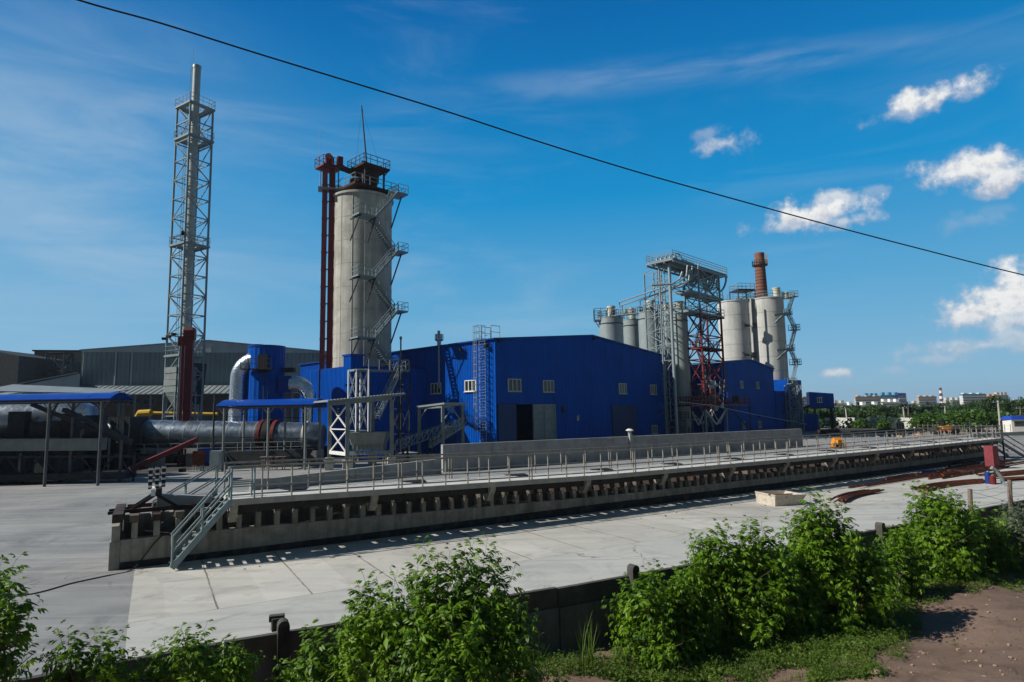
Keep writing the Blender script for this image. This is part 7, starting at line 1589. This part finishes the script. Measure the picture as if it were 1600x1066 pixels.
shrub('maple_shrub', 1012, 1050, 16.3, [(1012, 935, 34, 0), (1050, 945, 30, .2), (985, 960, 26, .1), (1010, 985, 48, -.2), (1060, 990, 34, 0), (1030, 1030, 46, -.5)], 1.15, 'medium green shrub right of the second fence post', seed=5, size=.82)
shrub('maple_shrub', 1130, 1000, 17.5, [(1115, 868, 28, 0), (1107, 900, 30, 0), (1168, 868, 30, .1), (1195, 875, 28, .2), (1150, 920, 44, -.1), (1210, 925, 38, .1), (1115, 955, 40, -.2), (1180, 970, 48, -.3)], 1.1, 'green shrub with three pointed tops left of the tallest right-hand shrub', seed=6, size=.88)
shrub('maple_shrub', 1300, 1000, 18.5, [(1268, 830, 32, 0), (1300, 845, 34, 0), (1255, 865, 30, 0), (1335, 880, 34, .1), (1368, 895, 26, .1), (1290, 900, 52, -.2), (1345, 935, 46, -.2), (1255, 935, 40, -.1), (1300, 965, 46, -.5)], 1.15, 'tallest green shrub right of centre, in front of the third fence post', seed=7, size=.92)
shrub('maple_shrub', 1460, 930, 23.5, [(1462, 810, 32, 0), (1488, 812, 26, .2), (1440, 835, 26, 0), (1505, 840, 26, .2), (1470, 860, 42, -.3), (1425, 870, 28, 0), (1440, 900, 30, -.3), (1500, 890, 34, -.3)], 1.25, 'dense green shrub before the left-hand wooden wire-fence posts', seed=8, size=1.0)
shrub('maple_shrub', 1540, 910, 24.5, [(1535, 835, 26, 0), (1548, 862, 30, 0), (1520, 880, 26, -.2), (1565, 885, 24, 0)], 1.2, 'small green shrub between the dense shrub and the silvery one', seed=9, size=.95)
shrub('silver_shrub', 1590, 900, 25.0, [(1590, 832, 30, 0), (1612, 850, 36, .2), (1580, 868, 26, -.2), (1630, 830, 40, .3)], 1.7, 'silvery grey-green willow-like shrub at the right edge', mt='leafgrey', group='silvery shrubs', seed=10, size=.7)
shrub('maple_shrub', 1395, 950, 20.5, [(1390, 905, 24, .3), (1405, 880, 20, .4)], 1.0, 'small dark shrub in the gap beside the tallest right-hand shrub', seed=11, size=.8)
shrub('maple_shrub', 850, 1110, 12.5, [(835, 1060, 28, 0), (870, 1078, 22, .2)], 1.0, 'little low shrub at the right foot of the largest shrub', seed=12, size=.6, low=True)

shrub('maple_shrub', 1230, 1000, 17.9, [(1225, 900, 30, 0), (1232, 935, 34, 0), (1222, 965, 30, 0)], 1.1, 'shorter green shrub filling the gap left of the tallest right-hand shrub', seed=13, size=.85)
shrub('maple_shrub', 1400, 960, 21.0, [(1400, 850, 22, .3), (1412, 885, 30, .2), (1392, 915, 30, 0), (1425, 925, 26, 0)], 1.1, 'mid-height green shrub between the tallest shrub and the dense far one', seed=14, size=.9)
shrub('maple_shrub', 1075, 1010, 17.0, [(1078, 920, 26, .1), (1085, 960, 34, 0), (1080, 1000, 34, -.2)], 1.1, 'lower green shrub left of the three-topped one', seed=15, size=.8)
shrub('maple_shrub', 470, 1110, 11.2, [(480, 1052, 26, .2), (455, 1075, 28, 0)], 1.0, 'small shrub just right of the fence post with the broken cap', seed=16, size=.62)
# low weeds: a mat of leaf tufts and grass, uncountable
g = np.random.default_rng(55)
locs = []; dirs = []; scs = []
def patch(px0, px1, py0, py1, n, s0, s1, shape=None):
    for _ in range(n):
        px, py = g.uniform(px0, px1), g.uniform(py0, py1)
        if shape and not shape(px, py): continue
        p = U(px, py, GZ); p.z = gz(p.x, p.y)-.02; locs.append(np.array(p)); dirs.append(np.array([g.normal()*.35, g.normal()*.35, 1])); scs.append(g.uniform(s0, s1))
edge_ = lambda px: 1066 if px < 1330 else 0
patch(960, 1130, 985, 1066, 700, .3, .7)
patch(1080, 1420, 955, 1040, 2300, .28, .62, lambda x, y: (y-955) < 95-abs(x-1230)*.18+8*math.sin(x*.09) and (y < 1000 or x < 1360) and math.sin(x*.045+1)+math.sin(y*.11) > -1.2)
patch(1000, 1360, 1010, 1066, 1500, .22, .48, lambda x, y: math.sin(x*.06)+math.sin(y*.13+x*.02) > -.4)
patch(1190, 1440, 920, 985, 1000, .28, .6)
patch(1380, 1640, 880, 955, 1700, .25, .5, lambda x, y: y < 958-(x-1380)*.20+6*math.sin(x*.1))
patch(1270, 1405, 955, 1066, 900, .22, .5, lambda x, y: x < 1400-(y-955)*.25+14*math.sin(y*.12)); patch(1400, 1440, 980, 1005, 14, .18, .3); patch(1470, 1500, 985, 1008, 9, .15, .25); patch(1485, 1560, 990, 1020, 8, .15, .22); patch(1330, 1420, 1000, 1055, 26, .18, .32)
patch(840, 980, 1030, 1066, 260, .25, .55); patch(1290, 1420, 975, 1040, 160, .2, .45)
V, Fq = scatter(LOWS, locs, dirs, scs, g); o = npmesh('weeds', V, Fq, 'grass'); tag(o, 'low green weeds carpeting the bank between the shrubs and the bare clay', 'weeds', kind='stuff')
# blades of grass
V = []; Fq = []; n0 = 0
def blades(px0, px1, py0, py1, n, h0, h1, shape=None):
    global n0
    for _ in range(n):
        px, py = g.uniform(px0, px1), g.uniform(py0, py1)
        if shape and not shape(px, py): continue
        p = np.array(U(px, py, GZ)); p[2] = gz(p[0], p[1])-.02; h = g.uniform(h0, h1); a = g.uniform(0, 6.28); d = np.array([math.cos(a), math.sin(a), 0]); s = np.array([-d[1], d[0], 0])*.006*(1+h)
        l = g.uniform(.1, .5)*h; q = p+d*l*.4+np.array([0, 0, h*.6]); t = p+d*l+np.array([0, 0, h]); V.extend([p-s, p+s, q+s*.7, q-s*.7, t+s*.1, t-s*.1]); Fq.extend([(n0, n0+1, n0+2, n0+3), (n0+3, n0+2, n0+4, n0+5)]); n0 += 6
blades(960, 1420, 950, 1066, 5200, .06, .25, lambda x, y: math.sin(x*.05)+math.sin(y*.12+x*.03) > -.7 and (y < 1010 or x < 1340)); blades(1190, 1600, 885, 960, 5200, .08, .3, lambda x, y: y < 962-(x-1300)*.22)
blades(905, 930, 1050, 1066, 26, .7, 1.3); blades(1380, 1600, 960, 1066, 150, .04, .12); blades(500, 900, 1055, 1066, 300, .3, .7)
o = npmesh('grass', V, Fq, 'grass'); tag(o, 'thin blades of grass growing through the weeds on the bank', 'grass', kind='stuff')
# clods and rubble on the bank
def clod(px, py, r, label=None):
    p = U(px, py, GZ); p.z = gz(p.x, p.y); gg = np.random.default_rng(int(px+py)); n, m_ = 10, 6; vs = []; fs = []
    for j in range(m_+1):
        for i in range(n):
            a = 2*math.pi*i/n; b = math.pi*j/m_; rr = r*(1+gg.uniform(-.22, .22)); vs.append((p.x+rr*1.3*math.cos(a)*math.sin(b), p.y+rr*math.sin(a)*math.sin(b), p.z+r*.15+rr*.62*math.cos(b)))
    for j in range(m_):
        for i in range(n): fs.append((j*n+i, j*n+(i+1) % n, (j+1)*n+(i+1) % n, (j+1)*n+i))
    mb = MB(); mb.add(vs, fs); return mb
for px, py, r, lab in ((1150, 1003, .26, 'larger pale clay clod with dry twigs lying among the weeds'), (1070, 1036, .30, 'broad pale clay clod near the bottom edge among the weeds'), (1045, 1045, .16, 'small clay clod left of the broad one'), (1200, 990, .14, 'small pale clod right of the twiggy one'), (1368, 1062, .10, 'tiny pale stone at the bottom edge'), (1440, 910, .08, 'little white stone in the grass near the dense shrub')):
    tag(clod(px, py, r).build('clay_clod', 'rock', None, False), lab, 'clod', 'clay clods and stones on the bank')
mb = MB()
for i in range(140):
    px, py = g.uniform(1180, 1640), g.uniform(930, 1066)
    if py < 945-(px-1300)*.12: continue
    p = U(px, py, GZ); p.z = gz(p.x, p.y); r_ = g.uniform(.008, .04); mb.box(p, (r_*2, r_*1.5, r_*1.2), g.uniform(0, 3))
tag(mb.build('pebbles', 'rock'), 'small crumbs of dry clay scattered over the bare bank', 'pebbles', kind='stuff')
mb = MB(); p0 = U(1150, 998, GZ)
for i in range(16): a = Vector((g.normal()*.35, g.normal()*.2, 0)); mb.tube([p0+a+Vector((0, 0, .05)), p0+a+Vector((g.normal()*.15, g.normal()*.1, .35)), p0+a+Vector((g.normal()*.3, g.normal()*.2, g.uniform(.3, .6)))], .008, 4, False, .003)
tag(mb.build('dry_twigs', 'wood'), 'tangle of dry bare twigs over the clay clod', 'twigs')
mb = MB(); mb.tube([U(1340, 960, GZ+.03), U(1352, 940, GZ+.12), U(1380, 918, GZ+.2), U(1410, 910, GZ+.2), U(1425, 912, GZ+.05)], .02, 6); tag(mb.build('old_hose', 'redfaded'), 'faded curved hose lying on the bank below the dense shrub', 'hose')

# ================================================================ FAR TREES
def clump_t(seed):
    gg = np.random.default_rng(seed); V = []; Fc = []; n0 = 0
    for k in range(9):
        c = gg.normal(size=3)*.28; d = gg.normal(size=3); d /= np.linalg.norm(d); s = np.cross(d, gg.normal(size=3)); s /= np.linalg.norm(s); u_ = np.cross(d, s); a = gg.uniform(.14, .26)
        V += [c-s*a-u_*a*.2, c-u_*a*.7, c+s*a+u_*a*.1, c+u_*a*.8]; Fc.append((n0, n0+1, n0+2, n0+3)); n0 += 4
    return np.array(V), np.array(Fc)
CL = [clump_t(i) for i in range(5)]
def far_tree(px, ptop, pbase, Y, wpx, label, seed, mt='leafdark', trunk=True, n=None):
    g = np.random.default_rng(seed); b = flat(A(px, pbase, Y)); h = A(px, ptop, Y).z; w_ = wpx/2/S(Y); root = thing('broadleaf_tree', b, label, 'tree', 'trees beyond the far yard'); locs = []; dirs = []; scs = []
    cs_ = [(g.normal()*.4*w_, g.normal()*.3*w_, h*g.uniform(.35, .78), g.uniform(.4, .62)) for _ in range(7)]+[(0, 0, h*.72, .5)]
    N_ = n or int(90+w_*40)
    for cx, cy, cz, rr in cs_:
        for _ in range(N_//6):
            v = g.normal(size=3); v /= np.linalg.norm(v); r1 = w_*rr*g.uniform(.5, 1.05); p = np.array([b.x+cx, b.y+cy, cz])+v*np.array([r1, r1, min(r1, h*.3)])
            if p[2] < .2 or p[2] > h*1.03: continue
            locs.append(p); dirs.append(v); scs.append(g.uniform(.7, 1.5)*max(1, h/6))
    V, Fq = scatter(CL, locs, dirs, scs, g); npmesh('crown', V, Fq, mt, root, b); mb = MB(); mb.tube([b, flat(b+Vector((g.normal()*.2, 0, 0)), h*.4), flat(b, h*.75)], .05*h, 6, False, .015*h)
    for _ in range(4): mb.tube([flat(b, h*.3), flat(b+Vector((g.normal()*w_*.4, g.normal()*w_*.3, 0)), h*.7)], .02*h, 4, False, .008*h)
    mb.build('trunk', 'bark', root)
spots = []
TW_ = ['below the elevated cabin', 'right of the elevated cabin', 'behind the left part of the panel fence', 'behind the middle of the panel fence', 'behind the right part of the panel fence', 'right of the road roller', 'left of the kiosk', 'at the right picture edge']
ROWL = ['left of the elevated cabin, lowest to the left', 'directly beneath the elevated cabin', 'under the right leg of the elevated cabin', 'just right of the cabin, by the leaning pole', 'below the long low white block', 'below the ochre-topped pale block', 'below the left end of the turquoise block', 'below the dark blue tower block', 'beside the middle pole', 'left of the isolated pale block', 'below the isolated pale block', 'below the striped chimney', 'right of the striped chimney', 'below the left end of the right-hand white block', 'below the middle of the right-hand white block', 'before the ochre block on the right', 'behind the tallest pole', 'above the white kiosk', 'tallest at the right picture edge', 'cut off by the right picture edge']
def where(px):
    return TW_[0] if px < 1300 else TW_[1] if px < 1345 else TW_[2] if px < 1385 else TW_[3] if px < 1430 else TW_[4] if px < 1475 else TW_[5] if px < 1525 else TW_[6] if px < 1578 else TW_[7]
row = [(1262, 655, 160, 24, 641), (1284, 655, 150, 26, 641), (1304, 655, 165, 22, 643), (1322, 652, 170, 20, 645), (1342, 654, 160, 26, 642), (1360, 652, 175, 26, 638), (1378, 652, 170, 22, 636), (1396, 652, 180, 24, 637), (1414, 652, 185, 24, 634), (1432, 650, 190, 22, 636), (1450, 650, 185, 26, 637), (1468, 650, 195, 22, 635), (1486, 650, 190, 24, 637), (1504, 650, 180, 26, 634), (1522, 650, 170, 26, 629), (1542, 650, 165, 28, 625), (1562, 650, 160, 28, 622), (1584, 650, 155, 30, 624), (1606, 650, 150, 34, 623), (1630, 650, 150, 36, 622)]
for i, (px, pb, Y, w_, pt) in enumerate(row):
    far_tree(px, pt, pb, Y, w_*1.25, 'dark back-row tree '+ROWL[i], 300+i)
front = [(1345, 670, 120, 14, 658, 'bright bush before the left part of the panel fence'), (1380, 670, 119, 10, 660, 'small bush against the pale panel fence'), (1452, 672, 118, 34, 650, 'wide green bush left of the road roller'), (1440, 671, 120, 24, 654, 'lower green bush at the left of the wide one'), (1505, 678, 112, 44, 645, 'big bright tree just right of the road roller'), (1528, 678, 113, 40, 642, 'big bright tree in the middle of the right-hand group'), (1552, 677, 114, 34, 648, 'lower bright tree beside the tall pole'), (1492, 677, 118, 30, 644, 'rounded tree behind the road roller')]
for i, (px, pb, Y, w_, pt, lab) in enumerate(front): far_tree(px, pt, pb, Y, w_*1.1, lab, 400+i, 'leafmid')
# green scrub at the foot of the trees, far woodland
locs = []; dirs = []; scs = []
for _ in range(2200): px = g.uniform(1255, 1680); Y = g.uniform(128, 300); p = np.array(flat(A(px, 650, Y))); p[2] = g.uniform(0, 1.8+(Y-128)*.012); locs.append(p); dirs.append(g.normal(size=3)); scs.append(g.uniform(1.2, 2.6)*(Y/150))
for _ in range(230): px = g.uniform(1300, 1530); p = np.array(U(px, g.uniform(668, 671.5))); p[2] = g.uniform(0, .5); locs.append(p); dirs.append(g.normal(size=3)); scs.append(g.uniform(.4, .9)) if math.sin(px*.11)+math.sin(px*.043) > .1 else (locs.pop(), dirs.pop())
V, Fq = scatter(CL, locs, dirs, scs, g); o = npmesh('scrub', V, Fq, 'leafdark'); tag(o, 'mass of dark green scrub and far woodland beneath the distant trees', 'scrub', kind='stuff')
locs = []; dirs = []; scs = []
for _ in range(160): px = g.uniform(330, 505); p = np.array(A(px, 656, 98)); p[2] = g.uniform(0.2, 1.6)+2; locs.append(p); dirs.append(g.normal(size=3)); scs.append(g.uniform(.8, 1.4))
V, Fq = scatter(CL, locs, dirs, scs, g); o = npmesh('hedge', V, Fq, 'leaf'); tag(o, 'strip of green hedge glimpsed behind the blue filter tower', 'hedge', kind='stuff')
